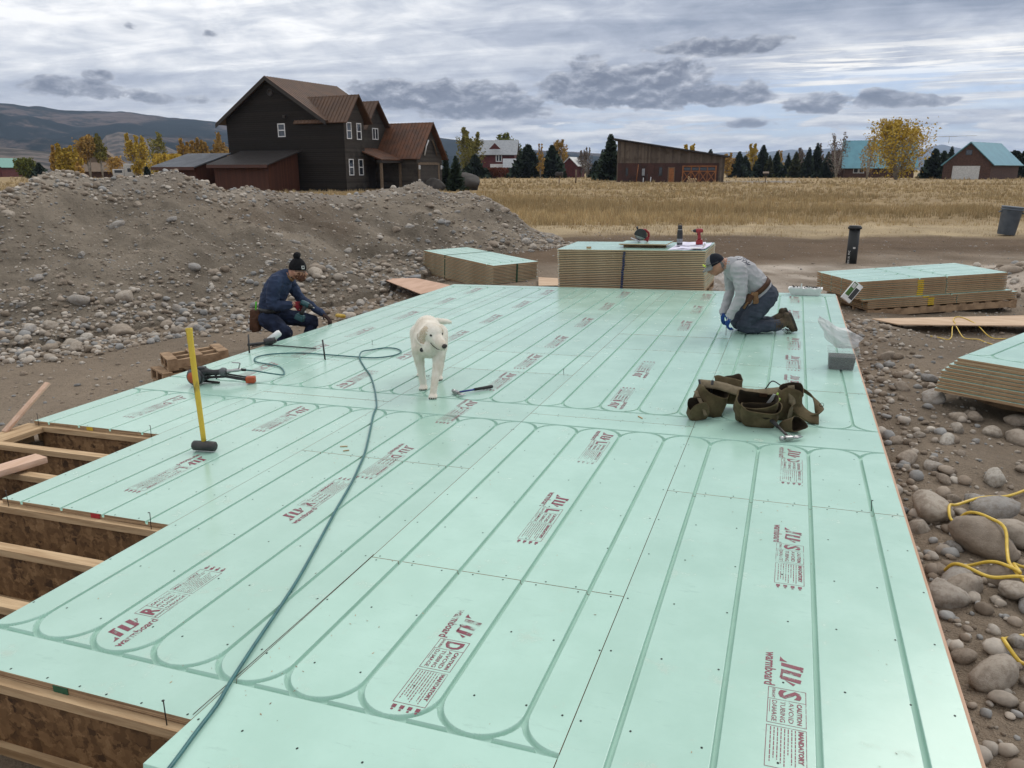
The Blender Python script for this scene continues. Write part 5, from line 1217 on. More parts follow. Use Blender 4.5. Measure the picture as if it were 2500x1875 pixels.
for x in (2.2, 3.6): window(b_, (x, -.001, 1.2), (1, 0, 0), 0, 1.3, 1.3, (0, -1, 0), None, .08, .14)
MB().box(-3.4, -.02, 3, 8, -.4, 7.2).build('log_annex', 'log_red', b_)
g = hp(2298, 440, 205); Gr = thing('garage', 'brown log garage with teal roof and white overhead door', 'garage', (g[0], g[1], HZ), camyaw(2298) + R_(4))
mb = MB(); e = [(0, 0, -.3), (9.3, 0, -.3), (9.3, 0, 3.6), (4.65, 0, 7.9), (0, 0, 3.6)]; mb.add(e + [(x + 7.4, 15.5, z) for x, y, z in e], [(0, 1, 2, 3, 4), (9, 8, 7, 6, 5), (1, 6, 7, 2), (5, 0, 4, 9), (0, 5, 6, 1)]); mb.build('wall', 'log_red', Gr)
dv = Vector((7.4, 15.5, 0)); dn = dv.normalized()
quad_slab(MB(), [Vector((9.9, -.6, 3.05)), Vector((9.9, -.6, 3.05)) + dv * 1.06, Vector((4.65, -.6, 8.05)) + dv * 1.06, (4.65, -.6, 8.05)], .16).build('roof', 'roof_blue', Gr)
quad_slab(MB(), [(-.6, -.6, 3.05), (4.65, -.6, 8.052), Vector((4.65, -.6, 8.052)) + dv * 1.06, Vector((-.6, -.6, 3.05)) + dv * 1.06], .16).build('roof', 'roof_blue', Gr)
dr = MB().box(1.9, 7.2, -.06, -.002, 0, 2.9).build('overhead_door', 'garage_white', Gr)
for k in range(4): MB().box(1.95, 7.15, -.085, -.061, .05 + k * .72, .70 + k * .72).build('door_section', 'garage_white', dr)
window(Gr, (4.0, -.003, 5.2), (1, 0, 0), 0, 1.3, 1.2, (0, -1, 0), None, .06, .1, 'trim_dark')
MB().tube([(1.0, 8, 8.0), (1.0, 8, 9.6)], .05, 6).tube([(-3.5, 8, 9.5), (6.5, 9, 9.6)], .04, 6).tube([(-1, 7, 9.45), (2.6, 10, 9.5)], .03, 6).build('aerial', 'steel', Gr)
R1 = simple_gable('farm_house', 'red farmhouse with pale hipped roof between green trees', 1172, 430, 222, camyaw(1180) + R_(-8), 9.5, 8, 6.6, 9.9, 'barn_red', 'roof_pale', .8)
window(R1, (4.4, -.001, 4.2), (1, 0, 0), 0, 1.7, 2.0, (0, -1, 0), 'v', .08, .2); MB().box(3.0, 7.4, -1.2, -.01, 2.6, 3.6).build('balcony', 'frame_white', R1)
mb = MB(); mb.prism([(2.6, 0), (5.8, 0), (4.2, 1.6)], 0, .5, 0, Matrix.Translation((0, -.2, 7.5)) @ Matrix.Rotation(PI / 2, 4, 'X')); mb.build('dormer', 'barn_red', R1)
simple_gable('farm_shed', 'low red shed with grey metal roof beside the red farmhouse', 1232, 432, 215, camyaw(1240), 13, 6, 2.9, 4.9, 'barn_red', 'roof_pale', .5, 'shed')
simple_gable('small_shed', 'small dark shed with a white gable between bare trees', 1409, 432, 222, camyaw(1409) + R_(70), 6, 4.6, 3.3, 5.4, 'barn_red', 'garage_white', .4, 'shed')
fb = simple_gable('red_barn', 'small red barn with three white doors at the far field edge', 6, 428, 280, camyaw(10) + R_(55), 12, 7, 3.0, 5.4, 'barn_red', 'roof_green', .5, 'barn')
for k in range(3): MB().box(12.0, 12.08, .9 + k * 1.8, 2.5 + k * 1.8, 0, 2.5).build('door', 'garage_white', fb)
simple_gable('long_shed', 'low brown roofed building behind the yellow trees', 200, 427, 240, camyaw(240), 11, 8, 1.8, 3.9, 'log_red', 'wood_post', .5, 'building')
simple_gable('gable_house', 'pale edged gabled house hidden behind yellow trees', 296, 428, 250, camyaw(320) + R_(84), 10, 13, 4, 9.4, 'wood_post', 'wood_post', .4)
g = hp(276, 430, 205); cv = thing('camper_van', 'white camper parked behind the soil heap', 'camper', (g[0], g[1], HZ), camyaw(290))
MB().rbox(0, 2.4, 0, 2, .5, 2.2, .15).build('cab', 'garage_white', cv); MB().rbox(2.41, 5.4, 0, 2.1, .5, 3.4, .15).build('body', 'garage_white', cv); MB().box(.4, 2.0, -.02, -.001, 1.4, 2.0).build('window', 'window_glass', cv); MB().box(3.1, 3.9, -.02, -.001, 1.6, 2.4).build('window', 'window_glass', cv)
for x in (.9, 4.4): MB().lathe([(0, 0), (.4, 0), (.4, .25), (0, .25)], 16, 0, Matrix.Translation((x, .2, .4)) @ Matrix.Rotation(PI / 2, 4, 'X'), cap=False).build('wheel', 'rubber', cv)
# mailbox and posts
g = gp(1365, 450, HZ); mbx = thing('mailbox', 'dark mailbox on a post at the roadside', 'mailbox', tuple(g)); MB().box(-.06, .06, -.06, .06, -.2, 1.1).build('post', 'wood_post', mbx); MB().rbox(-.55, .55, -.3, .3, 1.1, 1.75, .12).build('box', 'trim_dark', mbx)
g = gp(1405.5, 448, HZ); o = thing('fence_post', 'thin dark post standing in the dry field near the mailbox', 'post', tuple(g)); MB().tube([(0, 0, -.2), (.03, 0, 2.1)], .12, 8).build('shaft', 'wood_post', o); MB().tube([(.03, 0, 2.09), (.03, 0, 2.2)], [.13, .06], 8).build('cap', 'trim_dark', o)
g = gp(1868, 448, HZ); o = thing('bird_house', 'small birdhouse on a post in the field', 'birdhouse', tuple(g)); MB().tube([(0, 0, -.2), (0, 0, 1.25)], .08, 8).build('post', 'wood_post', o); MB().rbox(-.35, .35, -.3, .3, 1.25, 1.6, .04).build('box', 'trim_dark', o); quad_slab(MB(), [(-.45, -.4, 1.55), (.45, -.4, 1.55), (.45, .4, 1.8), (-.45, .4, 1.8)], .06).build('roof', 'wood_post', o)

# ------------------------------------------------------------------ trees
def foliage_mat(name, a, b_):
    m, t, b = nodes(name); oi = t.nodes.new('ShaderNodeObjectInfo'); p = coord(t, 'Object')
    n = noise(t, p, 1.3, 4, .7); c = mix(t, n.step(.3, .7), b_, a); n2 = noise(t, p, 7, 2, .6); hs = t.nodes.new('ShaderNodeHueSaturation'); t.links.new(c.k, hs.inputs['Color'])
    t.links.new((S(t, oi.outputs['Random']) * .25 + n2 * .5 + .62).k, hs.inputs['Value']); t.links.new(hs.outputs[0], b.inputs['Base Color']); b.inputs['Roughness'].default_value = .8; b.inputs['Specular IOR Level'].default_value = .15
foliage_mat('leaf_gold', (.54, .375, .055), (.36, .25, .04)); foliage_mat('leaf_orange', (.44, .28, .075), (.31, .185, .05)); foliage_mat('leaf_green', (.16, .17, .035), (.085, .10, .022)); foliage_mat('leaf_olive', (.24, .20, .05), (.13, .13, .03))
foliage_mat('needle', (.042, .060, .036), (.016, .027, .018)); foliage_mat('needle_olive', (.07, .075, .03), (.035, .042, .02)); foliage_mat('bush_red', (.17, .05, .025), (.10, .03, .018)); foliage_mat('twig', (.20, .165, .14), (.13, .105, .09))
pmat('bark', (.17, .14, .115), .9, (.09, .075, .06), 3); pmat('bark_pale', (.36, .33, .29), .85, (.20, .18, .155), 2)
def leaves(C_, size, seed):
    r = np.random.default_rng(seed); n = len(C_)
    a = r.normal(size=(n, 3)); a /= np.linalg.norm(a, axis=1)[:, None]; b_ = r.normal(size=(n, 3)); b_ -= (b_ * a).sum(1)[:, None] * a; b_ /= np.linalg.norm(b_, axis=1)[:, None]
    s = size * r.uniform(.55, 1.35, n)[:, None]
    V = np.stack([C_ - a * s * .5 - b_ * s * .35, C_ + a * s * .5 - b_ * s * .2, C_ + a * s * .35 + b_ * s * .5, C_ - a * s * .45 + b_ * s * .3], 1).reshape(-1, 3)
    return V, np.arange(n * 4).reshape(-1, 4)
def broadleaf(h, w, seed, mat, low=.10, nl=3000, size=.36, stems=3, barkm='bark_pale', slender=1.0):
    """unit built at its real size; returns list of (name, mesh)"""
    r = np.random.default_rng(seed); mb = MB(); clumps = []
    for s in range(stems):
        a = r.uniform(0, 6.28); off_ = np.array([math.cos(a), math.sin(a), 0]) * w * .10 * (stems > 1)
        top = off_ * 2.2 + np.array([r.normal(0, .06) * w, r.normal(0, .06) * w, h * r.uniform(.86, 1.0)])
        pts_ = [off_ * k + (top - off_ * .4) * k * np.array([1, 1, 1]) for k in (0, .3, .6, .85, 1)]; pts_[0][2] = -.3
        mb.tube([tuple(p) for p in pts_], [h * .016, h * .013, h * .009, h * .005, h * .002], 7)
        nb = 17
        for k in range(nb):
            f = low + (1 - low) * (k + r.random()) / nb; base = off_ * f + (top - off_ * .4) * f
            prof = math.sin(min(1, (f - low) / (1 - low) * 1.08 + .12) * PI) ** .62 * (1 - .25 * f)
            L = w * .52 * prof * r.uniform(.6, 1.12) * slender; b2 = r.uniform(0, 6.28); rise = r.uniform(.45, 1.1)
            tip = base + np.array([math.cos(b2) * L, math.sin(b2) * L, L * rise])
            tip[2] = min(tip[2], h * 1.02)
            mb.tube([tuple(base), tuple(base * .5 + tip * .5 + np.array([0, 0, -.04 * L])), tuple(tip)], [h * .0045, h * .003, h * .001], 5)
            for q in (.4, .65, .85, 1.0): clumps.append((base + (tip - base) * q, (.10 + .12 * prof) * w * r.uniform(.5, 1.0)))
        clumps.append((top, .06 * w))
    nl = int(nl * 1.7); ci = r.integers(len(clumps), size=nl); C_ = np.array([clumps[i][0] for i in ci]) + np.clip(r.normal(size=(nl, 3)), -1.35, 1.35) * np.array([clumps[i][1] for i in ci])[:, None] * np.array([.5, .5, .66])
    C_ = C_[(C_[:, 2] > h * low * .7) & (C_[:, 2] < h * 1.03) & (np.hypot(C_[:, 0], C_[:, 1]) < w * .55)]
    V, F = leaves(C_, size, seed)
    return mb.mesh('trunk', barkm), np_mesh('crown', V, F, mat)
def conifer(h, w, seed, mat='needle', gap=.06):
    r = np.random.default_rng(seed); mb = MB(); mb.tube([(0, 0, -.3), (0, 0, h * .5), (0, 0, h * .99)], [h * .018, h * .011, h * .002], 7)
    V, F = [], []; nw = int(20 + h * 1.6)
    for k in range(nw):
        f = gap + (1 - gap) * (k / nw); z = h * f; R0 = w * .5 * (1 - f) ** .85 * r.uniform(.8, 1.12) + .04 * w; nb = int(10 + 9 * (1 - f))
        for j in range(nb):
            a = 2 * PI * (j + r.random()) / nb; L = R0 * r.uniform(.7, 1.12); d = np.array([math.cos(a), math.sin(a), 0]); s = np.array([-d[1], d[0], 0])
            droop = -.32 * L + r.normal(0, .05) * L; wd = .30 * L + .06 * w * .4
            p0 = np.array([0, 0, z + .05 * L]); 
            for q0, q1, ww in ((0, .55, 1.0), (.5, .82, .85), (.76, 1.0, .6)):
                a0 = p0 + d * L * q0 + np.array([0, 0, droop * q0 ** 1.4]); a1 = p0 + d * L * q1 + np.array([0, 0, droop * q1 ** 1.4 + (.12 * L if q1 == 1 else 0)])
                o = len(V); tilt = np.array([0, 0, r.uniform(-.5, .5) * wd])
                V += [a0 - s * wd * ww * .5 + tilt, a0 + s * wd * ww * .5 - tilt, a1 + s * wd * ww * .8 - tilt * 1.6, a1 - s * wd * ww * .8 + tilt * 1.6]; F.append((o, o + 1, o + 2, o + 3))
    return mb.mesh('trunk', 'bark'), np_mesh('crown', np.array(V), np.array(F), mat)
def plant(name, label, u, vt, hd, wpx, kind, seed, group=None, **kw):
    top = hp(u, vt, hd); base = HZ - .05; w_j = .8 + .5 * ((seed * 37) % 11) / 10; h = (top[2] - base) * (1.07 if kind.startswith('needle') else 1.03); w = wpx / FOC * hd * (1.75 * w_j if kind.startswith('needle') else 1.3)
    if kind in ('needle', 'needle_olive'): tr, crn = conifer(h, w, seed, kind)
    else: tr, crn = broadleaf(h, w, seed, kind, **kw)
    o = thing(name, label, 'tree', (top[0], top[1], base), seed * 1.3, group)
    link('trunk', tr, o); link('crown', crn, o); return o
AS, CO = 'autumn trees beyond the soil heap', 'spruces in the row beyond the field'
TR = [('aspen', 'brown gold aspen at the left of the close pair behind the heap', 135, 360, 205, 20, 'leaf_orange', 1, AS, {}), ('aspen', 'bright yellow aspen of the close pair behind the heap', 152, 354, 200, 26, 'leaf_gold', 2, AS, {}), ('aspen', 'bright yellow aspen with a forked top behind the heap', 174, 356, 200, 24, 'leaf_gold', 3, AS, {}),
      ('aspen', 'tall orange aspen with bare lower stems behind the heap', 208, 329, 225, 36, 'leaf_orange', 4, AS, dict(low=.42)), ('aspen', 'tall olive aspen standing beside the orange one', 238, 331, 225, 26, 'leaf_olive', 5, AS, dict(low=.42)),
      ('aspen', 'broad golden aspen before the pale gabled house', 329, 329, 200, 36, 'leaf_gold', 6, AS, dict(low=.06, nl=2200)), ('aspen', 'thin brown green aspen beside the broad golden one', 370, 325, 215, 38, 'leaf_olive', 7, AS, dict(nl=1000)), ('bush', 'low bright yellow bush left of the far red shed', 398, 379, 190, 56, 'leaf_gold', 8, AS, dict(low=.02, stems=5, nl=2200)),
      ('aspen', 'orange aspen above the ribbed shed roof', 455, 340, 205, 32, 'leaf_orange', 9, AS, {}), ('aspen', 'small golden orange aspen above the shed roof', 491, 340, 205, 30, 'leaf_orange', 10, AS, {}), ('aspen', 'orange aspen touching the corner of the timber house', 536, 327, 205, 38, 'leaf_orange', 11, AS, dict(nl=2000)),
      ('tree', 'round green tree beside the small red barn', 60, 388, 230, 30, 'leaf_green', 12, AS, dict(low=.05)), ('conifer', 'small dark conifer beside the round green tree', 94, 399, 225, 20, 'needle', 13, AS, {}), ('bush', 'small orange sapling before the low brown roof', 196, 398, 190, 16, 'leaf_orange', 14, AS, dict(nl=500)), ('conifer', 'dark little conifer under the golden aspen', 357, 403, 190, 12, 'needle', 15, AS, {}), ('tree', 'pale tan tree behind the low brown roof', 275, 384, 235, 34, 'leaf_orange', 16, AS, dict(nl=700)),
      ('poplar', 'tall green gold poplar left of the red farmhouse', 1149, 318, 205, 50, 'leaf_olive', 20, None, dict(low=.05, nl=3200, stems=4)), ('conifer', 'broad dark pine before the red farmhouse', 1160, 380, 195, 38, 'needle', 21, None, {}), ('bush', 'rust red bush below the red farmhouse window', 1210, 411, 198, 44, 'bush_red', 22, None, dict(low=.02, stems=6, nl=2000, size=.3)),
      ('poplar', 'tall green poplar with orange side right of the red farmhouse', 1245, 329, 228, 52, 'leaf_green', 23, None, dict(low=.05, nl=3000, stems=4)), ('conifer', 'wide dark pine beside the farm shed', 1289, 357, 210, 48, 'needle', 24, None, {}), ('conifer', 'wide dark pine right of the narrow orange tree', 1348, 358, 210, 50, 'needle', 25, None, {}), ('aspen', 'narrow orange tree between two dark pines', 1320, 352, 206, 14, 'leaf_orange', 26, None, dict(nl=500)),
      ('aspen', 'tall orange tree with bare lower branches beside dark pines', 1374, 336, 225, 30, 'leaf_orange', 27, None, dict(low=.35, nl=1100)), ('bare_tree', 'thin bare tree with a pale trunk left of the barn', 1434, 358, 215, 24, 'twig', 28, None, dict(nl=420, size=.3)), ('bare_tree', 'leafless brown tree beside the small dark shed', 1420, 370, 225, 24, 'twig', 29, None, dict(nl=600, size=.3)),
      ('conifer', 'tall dark spruce against the left end of the barn', 1492, 333, 160, 34, 'needle', 30, None, {}), ('conifer', 'shorter dark spruce left of the barn spruce', 1472, 368, 170, 26, 'needle', 31, None, {}), ('conifer', 'low dark conifer among the bare trees', 1455, 394, 220, 22, 'needle', 32, None, {}), ('conifer', 'small dark conifer behind the small shed', 1403, 398, 240, 14, 'needle', 33, None, {}), ('conifer', 'little blue green spruce beside the timber house garage', 1112, 384, 79, 30, 'needle', 34, None, {}), ('conifer', 'dark spruce half hidden by the garage corner', 1088, 372, 95, 26, 'needle', 58, None, {}),
      ('aspen', 'green treetop showing over the barn roof', 1575, 353, 260, 18, 'leaf_green', 35, None, dict(nl=600)), ('aspen', 'golden treetops showing over the barn roof', 1680, 350, 200, 24, 'leaf_gold', 36, None, dict(nl=1200)), ('aspen', 'second golden treetop over the barn roof', 1694, 355, 205, 18, 'leaf_gold', 37, None, dict(nl=800)), ('conifer', 'dark conifer tip over the low end of the barn', 1735, 368, 190, 22, 'needle', 38, None, {}),
      ('aspen', 'tan aspen right of the barn', 1780, 372, 225, 24, 'leaf_orange', 39, None, dict(nl=900)), ('conifer', 'dark spruce first in the row right of the barn', 1806, 373, 228, 26, 'needle', 40, CO, {}), ('conifer', 'slim spruce second in the row right of the barn', 1820, 382, 235, 18, 'needle', 41, CO, {}), ('aspen', 'gold aspen rising behind the first spruces', 1841, 352, 245, 28, 'leaf_gold', 42, None, dict(nl=1500)), ('conifer', 'tallest spruce before the gold aspen', 1865, 358, 228, 26, 'needle', 43, CO, {}), ('conifer', 'olive spruce next to the tallest one', 1880, 382, 226, 22, 'needle_olive', 44, CO, {}), ('conifer', 'dark spruce in the middle of the row', 1898, 372, 228, 24, 'needle', 45, CO, {}), ('aspen', 'thin orange tree behind the middle spruce', 1908, 366, 245, 14, 'leaf_orange', 46, None, dict(nl=500)),
      ('conifer', 'spruce right of the thin orange tree', 1926, 376, 230, 20, 'needle', 47, CO, {}), ('conifer', 'olive spruce before the tan aspen', 1945, 373, 226, 22, 'needle_olive', 48, CO, {}), ('aspen', 'pale tan aspen among the spruces', 1961, 365, 245, 24, 'twig', 49, None, dict(nl=800)), ('conifer', 'dark spruce left of the slender pair', 1977, 363, 226, 24, 'needle', 50, CO, {}), ('conifer', 'slender tall dark spruce near the bare tree', 1997, 353, 228, 22, 'needle', 51, CO, {}), ('aspen', 'thin brown tree behind the slender spruce', 2008, 352, 245, 14, 'twig', 52, None, dict(nl=500)), ('conifer', 'last spruce of the row beside the bare tree', 2024, 373, 226, 24, 'needle', 53, CO, {}),
      ('bare_tree', 'tall leafless grey tree before the log cabin', 2052, 324, 222, 36, 'twig', 54, None, dict(nl=650, size=.26, stems=5)), ('aspen', 'small orange tree before the log cabin roof', 2128, 332, 205, 34, 'leaf_orange', 55, None, dict(nl=420, size=.3)), ('cottonwood', 'large golden tree with many stems before the log cabin', 2205, 297, 190, 104, 'leaf_gold', 56, None, dict(low=.05, nl=4300, stems=8, size=.34)), ('conifer', 'dark spruce between golden tree and garage', 2285, 366, 215, 28, 'needle', 57, None, {}),
      ('conifer', 'spruce behind the left corner of the garage', 2306, 371, 235, 24, 'needle', 60, None, {}), ('conifer', 'spruce tip above the garage roof slope', 2325, 361, 245, 24, 'needle', 61, None, {}), ('conifer', 'dark spruce at the right end of the garage', 2448, 371, 262, 20, 'needle', 62, None, {}), ('conifer', 'broad dark spruce right of the garage', 2480, 372, 250, 46, 'needle', 63, None, {}), ('conifer', 'dark spruce furthest along from the garage', 2512, 364, 240, 40, 'needle', 64, None, {}), ('conifer', 'dark spruce filling in before the garage end', 2462, 384, 255, 26, 'needle', 65, None, {})]
for nm, lb, u, vt, hd, wp_, kd, sd_, gr, kw in TR: plant(nm, lb, u, vt, hd, wp_, kd, sd_, gr, **kw)
# dry weeds by the house and clods on the saddle of the heap

# ------------------------------------------------------------------ people and dog: lofted parts fused into one skin
def cloth(name, a, b_=None, rough=.9, sc=30, bumpv=.25):
    return pmat(name, a, rough, b_ or tuple(x * .7 for x in a), sc, 4, .3, .7, bump=bumpv, bscale=18, spec=.2, bdist=.02)
cloth('shirt_grey', (.40, .40, .41), (.34, .34, .35), sc=6); cloth('shirt_navy', (.034, .050, .095), (.022, .032, .062), sc=6); cloth('jeans', (.055, .066, .088), (.034, .042, .058), sc=8); cloth('pants_navy', (.022, .032, .064), (.010, .014, .028), sc=8)
cloth('boot', (.115, .085, .055), (.06, .045, .032), sc=12); cloth('sole', (.06, .055, .048), (.03, .028, .025)); cloth('glove_blue', (.012, .055, .20), (.01, .035, .14)); cloth('glove_dark', (.040, .022, .018), (.02, .012, .011)); cloth('glove_red', (.20, .018, .028), (.05, .012, .015), sc=25)
cloth('leather', (.085, .040, .022), (.045, .021, .012), .7, 14); cloth('leather_tan', (.24, .135, .065), (.15, .08, .04), .7, 14); cloth('beanie', (.010, .010, .012), (.006, .006, .007)); cloth('cap_dark', (.014, .016, .024)); cloth('cap_grey', (.25, .25, .245), (.19, .19, .185))
pmat('skin', (.42, .225, .15), .55, (.34, .165, .105), 6, spec=.35); pmat('beard', (.115, .042, .018), .9, (.06, .02, .010), 40, bump=.5, bscale=60); pmat('hair_grey', (.17, .165, .16), .9, (.09, .085, .08), 40)
pmat('lens_yellow', (.55, .65, .03), .15, (.5, .6, .03), spec=.7); pmat('fur', (.76, .72, .64), .9, (.60, .545, .45), 7, 6, .3, .7, bump=.35, bscale=55, spec=.15); pmat('nose_dark', (.025, .018, .016), .45, (.05, .035, .03), 20); pmat('ear_fur', (.50, .42, .31), .9, (.42, .34, .24), 9, bump=.3, bscale=50, spec=.15)
m, t, b = nodes('shirt_print'); p = coord(t, 'Object'); n = noise(t, mapping(t, p, (1, 1, 2.2), (0, R_(35), 0)), 34, 3, .6)
t.links.new(mix(t, n.step(.50, .54), (.38, .38, .39), (.03, .032, .05)).k, b.inputs['Base Color']); b.inputs['Roughness'].default_value = .9
class Fig:
    def __init__(s): s.mb = MB(); s.lab = []
    def _l(s, n0, lab): s.lab += [lab] * (len(s.mb.v) - n0)
    def limb(s, lab, pts, rad, seg=14, sub=3, up=None):
        P = smooth(pts, sub) if len(pts) > 2 else [np.array(pts[0], float) + (np.array(pts[1], float) - np.array(pts[0], float)) * k / 4 for k in range(5)]
        rr = [np.array(r if isinstance(r, (list, tuple)) else (r, r), float) for r in rad]
        n = len(pts); Rr = []
        for i in range(len(P)):
            x = i / (len(P) - 1) * (n - 1); k = min(int(x), n - 2); f = x - k; Rr.append(tuple(rr[k] * (1 - f) + rr[k + 1] * f))
        n0 = len(s.mb.v); s.mb.tube([tuple(p) for p in P], Rr, seg, up=up); s._l(n0, lab)
        s.ball(lab, pts[0], min(rad[0]) if isinstance(rad[0], (list, tuple)) else rad[0] * .98); s.ball(lab, pts[-1], min(rad[-1]) if isinstance(rad[-1], (list, tuple)) else rad[-1] * .98)
    def ball(s, lab, c, r, rot=None, seg=14, rings=10):
        n0 = len(s.mb.v); s.mb.ball(c, r, 0, seg, rings, None, rot); s._l(n0, lab)
    def skin(s, name, mats, parent, vox=.008, it=6, post=None):
        me = s.mb.mesh('tmp', 'skin'); o = bpy.data.objects.new('tmp', me); COL.objects.link(o)
        m1 = o.modifiers.new('r', 'REMESH'); m1.mode = 'VOXEL'; m1.voxel_size = vox; m1.adaptivity = 0
        m2 = o.modifiers.new('s', 'SMOOTH'); m2.iterations = it; m2.factor = .5
        dg = bpy.context.evaluated_depsgraph_get(); out = bpy.data.meshes.new_from_object(o.evaluated_get(dg)); bpy.data.objects.remove(o); bpy.data.meshes.remove(me)
        out.name = name; out.materials.clear()
        for mm in mats: out.materials.append(MAT[mm])
        kd = KDTree(len(s.mb.v))
        CL_ = {'shirt_grey', 'shirt_navy', 'jeans', 'pants_navy'}
        for i, v in enumerate(s.mb.v): kd.insert(v, i)
        kd.balance(); idx = {mm: i for i, mm in enumerate(mats)}
        out.update(); nrm = [v.normal.copy() for v in out.vertices]
        for v, nn in zip(out.vertices, nrm):            # folds in the cloth
            if s.lab[kd.find(v.co)[1]] in CL_:
                p_ = v.co; w1 = mnoise.noise(Vector((p_.x * 9, p_.y * 9, p_.z * 17)) + Vector((2, 5, 1))); w2 = mnoise.noise(p_ * 21 + Vector((7, 1, 3)))
                v.co = p_ + nn * (.016 * (abs(w1) ** .8 - .22) * -1 + .005 * w2)
        mi = []
        for f in out.polygons:
            c = f.center; l = s.lab[kd.find(c)[1]]
            if post: l = post(c, l) or l
            mi.append(idx[l])
        out.polygons.foreach_set('material_index', mi); out.polygons.foreach_set('use_smooth', [True] * len(mi)); out.update()
        return link(name, out, parent)
def hand(F, lab, wrist, knuckle, normal, curl=.9, s=1.0, thumb=1):
    """palm from wrist to knuckles with four curled fingers and a thumb"""
    w = Vector(wrist); k = Vector(knuckle); d = (k - w).normalized(); n = Vector(normal).normalized(); side = d.cross(n).normalized(); n = side.cross(d)
    F.limb(lab, [tuple(w), tuple((w + k) / 2), tuple(k)], [(.030 * s, .022 * s), (.040 * s, .020 * s), (.040 * s, .017 * s)], 12, up=tuple(n))
    for i, ln_ in enumerate((.072, .080, .075, .060)):
        b0 = k + side * (.033 - .022 * i) * s; p = [b0]; a = 0
        for j, fr in enumerate((.42, .33, .25)):
            a += curl * (.55 if j == 0 else .75); p.append(p[-1] + (d * math.cos(a) - n * math.sin(a)) * ln_ * fr * s)
        F.limb(lab, [tuple(q) for q in p], [.0098 * s, .0092 * s, .0085 * s, .0075 * s], 8, 2)
    t0 = w + d * .03 * s + side * .030 * s * thumb; t1 = t0 + (d * .6 + side * .7 * thumb - n * .25).normalized() * .04 * s; t2 = t1 + (d * .9 - n * .45).normalized() * .032 * s
    F.limb(lab, [tuple(t0), tuple(t1), tuple(t2)], [.0125 * s, .011 * s, .009 * s], 8, 2)
def band(mb, c, axis, up_, ra, rb, w, th, seg=28, mi=0, a0=0, a1=2 * PI, closed=True):
    """flat strap wrapped round an ellipse"""
    c = Vector(c); ax_ = Vector(axis).normalized(); u_ = Vector(up_); u_ = (u_ - ax_ * u_.dot(ax_)).normalized(); v_ = ax_.cross(u_)
    vs, fs = [], []; N = seg if closed else seg + 1
    for i in range(N):
        a = a0 + (a1 - a0) * i / seg; e = u_ * math.cos(a) + v_ * math.sin(a)
        for rr, ww in ((0, -1), (th, -1), (th, 1), (0, 1)): vs.append(tuple(c + u_ * math.cos(a) * (ra + rr) + v_ * math.sin(a) * (rb + rr) + ax_ * ww * w / 2))
    for i in range(seg):
        j = (i + 1) % N
        for k in range(4): fs.append((i * 4 + k, i * 4 + (k + 1) % 4, j * 4 + (k + 1) % 4, j * 4 + k))
    return mb.add(vs, fs, mi, True)
RZ = math.atan2(.335, .942)
# --- the kneeling worker
W2 = thing('person', 'kneeling person in grey long sleeve shirt, dark cap and blue gloves on the deck', 'person', (-1.15, 5.92, 0), RZ, None, True)
F = Fig(); Yc = .13
F.limb('shirt_grey', [(.30, Yc, .43), (.21, Yc, .53), (.08, Yc, .655), (-.03, Yc, .735), (-.085, Yc, .765)], [(.158, .132), (.160, .142), (.186, .152), (.188, .138), (.105, .09)], 20, up=(.74, 0, .67))
F.ball('jeans', (.335, Yc, .415), (.125, .165, .125)); F.ball('shirt_grey', (.04, Yc, .74), (.12, .155, .085))
F.limb('skin', [(-.09, Yc, .765), (-.17, Yc, .785)], [.060, .056])
uc = Vector((-.52, 0, .854)); nf = Vector((-.854, 0, -.52)); Hc = Vector((-.245, Yc, .772)); HR = Matrix((nf, Vector((0, 1, 0)), uc)).transposed()
F.ball('skin', tuple(Hc), (.104, .078, .116), HR); F.ball('skin', tuple(Hc + nf * .045 - uc * .055), (.058, .055, .060), HR)
F.limb('skin', [tuple(Hc + nf * .085 - uc * .005), tuple(Hc + nf * .112 - uc * .03)], [.012, .016])
F.ball('skin', tuple(Hc + nf * .098 - uc * .062), (.012, .024, .010), HR)
for sd_ in (-1, 1): F.ball('skin', tuple(Hc + Vector((0, sd_ * .074, 0)) - nf * .008 - uc * .012), (.017, .010, .029), HR)
F.ball('hair_grey', tuple(Hc - nf * .045 - uc * .02), (.058, .072, .055), HR)
F.limb('shirt_grey', [(-.045, -.035, .735), (-.02, -.065, .60), (-.015, -.075, .43), (-.07, -.055, .31), (-.115, -.045, .205)], [.088, .076, .065, .058, .046])
F.limb('shirt_grey', [(-.045, .295, .735), (-.03, .335, .58), (-.02, .335, .44), (-.07, .28, .30), (-.115, .235, .21)], [.076, .064, .055, .050, .042])
hand(F, 'glove_blue', (-.117, -.045, .20), (-.137, -.043, .125), (-1, .1, .3), 1.0, 1.3, 1); hand(F, 'glove_blue', (-.118, .235, .205), (-.125, .19, .125), (-1, .1, .3), 1.0, 1.05, -1)
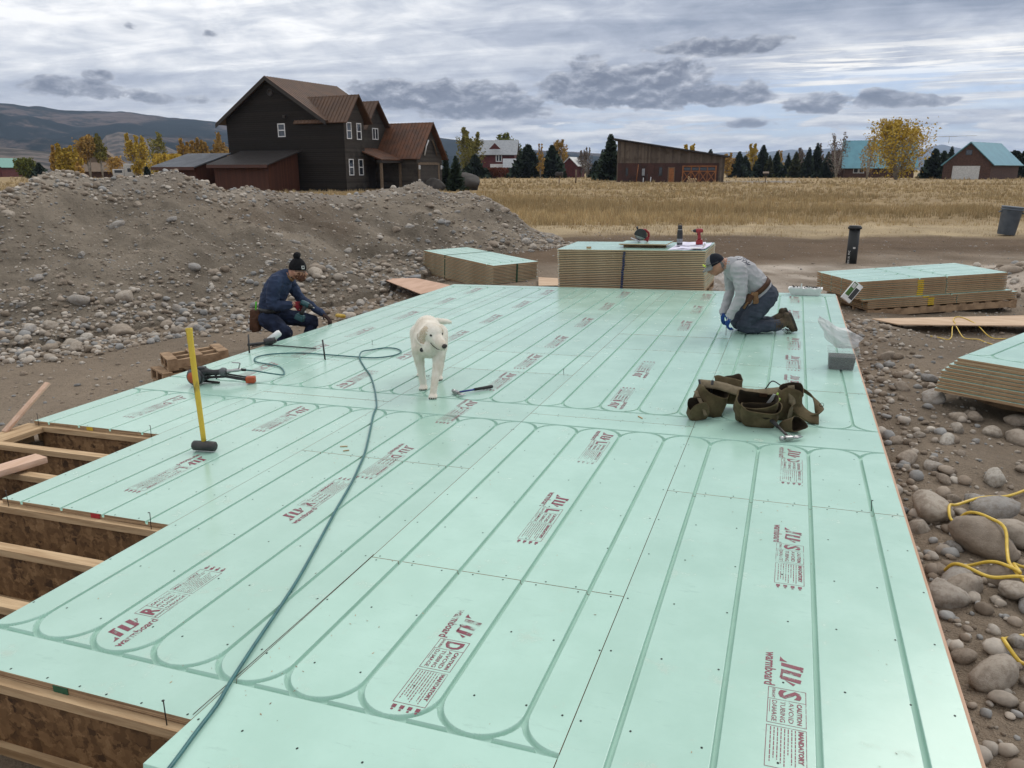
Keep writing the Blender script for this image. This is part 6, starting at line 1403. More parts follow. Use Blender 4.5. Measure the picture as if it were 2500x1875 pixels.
for y0_, dy in ((.035, -.012), (.225, .03)):
    F.limb('jeans', [(.315, y0_ + .03, .40), (.205, y0_ + dy, .27), (.07, y0_ + dy, .096)], [(.120), (.108), (.084)])
    F.limb('jeans', [(.065, y0_ + dy, .085), (.22, y0_ + dy, .078), (.44, y0_ + dy, .088)], [.080, .076, .066])
    yb = y0_ + dy; xo = 0 if dy < 0 else .03; zo = 0 if dy < 0 else .012
    F.limb('boot', [(.43 + xo, yb, .088), (.50 + xo, yb, .115 + zo), (.545 + xo, yb, .15 + zo)], [.058, .056, .050]); F.limb('boot', [(.535 + xo, yb, .195 + zo), (.575 + xo, yb, .115 + zo), (.618 + xo, yb, .040)], [.040, (.045, .042), (.044, .032)])
    F.limb('sole', [(.572 + xo, yb, .222 + zo), (.618 + xo, yb, .125 + zo), (.656 + xo, yb, .030)], [(.040, .017), (.044, .017), (.044, .018)], up=(.9, 0, .42))
def post2(c, l):
    if l in ('shirt_grey', 'jeans') and c.x > .10 and c.z > .30: return 'jeans' if (c - Vector((.268, Yc, .462))).dot(Vector((-.67, 0, .74))) < 0 else 'shirt_grey'
    if l == 'shirt_grey' and (c - Vector((.045, .045, .815))).length < .085 and c.z > .74: return 'shirt_print'
F.skin('body', ['skin', 'shirt_grey', 'jeans', 'boot', 'sole', 'glove_blue', 'hair_grey', 'shirt_print'], W2, .0075, 5, post2)
mb = MB()                                                       # cap
for i in range(9):
    for k in range(20):
        th = i / 8 * 1.52; ph = 2 * PI * k / 20; mb.v.append(tuple(Hc + HR @ Vector((.105 * math.sin(th) * math.cos(ph), .083 * math.sin(th) * math.sin(ph), .118 * math.cos(th) + .006))))
for i in range(8):
    for k in range(20):
        mb.f.append((i * 20 + k, (i + 1) * 20 + k, (i + 1) * 20 + (k + 1) % 20, i * 20 + (k + 1) % 20)); ph = (k + .5) / 20 * 2 * PI; mb.m.append(1 if math.cos(ph) > .62 else 0); mb.sm.append(True)
cp = mb.build('cap', ['cap_dark', 'cap_grey'], W2)
mb = MB(); vs = []
for j in range(5):
    for i in range(9):
        a = (i / 8 - .5) * 2.1; rr = .094 + .075 * j / 4 * math.cos(a * .75) ** .6; vs.append(tuple(Hc + HR @ Vector((rr * math.cos(a), .080 * math.sin(a) * (1 + .12 * j / 4), .030 - .028 * (j / 4) ** 1.5 - .022 * abs(math.sin(a)) ** 2))))
mb.add(vs, [(j * 9 + i, j * 9 + i + 1, (j + 1) * 9 + i + 1, (j + 1) * 9 + i) for j in range(4) for i in range(8)], 0, True); bo = mb.build('brim', 'cap_grey', cp)
sm_ = bo.modifiers.new('t', 'SOLIDIFY'); sm_.thickness = .004
gl = MB()
for sd_ in (-1, 1): gl.ball(tuple(Hc + HR @ Vector((.118, sd_ * .032, .052))), (.010, .028, .017), 0, 10, 6, None, HR)
g2 = gl.build('safety_glasses', 'lens_yellow', W2)
for sd_ in (-1, 1): MB().tube([tuple(Hc + HR @ Vector(q)) for q in ((.118, sd_ * .055, .058), (.06, sd_ * .088, .045), (-.02, sd_ * .092, .03))], .004, 6).build('temple', 'plastic_black', g2)
ta = Vector((-.67, 0, .74)); band(MB(), (.228, Yc, .505), ta, (0, 1, 0), .168, .146, .055, .009, 32).build('tool_belt', 'leather', W2)
MB().rbox(-.03, .03, -.012, .012, -.13, 0, .006, 0, Matrix.Translation((.155, -.035, .475)) @ Matrix.Rotation(R_(-8), 4, 'Y')).build('hammer_loop', 'leather_tan', W2)
MB().tube([(.13, -.032, .47), (.07, -.05, .36), (.03, -.055, .30)], [.014, .013, .016], 8).build('tool_handle', 'leather_tan', W2); MB().rbox(-.035, .035, -.02, .02, -.07, .03, .006, 0, Matrix.Translation((.10, -.04, .42)) @ Matrix.Rotation(R_(28), 4, 'Y')).build('tool_sheath', 'leather', W2)
MB().rbox(-.07, .07, -.006, .006, -.028, .028, .004, 0, Matrix.Translation((.165, -.078, .235)) @ Matrix.Rotation(R_(10), 4, 'Y')).build('pocket_flap', 'jeans', W2)
mb = MB()
for k in range(3): mb.tube(smooth([(.47 + .02 * k, -.03, .06), (.50 + .02 * k, -.055, .03), (.53 + .02 * k, -.045, .008), (.55 + .015 * k, -.02, .03), (.52, -.015, .06)], 5), .0035, 5)
mb.build('bootlace', 'plastic_black', W2)
MB().tube([(-.145, -.04, .13), (-.14, -.03, .0)], .004, 6).build('bit', 'steel', W2)
# --- the crouching worker
W1 = thing('person', 'crouching bearded person in navy clothes and black beanie beside the deck', 'person', (-6.6, 5.15, 0), RZ, None, True)
F = Fig(); Yc = .12; GZ = -.40
F.limb('shirt_navy', [(-.20, Yc, .14), (-.175, Yc, .25), (-.09, Yc, .43), (-.005, Yc, .56), (.06, Yc, .625)], [(.172, .135), (.172, .140), (.200, .158), (.200, .138), (.095, .085)], 20, up=(-.9, 0, .4))
F.ball('shirt_navy', (-.0, Yc, .565), (.125, .18, .10)); F.ball('pants_navy', (-.205, Yc, .10), (.125, .17, .12))
F.limb('skin', [(.06, Yc, .61), (.15, Yc, .65)], [.060, .056])
uc = Vector((.08, 0, .997)); nf = Vector((.99, -.12, -.08)).normalized(); sd3 = uc.cross(nf).normalized(); uc = nf.cross(sd3); Hc = Vector((.212, Yc, .672)); HR = Matrix((nf, sd3, uc)).transposed()
F.ball('skin', tuple(Hc), (.098, .076, .112), HR); F.limb('skin', [tuple(Hc + nf * .088 + uc * .0), tuple(Hc + nf * .115 - uc * .028)], [.012, .016])
F.ball('beard', tuple(Hc + nf * .045 - uc * .072), (.058, .062, .058), HR); F.ball('beard', tuple(Hc + nf * .012 - uc * .040), (.050, .077, .045), HR); F.ball('beard', tuple(Hc + nf * .092 - uc * .052), (.018, .036, .014), HR); F.ball('skin', tuple(Hc + nf * .098 - uc * .066), (.012, .022, .007), HR)
for sd_ in (-1, 1): F.ball('skin', tuple(Hc + sd3 * sd_ * .076 - nf * .012 - uc * .012), (.017, .010, .029), HR)
F.limb('shirt_navy', [(-.015, -.07, .57), (-.055, -.115, .42), (-.065, -.115, .29), (.04, -.085, .275), (.135, -.055, .282)], [.092, .084, .074, .064, .050]); F.limb('skin', [(.13, -.055, .282), (.165, -.05, .284)], [.034, .032])
F.limb('shirt_navy', [(.02, .30, .55), (.08, .34, .42), (.17, .33, .285), (.32, .27, .20), (.455, .205, .115)], [.085, .074, .062, .054, .045])
hand(F, 'glove_red', (.165, -.05, .285), (.235, -.045, .275), (0, -1, .25), 1.15, 1.1, 1); hand(F, 'glove_dark', (.465, .205, .112), (.535, .165, .055), (0, .3, 1), .55, 1.15, 1)
F.limb('pants_navy', [(-.205, .03, .10), (-.09, -.01, .02), (.035, -.035, -.075)], [.122, .108, .086]); F.limb('pants_navy', [(.035, -.035, -.08), (-.04, -.03, -.22), (-.125, -.02, -.36)], [.076, .072, .056])
F.limb('pants_navy', [(-.195, .21, .10), (.06, .22, .075), (.315, .215, .02)], [.112, .102, .082]); F.limb('pants_navy', [(.32, .215, .01), (.24, .215, -.17), (.15, .215, -.36)], [.078, .070, .055])
for x, y in ((-.125, -.02), (.15, .215)): F.limb('boot', [(x - .03, y, -.37), (x + .03, y, -.42), (x + .16, y, -.44)], [.056, (.050, .046), (.046, .034)]); F.limb('sole', [(x - .06, y, -.455), (x + .17, y, -.465)], [(.046, .018), (.046, .016)])
def post1(c, l):
    if l in ('shirt_navy', 'pants_navy') and c.x < .02 and c.z > .0: return 'pants_navy' if c.z < .185 else 'shirt_navy'
F.skin('body', ['skin', 'shirt_navy', 'pants_navy', 'boot', 'sole', 'glove_red', 'glove_dark', 'beard'], W1, .0075, 5, post1)
mb = MB(); prof = [(1.62, 1.05), (1.45, 1.12), (1.2, 1.13), (.9, 1.13), (.55, 1.14), (.25, 1.16), (.0, 1.17)]
for th, k_ in prof:
    for k in range(20): ph = 2 * PI * k / 20; mb.v.append(tuple(Hc + HR @ Vector((.101 * k_ * math.sin(th) * math.cos(ph) - .004, .080 * k_ * math.sin(th) * math.sin(ph), .128 * k_ * math.cos(th) + .028))))
for i in range(len(prof) - 1):
    for k in range(20): mb.f.append((i * 20 + k, i * 20 + (k + 1) % 20, (i + 1) * 20 + (k + 1) % 20, (i + 1) * 20 + k)); mb.m.append(0); mb.sm.append(True)
bn_ = mb.build('beanie', 'beanie', W1)
V = lump(I3, 5, .12) * .050; me = np_mesh('pompom', V + np.array(Hc + uc * .190 - nf * .005), F3, 'beanie', True); link('pompom', me, bn_)
Mp = Matrix.Translation(Hc + HR @ Vector((.090, -.062, .062))) @ (HR.to_4x4()) @ Matrix.Rotation(R_(-38), 4, 'Z') @ Matrix.Rotation(R_(-12), 4, 'Y')
pt = MB().box(-.002, .003, -.019, .019, -.021, .021, 0, Mp).build('patch', 'print_white', bn_); MB().box(.0031, .0042, -.011, .011, -.010, .012, 0, Mp).build('patch_emblem', 'steel_dark', bn_)
gs = MB()
for sd_ in (-1, 1):
    pr = [Hc + HR @ Vector((.103 - .006 * abs(math.cos(a)), sd_ * .034 + .025 * math.cos(a), .006 + .016 * math.sin(a))) for a in np.linspace(0, 2 * PI, 15)]; gs.tube([tuple(q) for q in pr], .0032, 6, cap=False)
    gs.tube([tuple(Hc + HR @ Vector(q)) for q in ((.098, sd_ * .058, .012), (.05, sd_ * .080, .014), (-.01, sd_ * .084, .010))], .0032, 6)
gs.build('eyeglasses', 'plastic_black', W1)
band(MB(), (-.188, Yc, .205), (.1, 0, 1), (0, 1, 0), .170, .134, .055, .008, 32).build('tool_belt', 'plastic_black', W1); band(MB(), (.105, Yc, .612), (.72, 0, .5), (0, 1, 0), .066, .064, .035, .006, 20).build('collar', 'leather_tan', W1)
pch = MB().rbox(-.07, .06, -.06, .06, -.25, .02, .025, 0, Matrix.Translation((-.325, .02, .20)) @ Matrix.Rotation(R_(8), 4, 'Y')).rbox(-.05, .05, -.045, .045, -.21, -.02, .02, 0, Matrix.Translation((-.365, .0, .15)) @ Matrix.Rotation(R_(-6), 4, 'Y')).build('tool_pouch', 'leather', W1)
pmat('knife_green', (.10, .55, .03), .5); MB().rbox(-.010, .010, -.006, .006, -.03, .075, .003, 0, Matrix.Translation((-.305, -.045, .255)) @ Matrix.Rotation(R_(8), 4, 'Y')).build('utility_knife', 'knife_green', pch)
pmat('teal_plastic', (.012, .075, .085), .45, (.01, .055, .065), 8)
loc1 = Matrix.Translation((-6.6, 5.15, 0)) @ Matrix.Rotation(RZ, 4, 'Z') @ Matrix.Translation((.222, -.055, .085)) @ Matrix.Rotation(R_(24), 4, 'Y') @ Matrix.Rotation(PI - R_(10), 4, 'Z')
driver('cordless_drill', 'teal and black cordless drill in the crouching worker\'s red glove', loc1, 'teal_plastic', 'teal_plastic', True)
# --- the dog
DG = thing('dog', 'pale yellow labrador standing on the deck looking aside', 'dog', (0, 0, 0), 0, None, True)
O = np.array([-3.45, 2.80, 0]); fa = np.array([.33, -.944, 0]); lb_ = np.array([.944, .33, 0])
def Q(f_, l_, z_): return tuple(O + fa * f_ + lb_ * l_ + np.array([0, 0, z_]))
F = Fig(); UP = (0, 0, 1)
F.limb('fur', [Q(.045, .0, .405), Q(-.04, 0, .415), Q(-.20, -.02, .428), Q(-.38, -.045, .450), Q(-.53, -.065, .462), Q(-.63, -.07, .455)], [(.088, .098), (.126, .134), (.136, .144), (.116, .118), (.108, .105), (.080, .080)], 20, up=UP)
F.limb('fur', [Q(.0, .0, .455), Q(.035, .015, .495), Q(.055, .035, .525)], [(.108, .098), (.092, .085), (.078, .072)], 16)
hd = Vector(Q(.233, .172, .433)) - Vector(Q(.06, .04, .535)); hd.normalize(); hs_ = hd.cross(Vector((0, 0, 1))).normalized(); hu = hs_.cross(hd); Hc = Vector(Q(.062, .045, .528)); HR = Matrix((hd, -hs_, hu)).transposed()
F.ball('fur', tuple(Hc), (.092, .082, .072), HR); F.ball('fur', tuple(Hc + hd * .035 - hu * .022), (.066, .066, .055), HR)
F.limb('fur', [tuple(Hc + hd * .05 - hu * .012), tuple(Hc + hd * .115 - hu * .022), tuple(Hc + hd * .165 - hu * .024)], [(.058, .052), (.050, .047), (.042, .041)], 14, up=tuple(hu))
F.limb('fur', [tuple(Hc + hd * .06 - hu * .045), tuple(Hc + hd * .145 - hu * .052)], [(.040, .022), (.032, .018)], up=tuple(hu))
for sg in (-1, 1): F.ball('fur', tuple(Hc + hd * .045 + hs_ * sg * .032 + hu * .034), (.022, .018, .014), HR)
for sg, k_ in ((-1, 1.0), (1, 1.0)):
    e0 = Hc - hd * .018 + hs_ * sg * .062 + hu * .036; F.limb('ear_fur', [tuple(e0), tuple(e0 + hs_ * sg * .026 - hu * .035 + hd * .008), tuple(e0 + hs_ * sg * .026 - hu * .085 + hd * .022), tuple(e0 + hs_ * sg * .020 - hu * .118 + hd * .028)], [(.028, .012), (.036, .012), (.032, .011), (.014, .009)], 12, up=tuple(hs_))
def foreleg(s_, e, w_, p): F.limb('fur', [Q(*s_), Q(*e), Q((e[0] + w_[0]) / 2, (e[1] + w_[1]) / 2, (e[2] + w_[2]) / 2), Q(*w_), Q(*p)], [.062, .043, .034, .028, .029], 12); paw(p)
def paw(p):
    F.ball('fur', Q(p[0] + .014, p[1], .020), (.034, .040, .022))
    for k in range(4): F.limb('fur', [Q(p[0] + .02, p[1] + (-.024 + .016 * k), .022), Q(p[0] + .052 - .006 * abs(k - 1.5), p[1] + (-.027 + .018 * k), .013)], [.012, .0115], 8)
foreleg((-.035, -.088, .37), (-.055, -.092, .275), (-.088, -.078, .11), (-.102, -.072, .04)); foreleg((.0, .080, .37), (.045, .076, .270), (.145, .050, .11), (.18, .040, .04))
def hindleg(h_, kn, hk, p): F.limb('fur', [Q(*h_), Q(*kn)], [.088, .058], 14); F.limb('fur', [Q(*kn), Q((kn[0] + hk[0]) / 2, (kn[1] + hk[1]) / 2, (kn[2] + hk[2]) / 2), Q(*hk), Q(*p)], [.056, .040, .027, .028], 12); paw(p)
hindleg((-.54, .03, .40), (-.43, .06, .29), (-.50, .050, .145), (-.425, .03, .04)); hindleg((-.57, -.145, .40), (-.49, -.155, .29), (-.62, -.15, .145), (-.585, -.15, .04))
F.limb('fur', [Q(-.65, -.06, .485), Q(-.74, .0, .475), Q(-.82, .075, .455), Q(-.87, .115, .44)], [.036, .030, .025, .014], 10)
dog_body = F.skin('body', ['fur', 'ear_fur'], DG, .0065, 4)
me = dog_body.data; np_ = len(me.polygons); cen = np.empty(np_ * 3); me.polygons.foreach_get('center', cen); cen = cen.reshape(-1, 3); nor = np.empty(np_ * 3); me.polygons.foreach_get('normal', nor); nor = nor.reshape(-1, 3)
pick = rng.integers(np_, size=26000); c_ = cen[pick] + rng.normal(0, .0025, (26000, 3)); n_ = nor[pick]; flow = -fa * .8 + np.array([0, 0, -.55]); tdir = flow[None] + rng.normal(0, .28, (26000, 3)); tdir -= (tdir * n_).sum(1)[:, None] * n_; tdir /= np.linalg.norm(tdir, axis=1)[:, None] + 1e-6
L_ = rng.uniform(.009, .020, 26000)[:, None]; dd_ = tdir * .93 + n_ * .34; sd_v = np.cross(n_, tdir) * .0011
head_ = np.linalg.norm(c_ - np.array(Hc), axis=1) < .16; low_ = c_[:, 2] < .05; L_[head_ | low_] *= .5
Vf = np.stack([c_ - sd_v - n_ * .001, c_ + sd_v - n_ * .001, c_ + dd_ * L_], 1).reshape(-1, 3)
fo_ = link('fur', np_mesh('fur', Vf, np.arange(len(Vf)).reshape(-1, 3), 'fur', False), DG); fo_['kind'] = 'stuff'
mb = MB(); mb.ball(tuple(Hc + hd * .200 - hu * .008), (.017, .025, .021), 0, 12, 8, None, HR); mb.build('nose', 'nose_dark', DG)
MB().ball(tuple(Hc + hd * .165 - hu * .018), (.028, .0325, .031), 0, 12, 8, None, HR).build('muzzle_tip', 'ear_nose' if False else 'nose_dark', DG) if False else None
for sg in (-1, 1): MB().ball(tuple(Hc + hd * .060 + hs_ * sg * .053 + hu * .016), (.013, .010, .009), 0, 10, 6, None, HR).build('eye', 'nose_dark', DG)
MB().tube([tuple(Hc + hd * q + hs_ * .0 - hu * z_ + hs_ * o_) for q, o_, z_ in ((.196, .010, .046), (.165, .040, .052), (.12, .051, .050), (.085, .058, .042))], .0035, 6).tube([tuple(Hc + hd * q - hs_ * o_ - hu * z_) for q, o_, z_ in ((.196, .010, .046), (.165, .040, .052), (.12, .051, .050), (.085, .058, .042))], .0035, 6).build('mouth', 'nose_dark', DG)
cl = band(MB(), Q(.035, .012, .468), (Vector(Q(.055, .03, .52)) - Vector(Q(0, 0, .44))), (0, 0, 1), .098, .108, .018, .004, 28).build('collar', 'fur', DG)
MB().lathe([(.0, -.004), (.018, -.004), (.018, .004), (0, .004)], 16, 0, Matrix.Translation(Q(.118, -.042, .392)) @ Matrix.Rotation(RZ, 4, 'Z') @ Matrix.Rotation(PI / 2, 4, 'X'), cap=False).build('tag', 'plastic_black', cl)
mb = MB()
for p in ((-.102, -.072), (.18, .040), (-.425, .035), (-.585, -.10)):
    for k in range(4): f_ = p[0] + .064 - .006 * abs(k - 1.5); mb.tube([Q(f_ - .006, p[1] + (-.027 + .018 * k), .012), Q(f_ + .006, p[1] + (-.027 + .018 * k), .004)], [.0045, .002], 6)
mb.build('claws', 'nose_dark', DG)

# ------------------------------------------------------------------ tools on the deck
pmat('handle_blue', (.012, .035, .20), .4); pmat('worn_yellow', (.56, .40, .035), .5, (.10, .08, .02), 9, 6, .30, .46, (1, 1, .35), .15)
pmat('hammer_iron', (.035, .037, .038), .55, (.055, .052, .048), 18, bump=.3, metal=.3)
def hammer(name, label, M_, grip, hand_):
    h = thing(name, label, 'hammer', deck=True); h.matrix_basis = M_
    MB().tube([(0, 0, .018), (.12, 0, .018), (.17, 0, .018)], [(.010, .008), (.010, .008), (.011, .009)], 10).build('shaft', hand_, h)
    MB().tube([(.165, 0, .018), (.25, 0, .018), (.33, 0, .018), (.342, 0, .018)], [(.014, .012), (.016, .013), (.017, .015), (.014, .012)], 12).build('grip', grip, h)
    hd_ = MB(); hd_.tube([(0, .030, .018), (0, .045, .018), (0, .048, .018), (0, .066, .018)], [.011, .012, .0165, .0165], 12); hd_.rbox(-.014, .016, -.022, .032, .004, .032, .004)
    for sg in (-1, 1): hd_.tube([(sg * .004, -.018, .018), (.004 + sg * .008, -.055, .017), (.022 + sg * .011, -.098, .015)], [(.007, .011), (.007, .008), (.005, .003)], 8)
    hd_.build('head', 'steel', h); return h
hammer('hammer', 'blue handled claw hammer with black grip lying beside the dog', Matrix.Translation((-3.20, 2.775, .002)) @ Matrix.Rotation(math.atan2(.29, .245), 4, 'Z'), 'rubber', 'handle_blue')
SL = thing('sledgehammer', 'sledgehammer standing on its head with a worn yellow handle', 'sledgehammer', (-4.285, 1.015, .003), R_(8), None, True)
MB().tube([(-.082, 0, .036), (-.074, 0, .036), (-.055, 0, .036), (.055, 0, .036), (.074, 0, .036), (.082, 0, .036)], [.029, .035, .036, .036, .035, .029], 8).build('head', 'hammer_iron', SL)
MB().tube([(0, 0, .05), (-.008, .012, .12), (-.05, .07, .40), (-.092, .13, .68), (-.106, .15, .775), (-.110, .156, .80), (-.111, .158, .812)], [(.013, .017), (.014, .018), (.0155, .020), (.016, .021), (.0185, .023), (.021, .025), (.018, .022)], 14).build('handle', 'worn_yellow', SL)
# air hose
pmat('hose_teal', (.028, .135, .135), .4, (.02, .10, .105), 20)
HP = [(-5.245, 2.61), (-5.15, 2.69), (-5.06, 2.83), (-5.045, 2.97), (-5.24, 3.2), (-5.44, 3.29), (-5.60, 3.33), (-5.72, 3.42), (-5.78, 3.56), (-5.70, 3.71), (-5.44, 3.82), (-5.13, 3.82), (-4.72, 3.795), (-4.54, 3.82), (-4.42, 3.95), (-4.42, 4.13), (-4.54, 4.26), (-4.68, 4.27), (-4.78, 4.15), (-4.79, 3.96), (-4.69, 3.75), (-4.46, 3.44), (-4.23, 3.15), (-3.97, 2.76), (-3.78, 2.45), (-3.665, 2.25), (-3.58, 2.05), (-3.41, 1.70), (-3.21, 1.28), (-3.12, 1.06), (-3.01, .77), (-2.89, .41), (-2.84, .27), (-2.67, -.22), (-2.59, -.48), (-2.51, -.77), (-2.44, -1.01), (-2.40, -1.13), (-2.37, -1.27), (-2.33, -1.45), (-2.28, -1.75), (-2.2, -2.3)]
hz_ = [.13, .105, .05] + [.0105] * 9 + [.012] + [.0105] * 6 + [.027, .012] + [.0105] * 30
hs2 = thing('air_hose', 'teal air hose snaking across the deck with one loop', 'hose', deck=True)
HPts = [(x, y, z) for (x, y), z in zip(HP, hz_)]
MB().tube([tuple(p) for p in smooth(HPts, 7)], .0068, 8).build('hose', 'hose_teal', hs2)
MB().tube([(-5.27, 2.60, .131), (-5.20, 2.642, .122)], .0125, 10).build('sleeve', 'plastic_black', hs2)
o = MB().tube([tuple(p) for p in smooth([(-2.446, -1.20, .006), (-2.441, -.6, .004), (-2.4385, -.2, .003), (-2.4385, 0.02, .003)], 4)], .0013, 6).build('red_string', 'leather'); DECK.append(o); tag(o, 'thin red string lying in the panel joint beside the hose', 'string')
# framing nailer
NG = thing('nail_gun', 'grey and black framing nail gun with orange caps on the deck', 'nail gun', (-5.625, 2.475, .0), RZ, None, True)
pmat('gun_grey', (.10, .105, .11), .5, (.07, .073, .078), 8); pmat('orange', (.42, .075, .018), .5, (.34, .06, .015), 9)
Mg = Matrix.Translation((.02, .0, .080)) @ Matrix.Rotation(R_(90), 4, 'X') @ Matrix.Rotation(R_(-18), 4, 'Y')
MB().lathe([(.0, .075), (.055, .074), (.066, .068), (.076, .05), (.076, .0), (.070, -.02), (.066, -.09), (.05, -.12)], 24, 0, Mg).build('cylinder', 'gun_grey', NG); MB().lathe([(0, .0765), (.050, .0765), (.052, .071)], 24, 0, Mg, cap=False).build('end_cap', 'orange', NG); MB().lathe([(.0765, .052), (.080, .048), (.080, .030), (.0765, .026)], 24, 0, Mg, cap=False).build('band', 'plastic_black', NG)
MB().tube(smooth([(.06, -.01, .115), (.11, -.01, .120), (.17, -.01, .112), (.235, -.01, .115)], 4), [(.030, .036)] * 4 + [(.022, .026)] * 4 + [(.021, .025)] * 4 + [(.024, .028)], 12).build('handle', 'plastic_black', NG)
MB().tube([(.228, -.01, .115), (.245, -.01, .115), (.275, -.01, .112), (.285, -.01, .112)], [.028, .040, .040, .032], 14).build('handle_cap', 'gun_grey', NG); MB().tube([(.284, -.01, .115), (.30, -.01, .118), (.33, -.01, .122), (.385, -.01, .128), (.42, -.01, .13)], [.014, .020, .014, .017, .012], 12).build('air_fitting', 'steel', NG)
MB().tube(smooth([(.40, -.01, .142), (.412, -.01, .175), (.415, -.01, .192), (.38, -.01, .197), (.345, -.01, .200)], 4), .006, 8).build('rafter_hook', 'steel', NG); MB().tube([(.185, -.01, .09), (.195, -.01, .07), (.19, -.012, .05)], [.012, .008, .006], 8).build('trigger', 'plastic_black', NG)
mg = MB()
for dz_, dy in ((.0, -.02), (.0, .02), (.024, 0)): mg.tube([(.09, dy, .062 + dz_), (.28, dy, .070 + dz_), (.50, dy, .026 + dz_)], .008, 6)
mg.build('magazine', 'plastic_black', NG); MB().rbox(.455, .535, -.035, .032, .006, .066, .012).build('magazine_cap', 'orange', NG); MB().rbox(.03, .10, -.03, .03, .13, .165, .01).build('exhaust', 'plastic_black', NG)
MB().tube([(.20, .02, .008), (.02, .06, .02)], .012, 8).build('nose', 'steel_dark', NG)
# pins, bar and foam gun by the crouching worker
for (x, y), dx_, lb in (((-6.015, 3.724), -.012, 'black steel pin standing upright at the left deck edge'), ((-5.044, 3.665), -.030, 'black steel pin standing upright beside the air hose')):
    o = thing('steel_pin', lb, 'pin', (x, y, -.004), 0, 'steel pins standing in panel joints', True); MB().tube([(0, 0, 0), (dx_, .03, .195)], .0085, 8).build('shaft', 'plastic_black', o); MB().tube([(dx_, .03, .194), (dx_ * 1.02, .0305, .199)], [.0085, .006], 8).build('tip', 'steel_dark', o)
fg = thing('foam_gun', 'black foam gun with white canister lying at the left deck edge', 'foam gun', (-6.05, 4.07, .0), 0, None, True)
MB().tube([(.0, .02, .012), (.64, -.01, .010)], .0065, 8).build('barrel', 'plastic_black', fg); MB().tube([(-.035, .0, .040), (.02, .045, .048), (.055, .085, .062)], [.036, .042, .036], 14).build('valve', 'plastic_black', fg); MB().tube([(-.0, .05, .055), (.075, .135, .125), (.085, .147, .134)], [.037, .037, .028], 16).build('canister', 'white_plastic', fg)
MB().tube(smooth([(-.02, .0, .035), (-.10, -.035, .030), (-.19, -.08, .022)], 4), [(.020, .016)] * 9, 10).build('grip', 'plastic_black', fg); MB().tube([(-.05, -.03, .02), (-.09, -.075, .012), (-.13, -.085, .010)], .007, 8).build('trigger', 'steel_dark', fg)
# clear bin of nails with a bag on it
m, t, b = nodes('clear_bin'); b.inputs['Base Color'].default_value = (.60, .62, .62, 1); b.inputs['Roughness'].default_value = .12; b.inputs['Alpha'].default_value = .10
m, t, b = nodes('bag_film'); b.inputs['Base Color'].default_value = (.56, .55, .55, 1); b.inputs['Roughness'].default_value = .3; b.inputs['Alpha'].default_value = .46
bx_ = thing('nail_bin', 'clear plastic bin half full of dark nails at the right deck edge', 'bin', (-.262, 4.455, .002), R_(0), None, True)
mb = MB(); h = .175; w_ = .012
o4 = lambda e0, e1, z: [(-e0, -e0, z), (.212 + e1, -e0, z), (.212 + e1, .20 + e0, z), (-e0, .20 + e0, z)]
mb.add(o4(0, 0, 0) + o4(.012, .035, h), [(3, 2, 1, 0), (0, 1, 5, 4), (1, 2, 6, 5), (2, 3, 7, 6), (3, 0, 4, 7)]); tb_ = mb.build('tub', 'clear_bin', bx_); s2 = tb_.modifiers.new('t', 'SOLIDIFY'); s2.thickness = .003
MB().tube([tuple(q) for q in o4(.014, .037, h)] + [tuple(o4(.014, .037, h)[0])], .006, 6).build('rim', 'clear_bin', bx_)
pmat('nail_mass', (.085, .085, .08), .6, (.010, .011, .011), 70, 4, .4, .6, (1, 1, 4), .6, 60, metal=.5); mb = MB(); mb.add(o4(-.006, -.004, .005) + o4(-.002, .012, .112), [(3, 2, 1, 0), (4, 5, 6, 7), (0, 1, 5, 4), (1, 2, 6, 5), (2, 3, 7, 6), (3, 0, 4, 7)]); nm = mb.build('nails', 'nail_mass', bx_); nm['kind'] = 'stuff'
V = I3.copy(); out = []
bagc = np.array([-.19, 4.57, .275])
for v in V:
    q_ = Vector(v); d = 1 + .30 * mnoise.noise(q_ * 1.9 + Vector((3, 1, 7))) + .20 * mnoise.noise(q_ * 4.2 + Vector((1, 5, 2)))
    e = np.array([v[0] * .19, v[1] * .11, v[2] * .09]) * d; e[2] += -.55 * e[0] * (1 if e[0] < 0 else .25); e[2] += .06 * max(0, -v[0]) ** 2
    out.append(bagc + e)
o = link('plastic_bag', np_mesh('plastic_bag', np.array(out), F3, 'bag_film', False)); DECK.append(o); tag(o, 'crumpled translucent grey bag resting on the clear nail bin', 'bag')
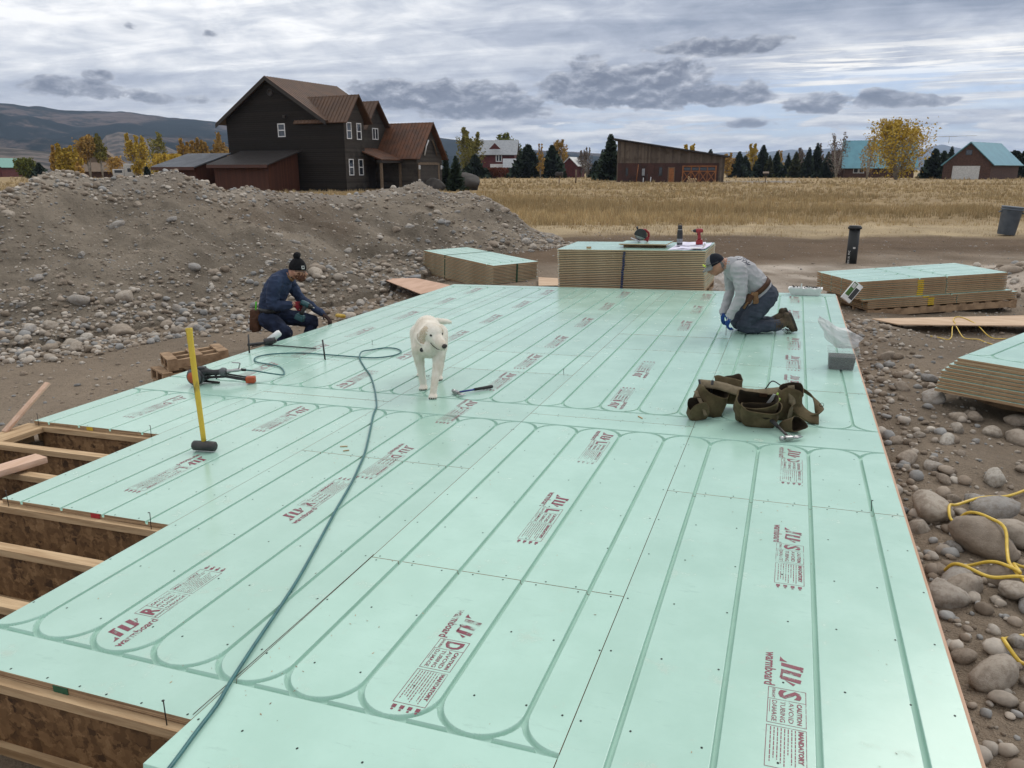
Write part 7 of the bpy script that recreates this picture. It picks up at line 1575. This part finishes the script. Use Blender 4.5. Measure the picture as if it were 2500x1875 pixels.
# the brown tool rig
cloth('canvas', (.125, .096, .052), (.075, .056, .030), .9, 9, .35); cloth('canvas_shade', (.030, .022, .013), (.018, .013, .008), .9, 9, .3); cloth('webbing', (.17, .138, .088), (.115, .092, .058), .85, 30, .3)  # the dark canvas copy paints the shade inside the open pouches
RIG = thing('tool_belt', 'brown canvas tool belt with empty pouches lying on the deck', 'tool belt', (-.84, 2.70, 0), RZ * .6, None, True)
def pouch(name, Mx, w, d, h, flare=1.12, sag=.02, inner=.45, mat=('canvas', 'canvas_shade')):
    mb = MB(); seg = 28; prof = [(0, .55, 0), (.0, .80, 1), (.10, .96, 1), (.35, 1.04, 1), (.7, 1.03, 1), (.92, flare * .97, 1), (1.0, flare, 1), (1.0, flare * .95, 2), (.85, flare * .88, 2), (inner, .84, 2), (inner - .02, .3, 2)]
    rings = []
    for zf, sc, kd_ in prof:
        rg = []
        for k in range(seg):
            a = 2 * PI * k / seg; ca, sa = math.cos(a), math.sin(a); e = .55
            x = abs(ca) ** e * (1 if ca > 0 else -1) * w / 2 * sc; y = abs(sa) ** e * (1 if sa > 0 else -1) * d / 2 * sc
            nz = 1.6 * mnoise.noise(Vector((x * 17, y * 17, zf * 4 + w * 40))); z = zf * h + (sag * math.sin(a * 2 + w * 30) * zf if zf > .5 else 0)
            rg.append((x * (1 + .10 * nz), y * (1 + .14 * nz), z + .006 * nz))
        rings.append(rg)
    vs = [p for rg in rings for p in rg]; fs = []; ms = []
    for i in range(len(rings) - 1):
        for k in range(seg): fs.append((i * seg + k, i * seg + (k + 1) % seg, (i + 1) * seg + (k + 1) % seg, (i + 1) * seg + k)); ms.append(1 if prof[i][2] == 2 and prof[i + 1][2] == 2 else 0)
    fs.append(tuple(range(seg - 1, -1, -1))); ms.append(0); fs.append(tuple((len(rings) - 1) * seg + k for k in range(seg))); ms.append(1)
    mb.add(vs, fs, 0, True, Mx); mb.m = ms
    return mb.build(name, list(mat), RIG)
def TM(x, y, z, rx=0, ry=0, rz=0): return Matrix.Translation((x, y, z)) @ Matrix.Rotation(R_(rz), 4, 'Z') @ Matrix.Rotation(R_(ry), 4, 'Y') @ Matrix.Rotation(R_(rx), 4, 'X')
p1 = pouch('pouch', TM(-.315, .13, .01, 14, 12, 10), .23, .16, .215, .98, .03); p2 = pouch('pouch', TM(.02, -.02, .02, 38, 2, -8), .28, .14, .25, 1.0, .035); pouch('pocket', TM(.03, -.125, .008, 22, 2, -6), .24, .10, .165, 1.15, .015)
pouch('pouch', TM(.235, .06, .005, 14, 8, 4), .18, .12, .25, .95, .03); pouch('pocket', TM(-.375, .02, .005, 24, -14, 14), .15, .09, .15, .9, .03); pouch('pouch', TM(-.13, .30, .04, -8, 0, 0), .20, .12, .20, 1.06); pouch('hammer_holster', TM(.20, -.16, .0, 62, 0, 28), .10, .09, .16, 1.15)
def strap(name, pts_, w_, th, mat='webbing', up=(0, 0, 1)):
    P = smooth(pts_, 6); return MB().tube([tuple(p) for p in P], [(w_ / 2, th / 2)] * len(P), 8, up=up).build(name, mat, RIG)
strap('padded_belt', [(-.36, .17, .23), (-.22, .12, .225), (-.08, .05, .20), (.02, .06, .19)], .09, .03, 'webbing', (0, -.5, .9)); strap('padded_belt', [(-.30, .24, .17), (-.16, .24, .175), (.02, .20, .15), (.16, .17, .17), (.28, .13, .20)], .10, .03, 'webbing', (0, -.4, .9))
strap('belt_loop', [(.27, .14, .22), (.36, .17, .20), (.445, .13, .15), (.475, .05, .10), (.455, -.01, .055), (.37, .0, .035), (.27, .02, .05)], .065, .014, 'canvas', (0, .35, .5)); strap('shoulder_pad', [(.28, .0, .17), (.33, -.02, .09), (.40, -.03, .04), (.46, -.035, .03)], .10, .025, 'canvas', (0, -.6, .8))
strap('webbing_strap', [(-.40, .02, .21), (-.36, -.04, .13), (-.33, -.07, .05)], .035, .006); strap('webbing_strap', [(.255, -.03, .275), (.265, -.055, .15), (.255, -.045, .03)], .055, .006); strap('wire_handle', [(.12, .18, .19), (.17, .20, .245), (.23, .16, .22)], .010, .010, 'plastic_black')
MB().lathe([(.013, -.002), (.016, 0), (.013, .002)], 14, 0, TM(.487, .02, .12, 90), cap=False).build('ring', 'steel_dark', RIG)
MB().box(-.026, .026, -.0015, .0015, -.018, .018, 0, TM(.055, -.118, .225, 34, 2, -8)).build('badge', 'leather', RIG)
MB().tube([(-.34, .13, .13), (-.37, .10, .275)], .008, 8).tube([(-.28, .14, .12), (-.27, .12, .265)], .010, 8).build('tool_handle', 'plastic_black', RIG)
MB().tube([(-.05, .0, .12), (-.07, -.09, .24)], .009, 8).build('screwdriver', 'plastic_red', RIG)
MB().box(-.012, .012, -.002, .002, -.08, .09, 0, TM(.10, -.10, .17, 35, 20)).build('pencil_rule', 'print_white', RIG)
pmat('neon_cap', (.35, .60, .08), .4); MB().tube([(.155, -.10, .17), (.165, -.115, .20)], .009, 8).tube([(.150, -.085, .19), (.155, -.095, .235)], .007, 8).build('marker_pen', 'neon_cap', RIG)
hammer('hammer', 'steel claw hammer sticking out of the brown tool belt', Matrix.Translation((-.575, 2.295, .006)) @ Matrix.Rotation(R_(118), 4, 'Z') @ Matrix.Rotation(R_(-9), 4, 'Y'), 'rubber', 'steel_dark')
# sawdust and grit on the deck
Vs, Fs = [], []
for k in range(480):
    if k % 3: x, y = random.uniform(-6, -.05), random.uniform(-1, 9.2)
    else: cx_, cy_ = random.choice([(-1.5, 2.55), (-3.4, 1.3), (-2.4, -.9), (-.4, 1.2), (-1.2, 6.2), (-4.6, 3.0)]); x, y = random.gauss(cx_, .22), random.gauss(cy_, .22)
    if x > -.05 or (x < -3.66 and y < .05) or (x < -4.88 and y < 1.25) or x < -6.08: continue
    r_ = random.uniform(.0012, .004); a = random.uniform(0, 3.14); ca, sa = math.cos(a) * r_ * 1.8, math.sin(a) * r_ * 1.8; o_ = len(Vs)
    Vs += [(x - ca, y - sa, .0012), (x + sa * .4, y - ca * .4, .0012), (x + ca, y + sa, .003), (x - sa * .4, y + ca * .4, .0016)]; Fs.append((o_, o_ + 1, o_ + 2, o_ + 3))
pmat('sawdust', (.42, .32, .20), .9, (.16, .12, .08), 3, 2, .4, .6); o = link('sawdust', np_mesh('sawdust', np.array(Vs), np.array(Fs), 'sawdust')); DECK.append(o); tag(o, 'sawdust and grit scattered over the green deck', kind='stuff')
# wood splinters and cut scraps on the deck
for (x, y, a, l_, lb) in [(-3.42, 1.36, 20, .05, 'thin wood splinter on a panel joint beside the hose'), (-3.36, 1.29, 40, .04, 'short wood splinter next to the long one'), (-1.62, 2.55, -50, .06, 'tan wood sliver between the hammer and tool belt')]:
    o = MB().box(-l_ / 2, l_ / 2, -.004, .004, .001, .006, 0, TM(x, y, 0, 0, 0, a)).build('wood_splinter', 'lumber'); DECK.append(o); tag(o, lb, 'splinter', 'wood splinters on the deck')

# ------------------------------------------------------------------ set the deck things on the sloping deck
bpy.context.view_layer.update()
for o in DECK: o.matrix_basis = MD @ o.matrix_basis
scene.render.engine = 'CYCLES'
scene.render.resolution_x = 1024; scene.render.resolution_y = 768
scene.cycles.max_bounces = 8; scene.cycles.transparent_max_bounces = 16; scene.cycles.volume_bounces = 0
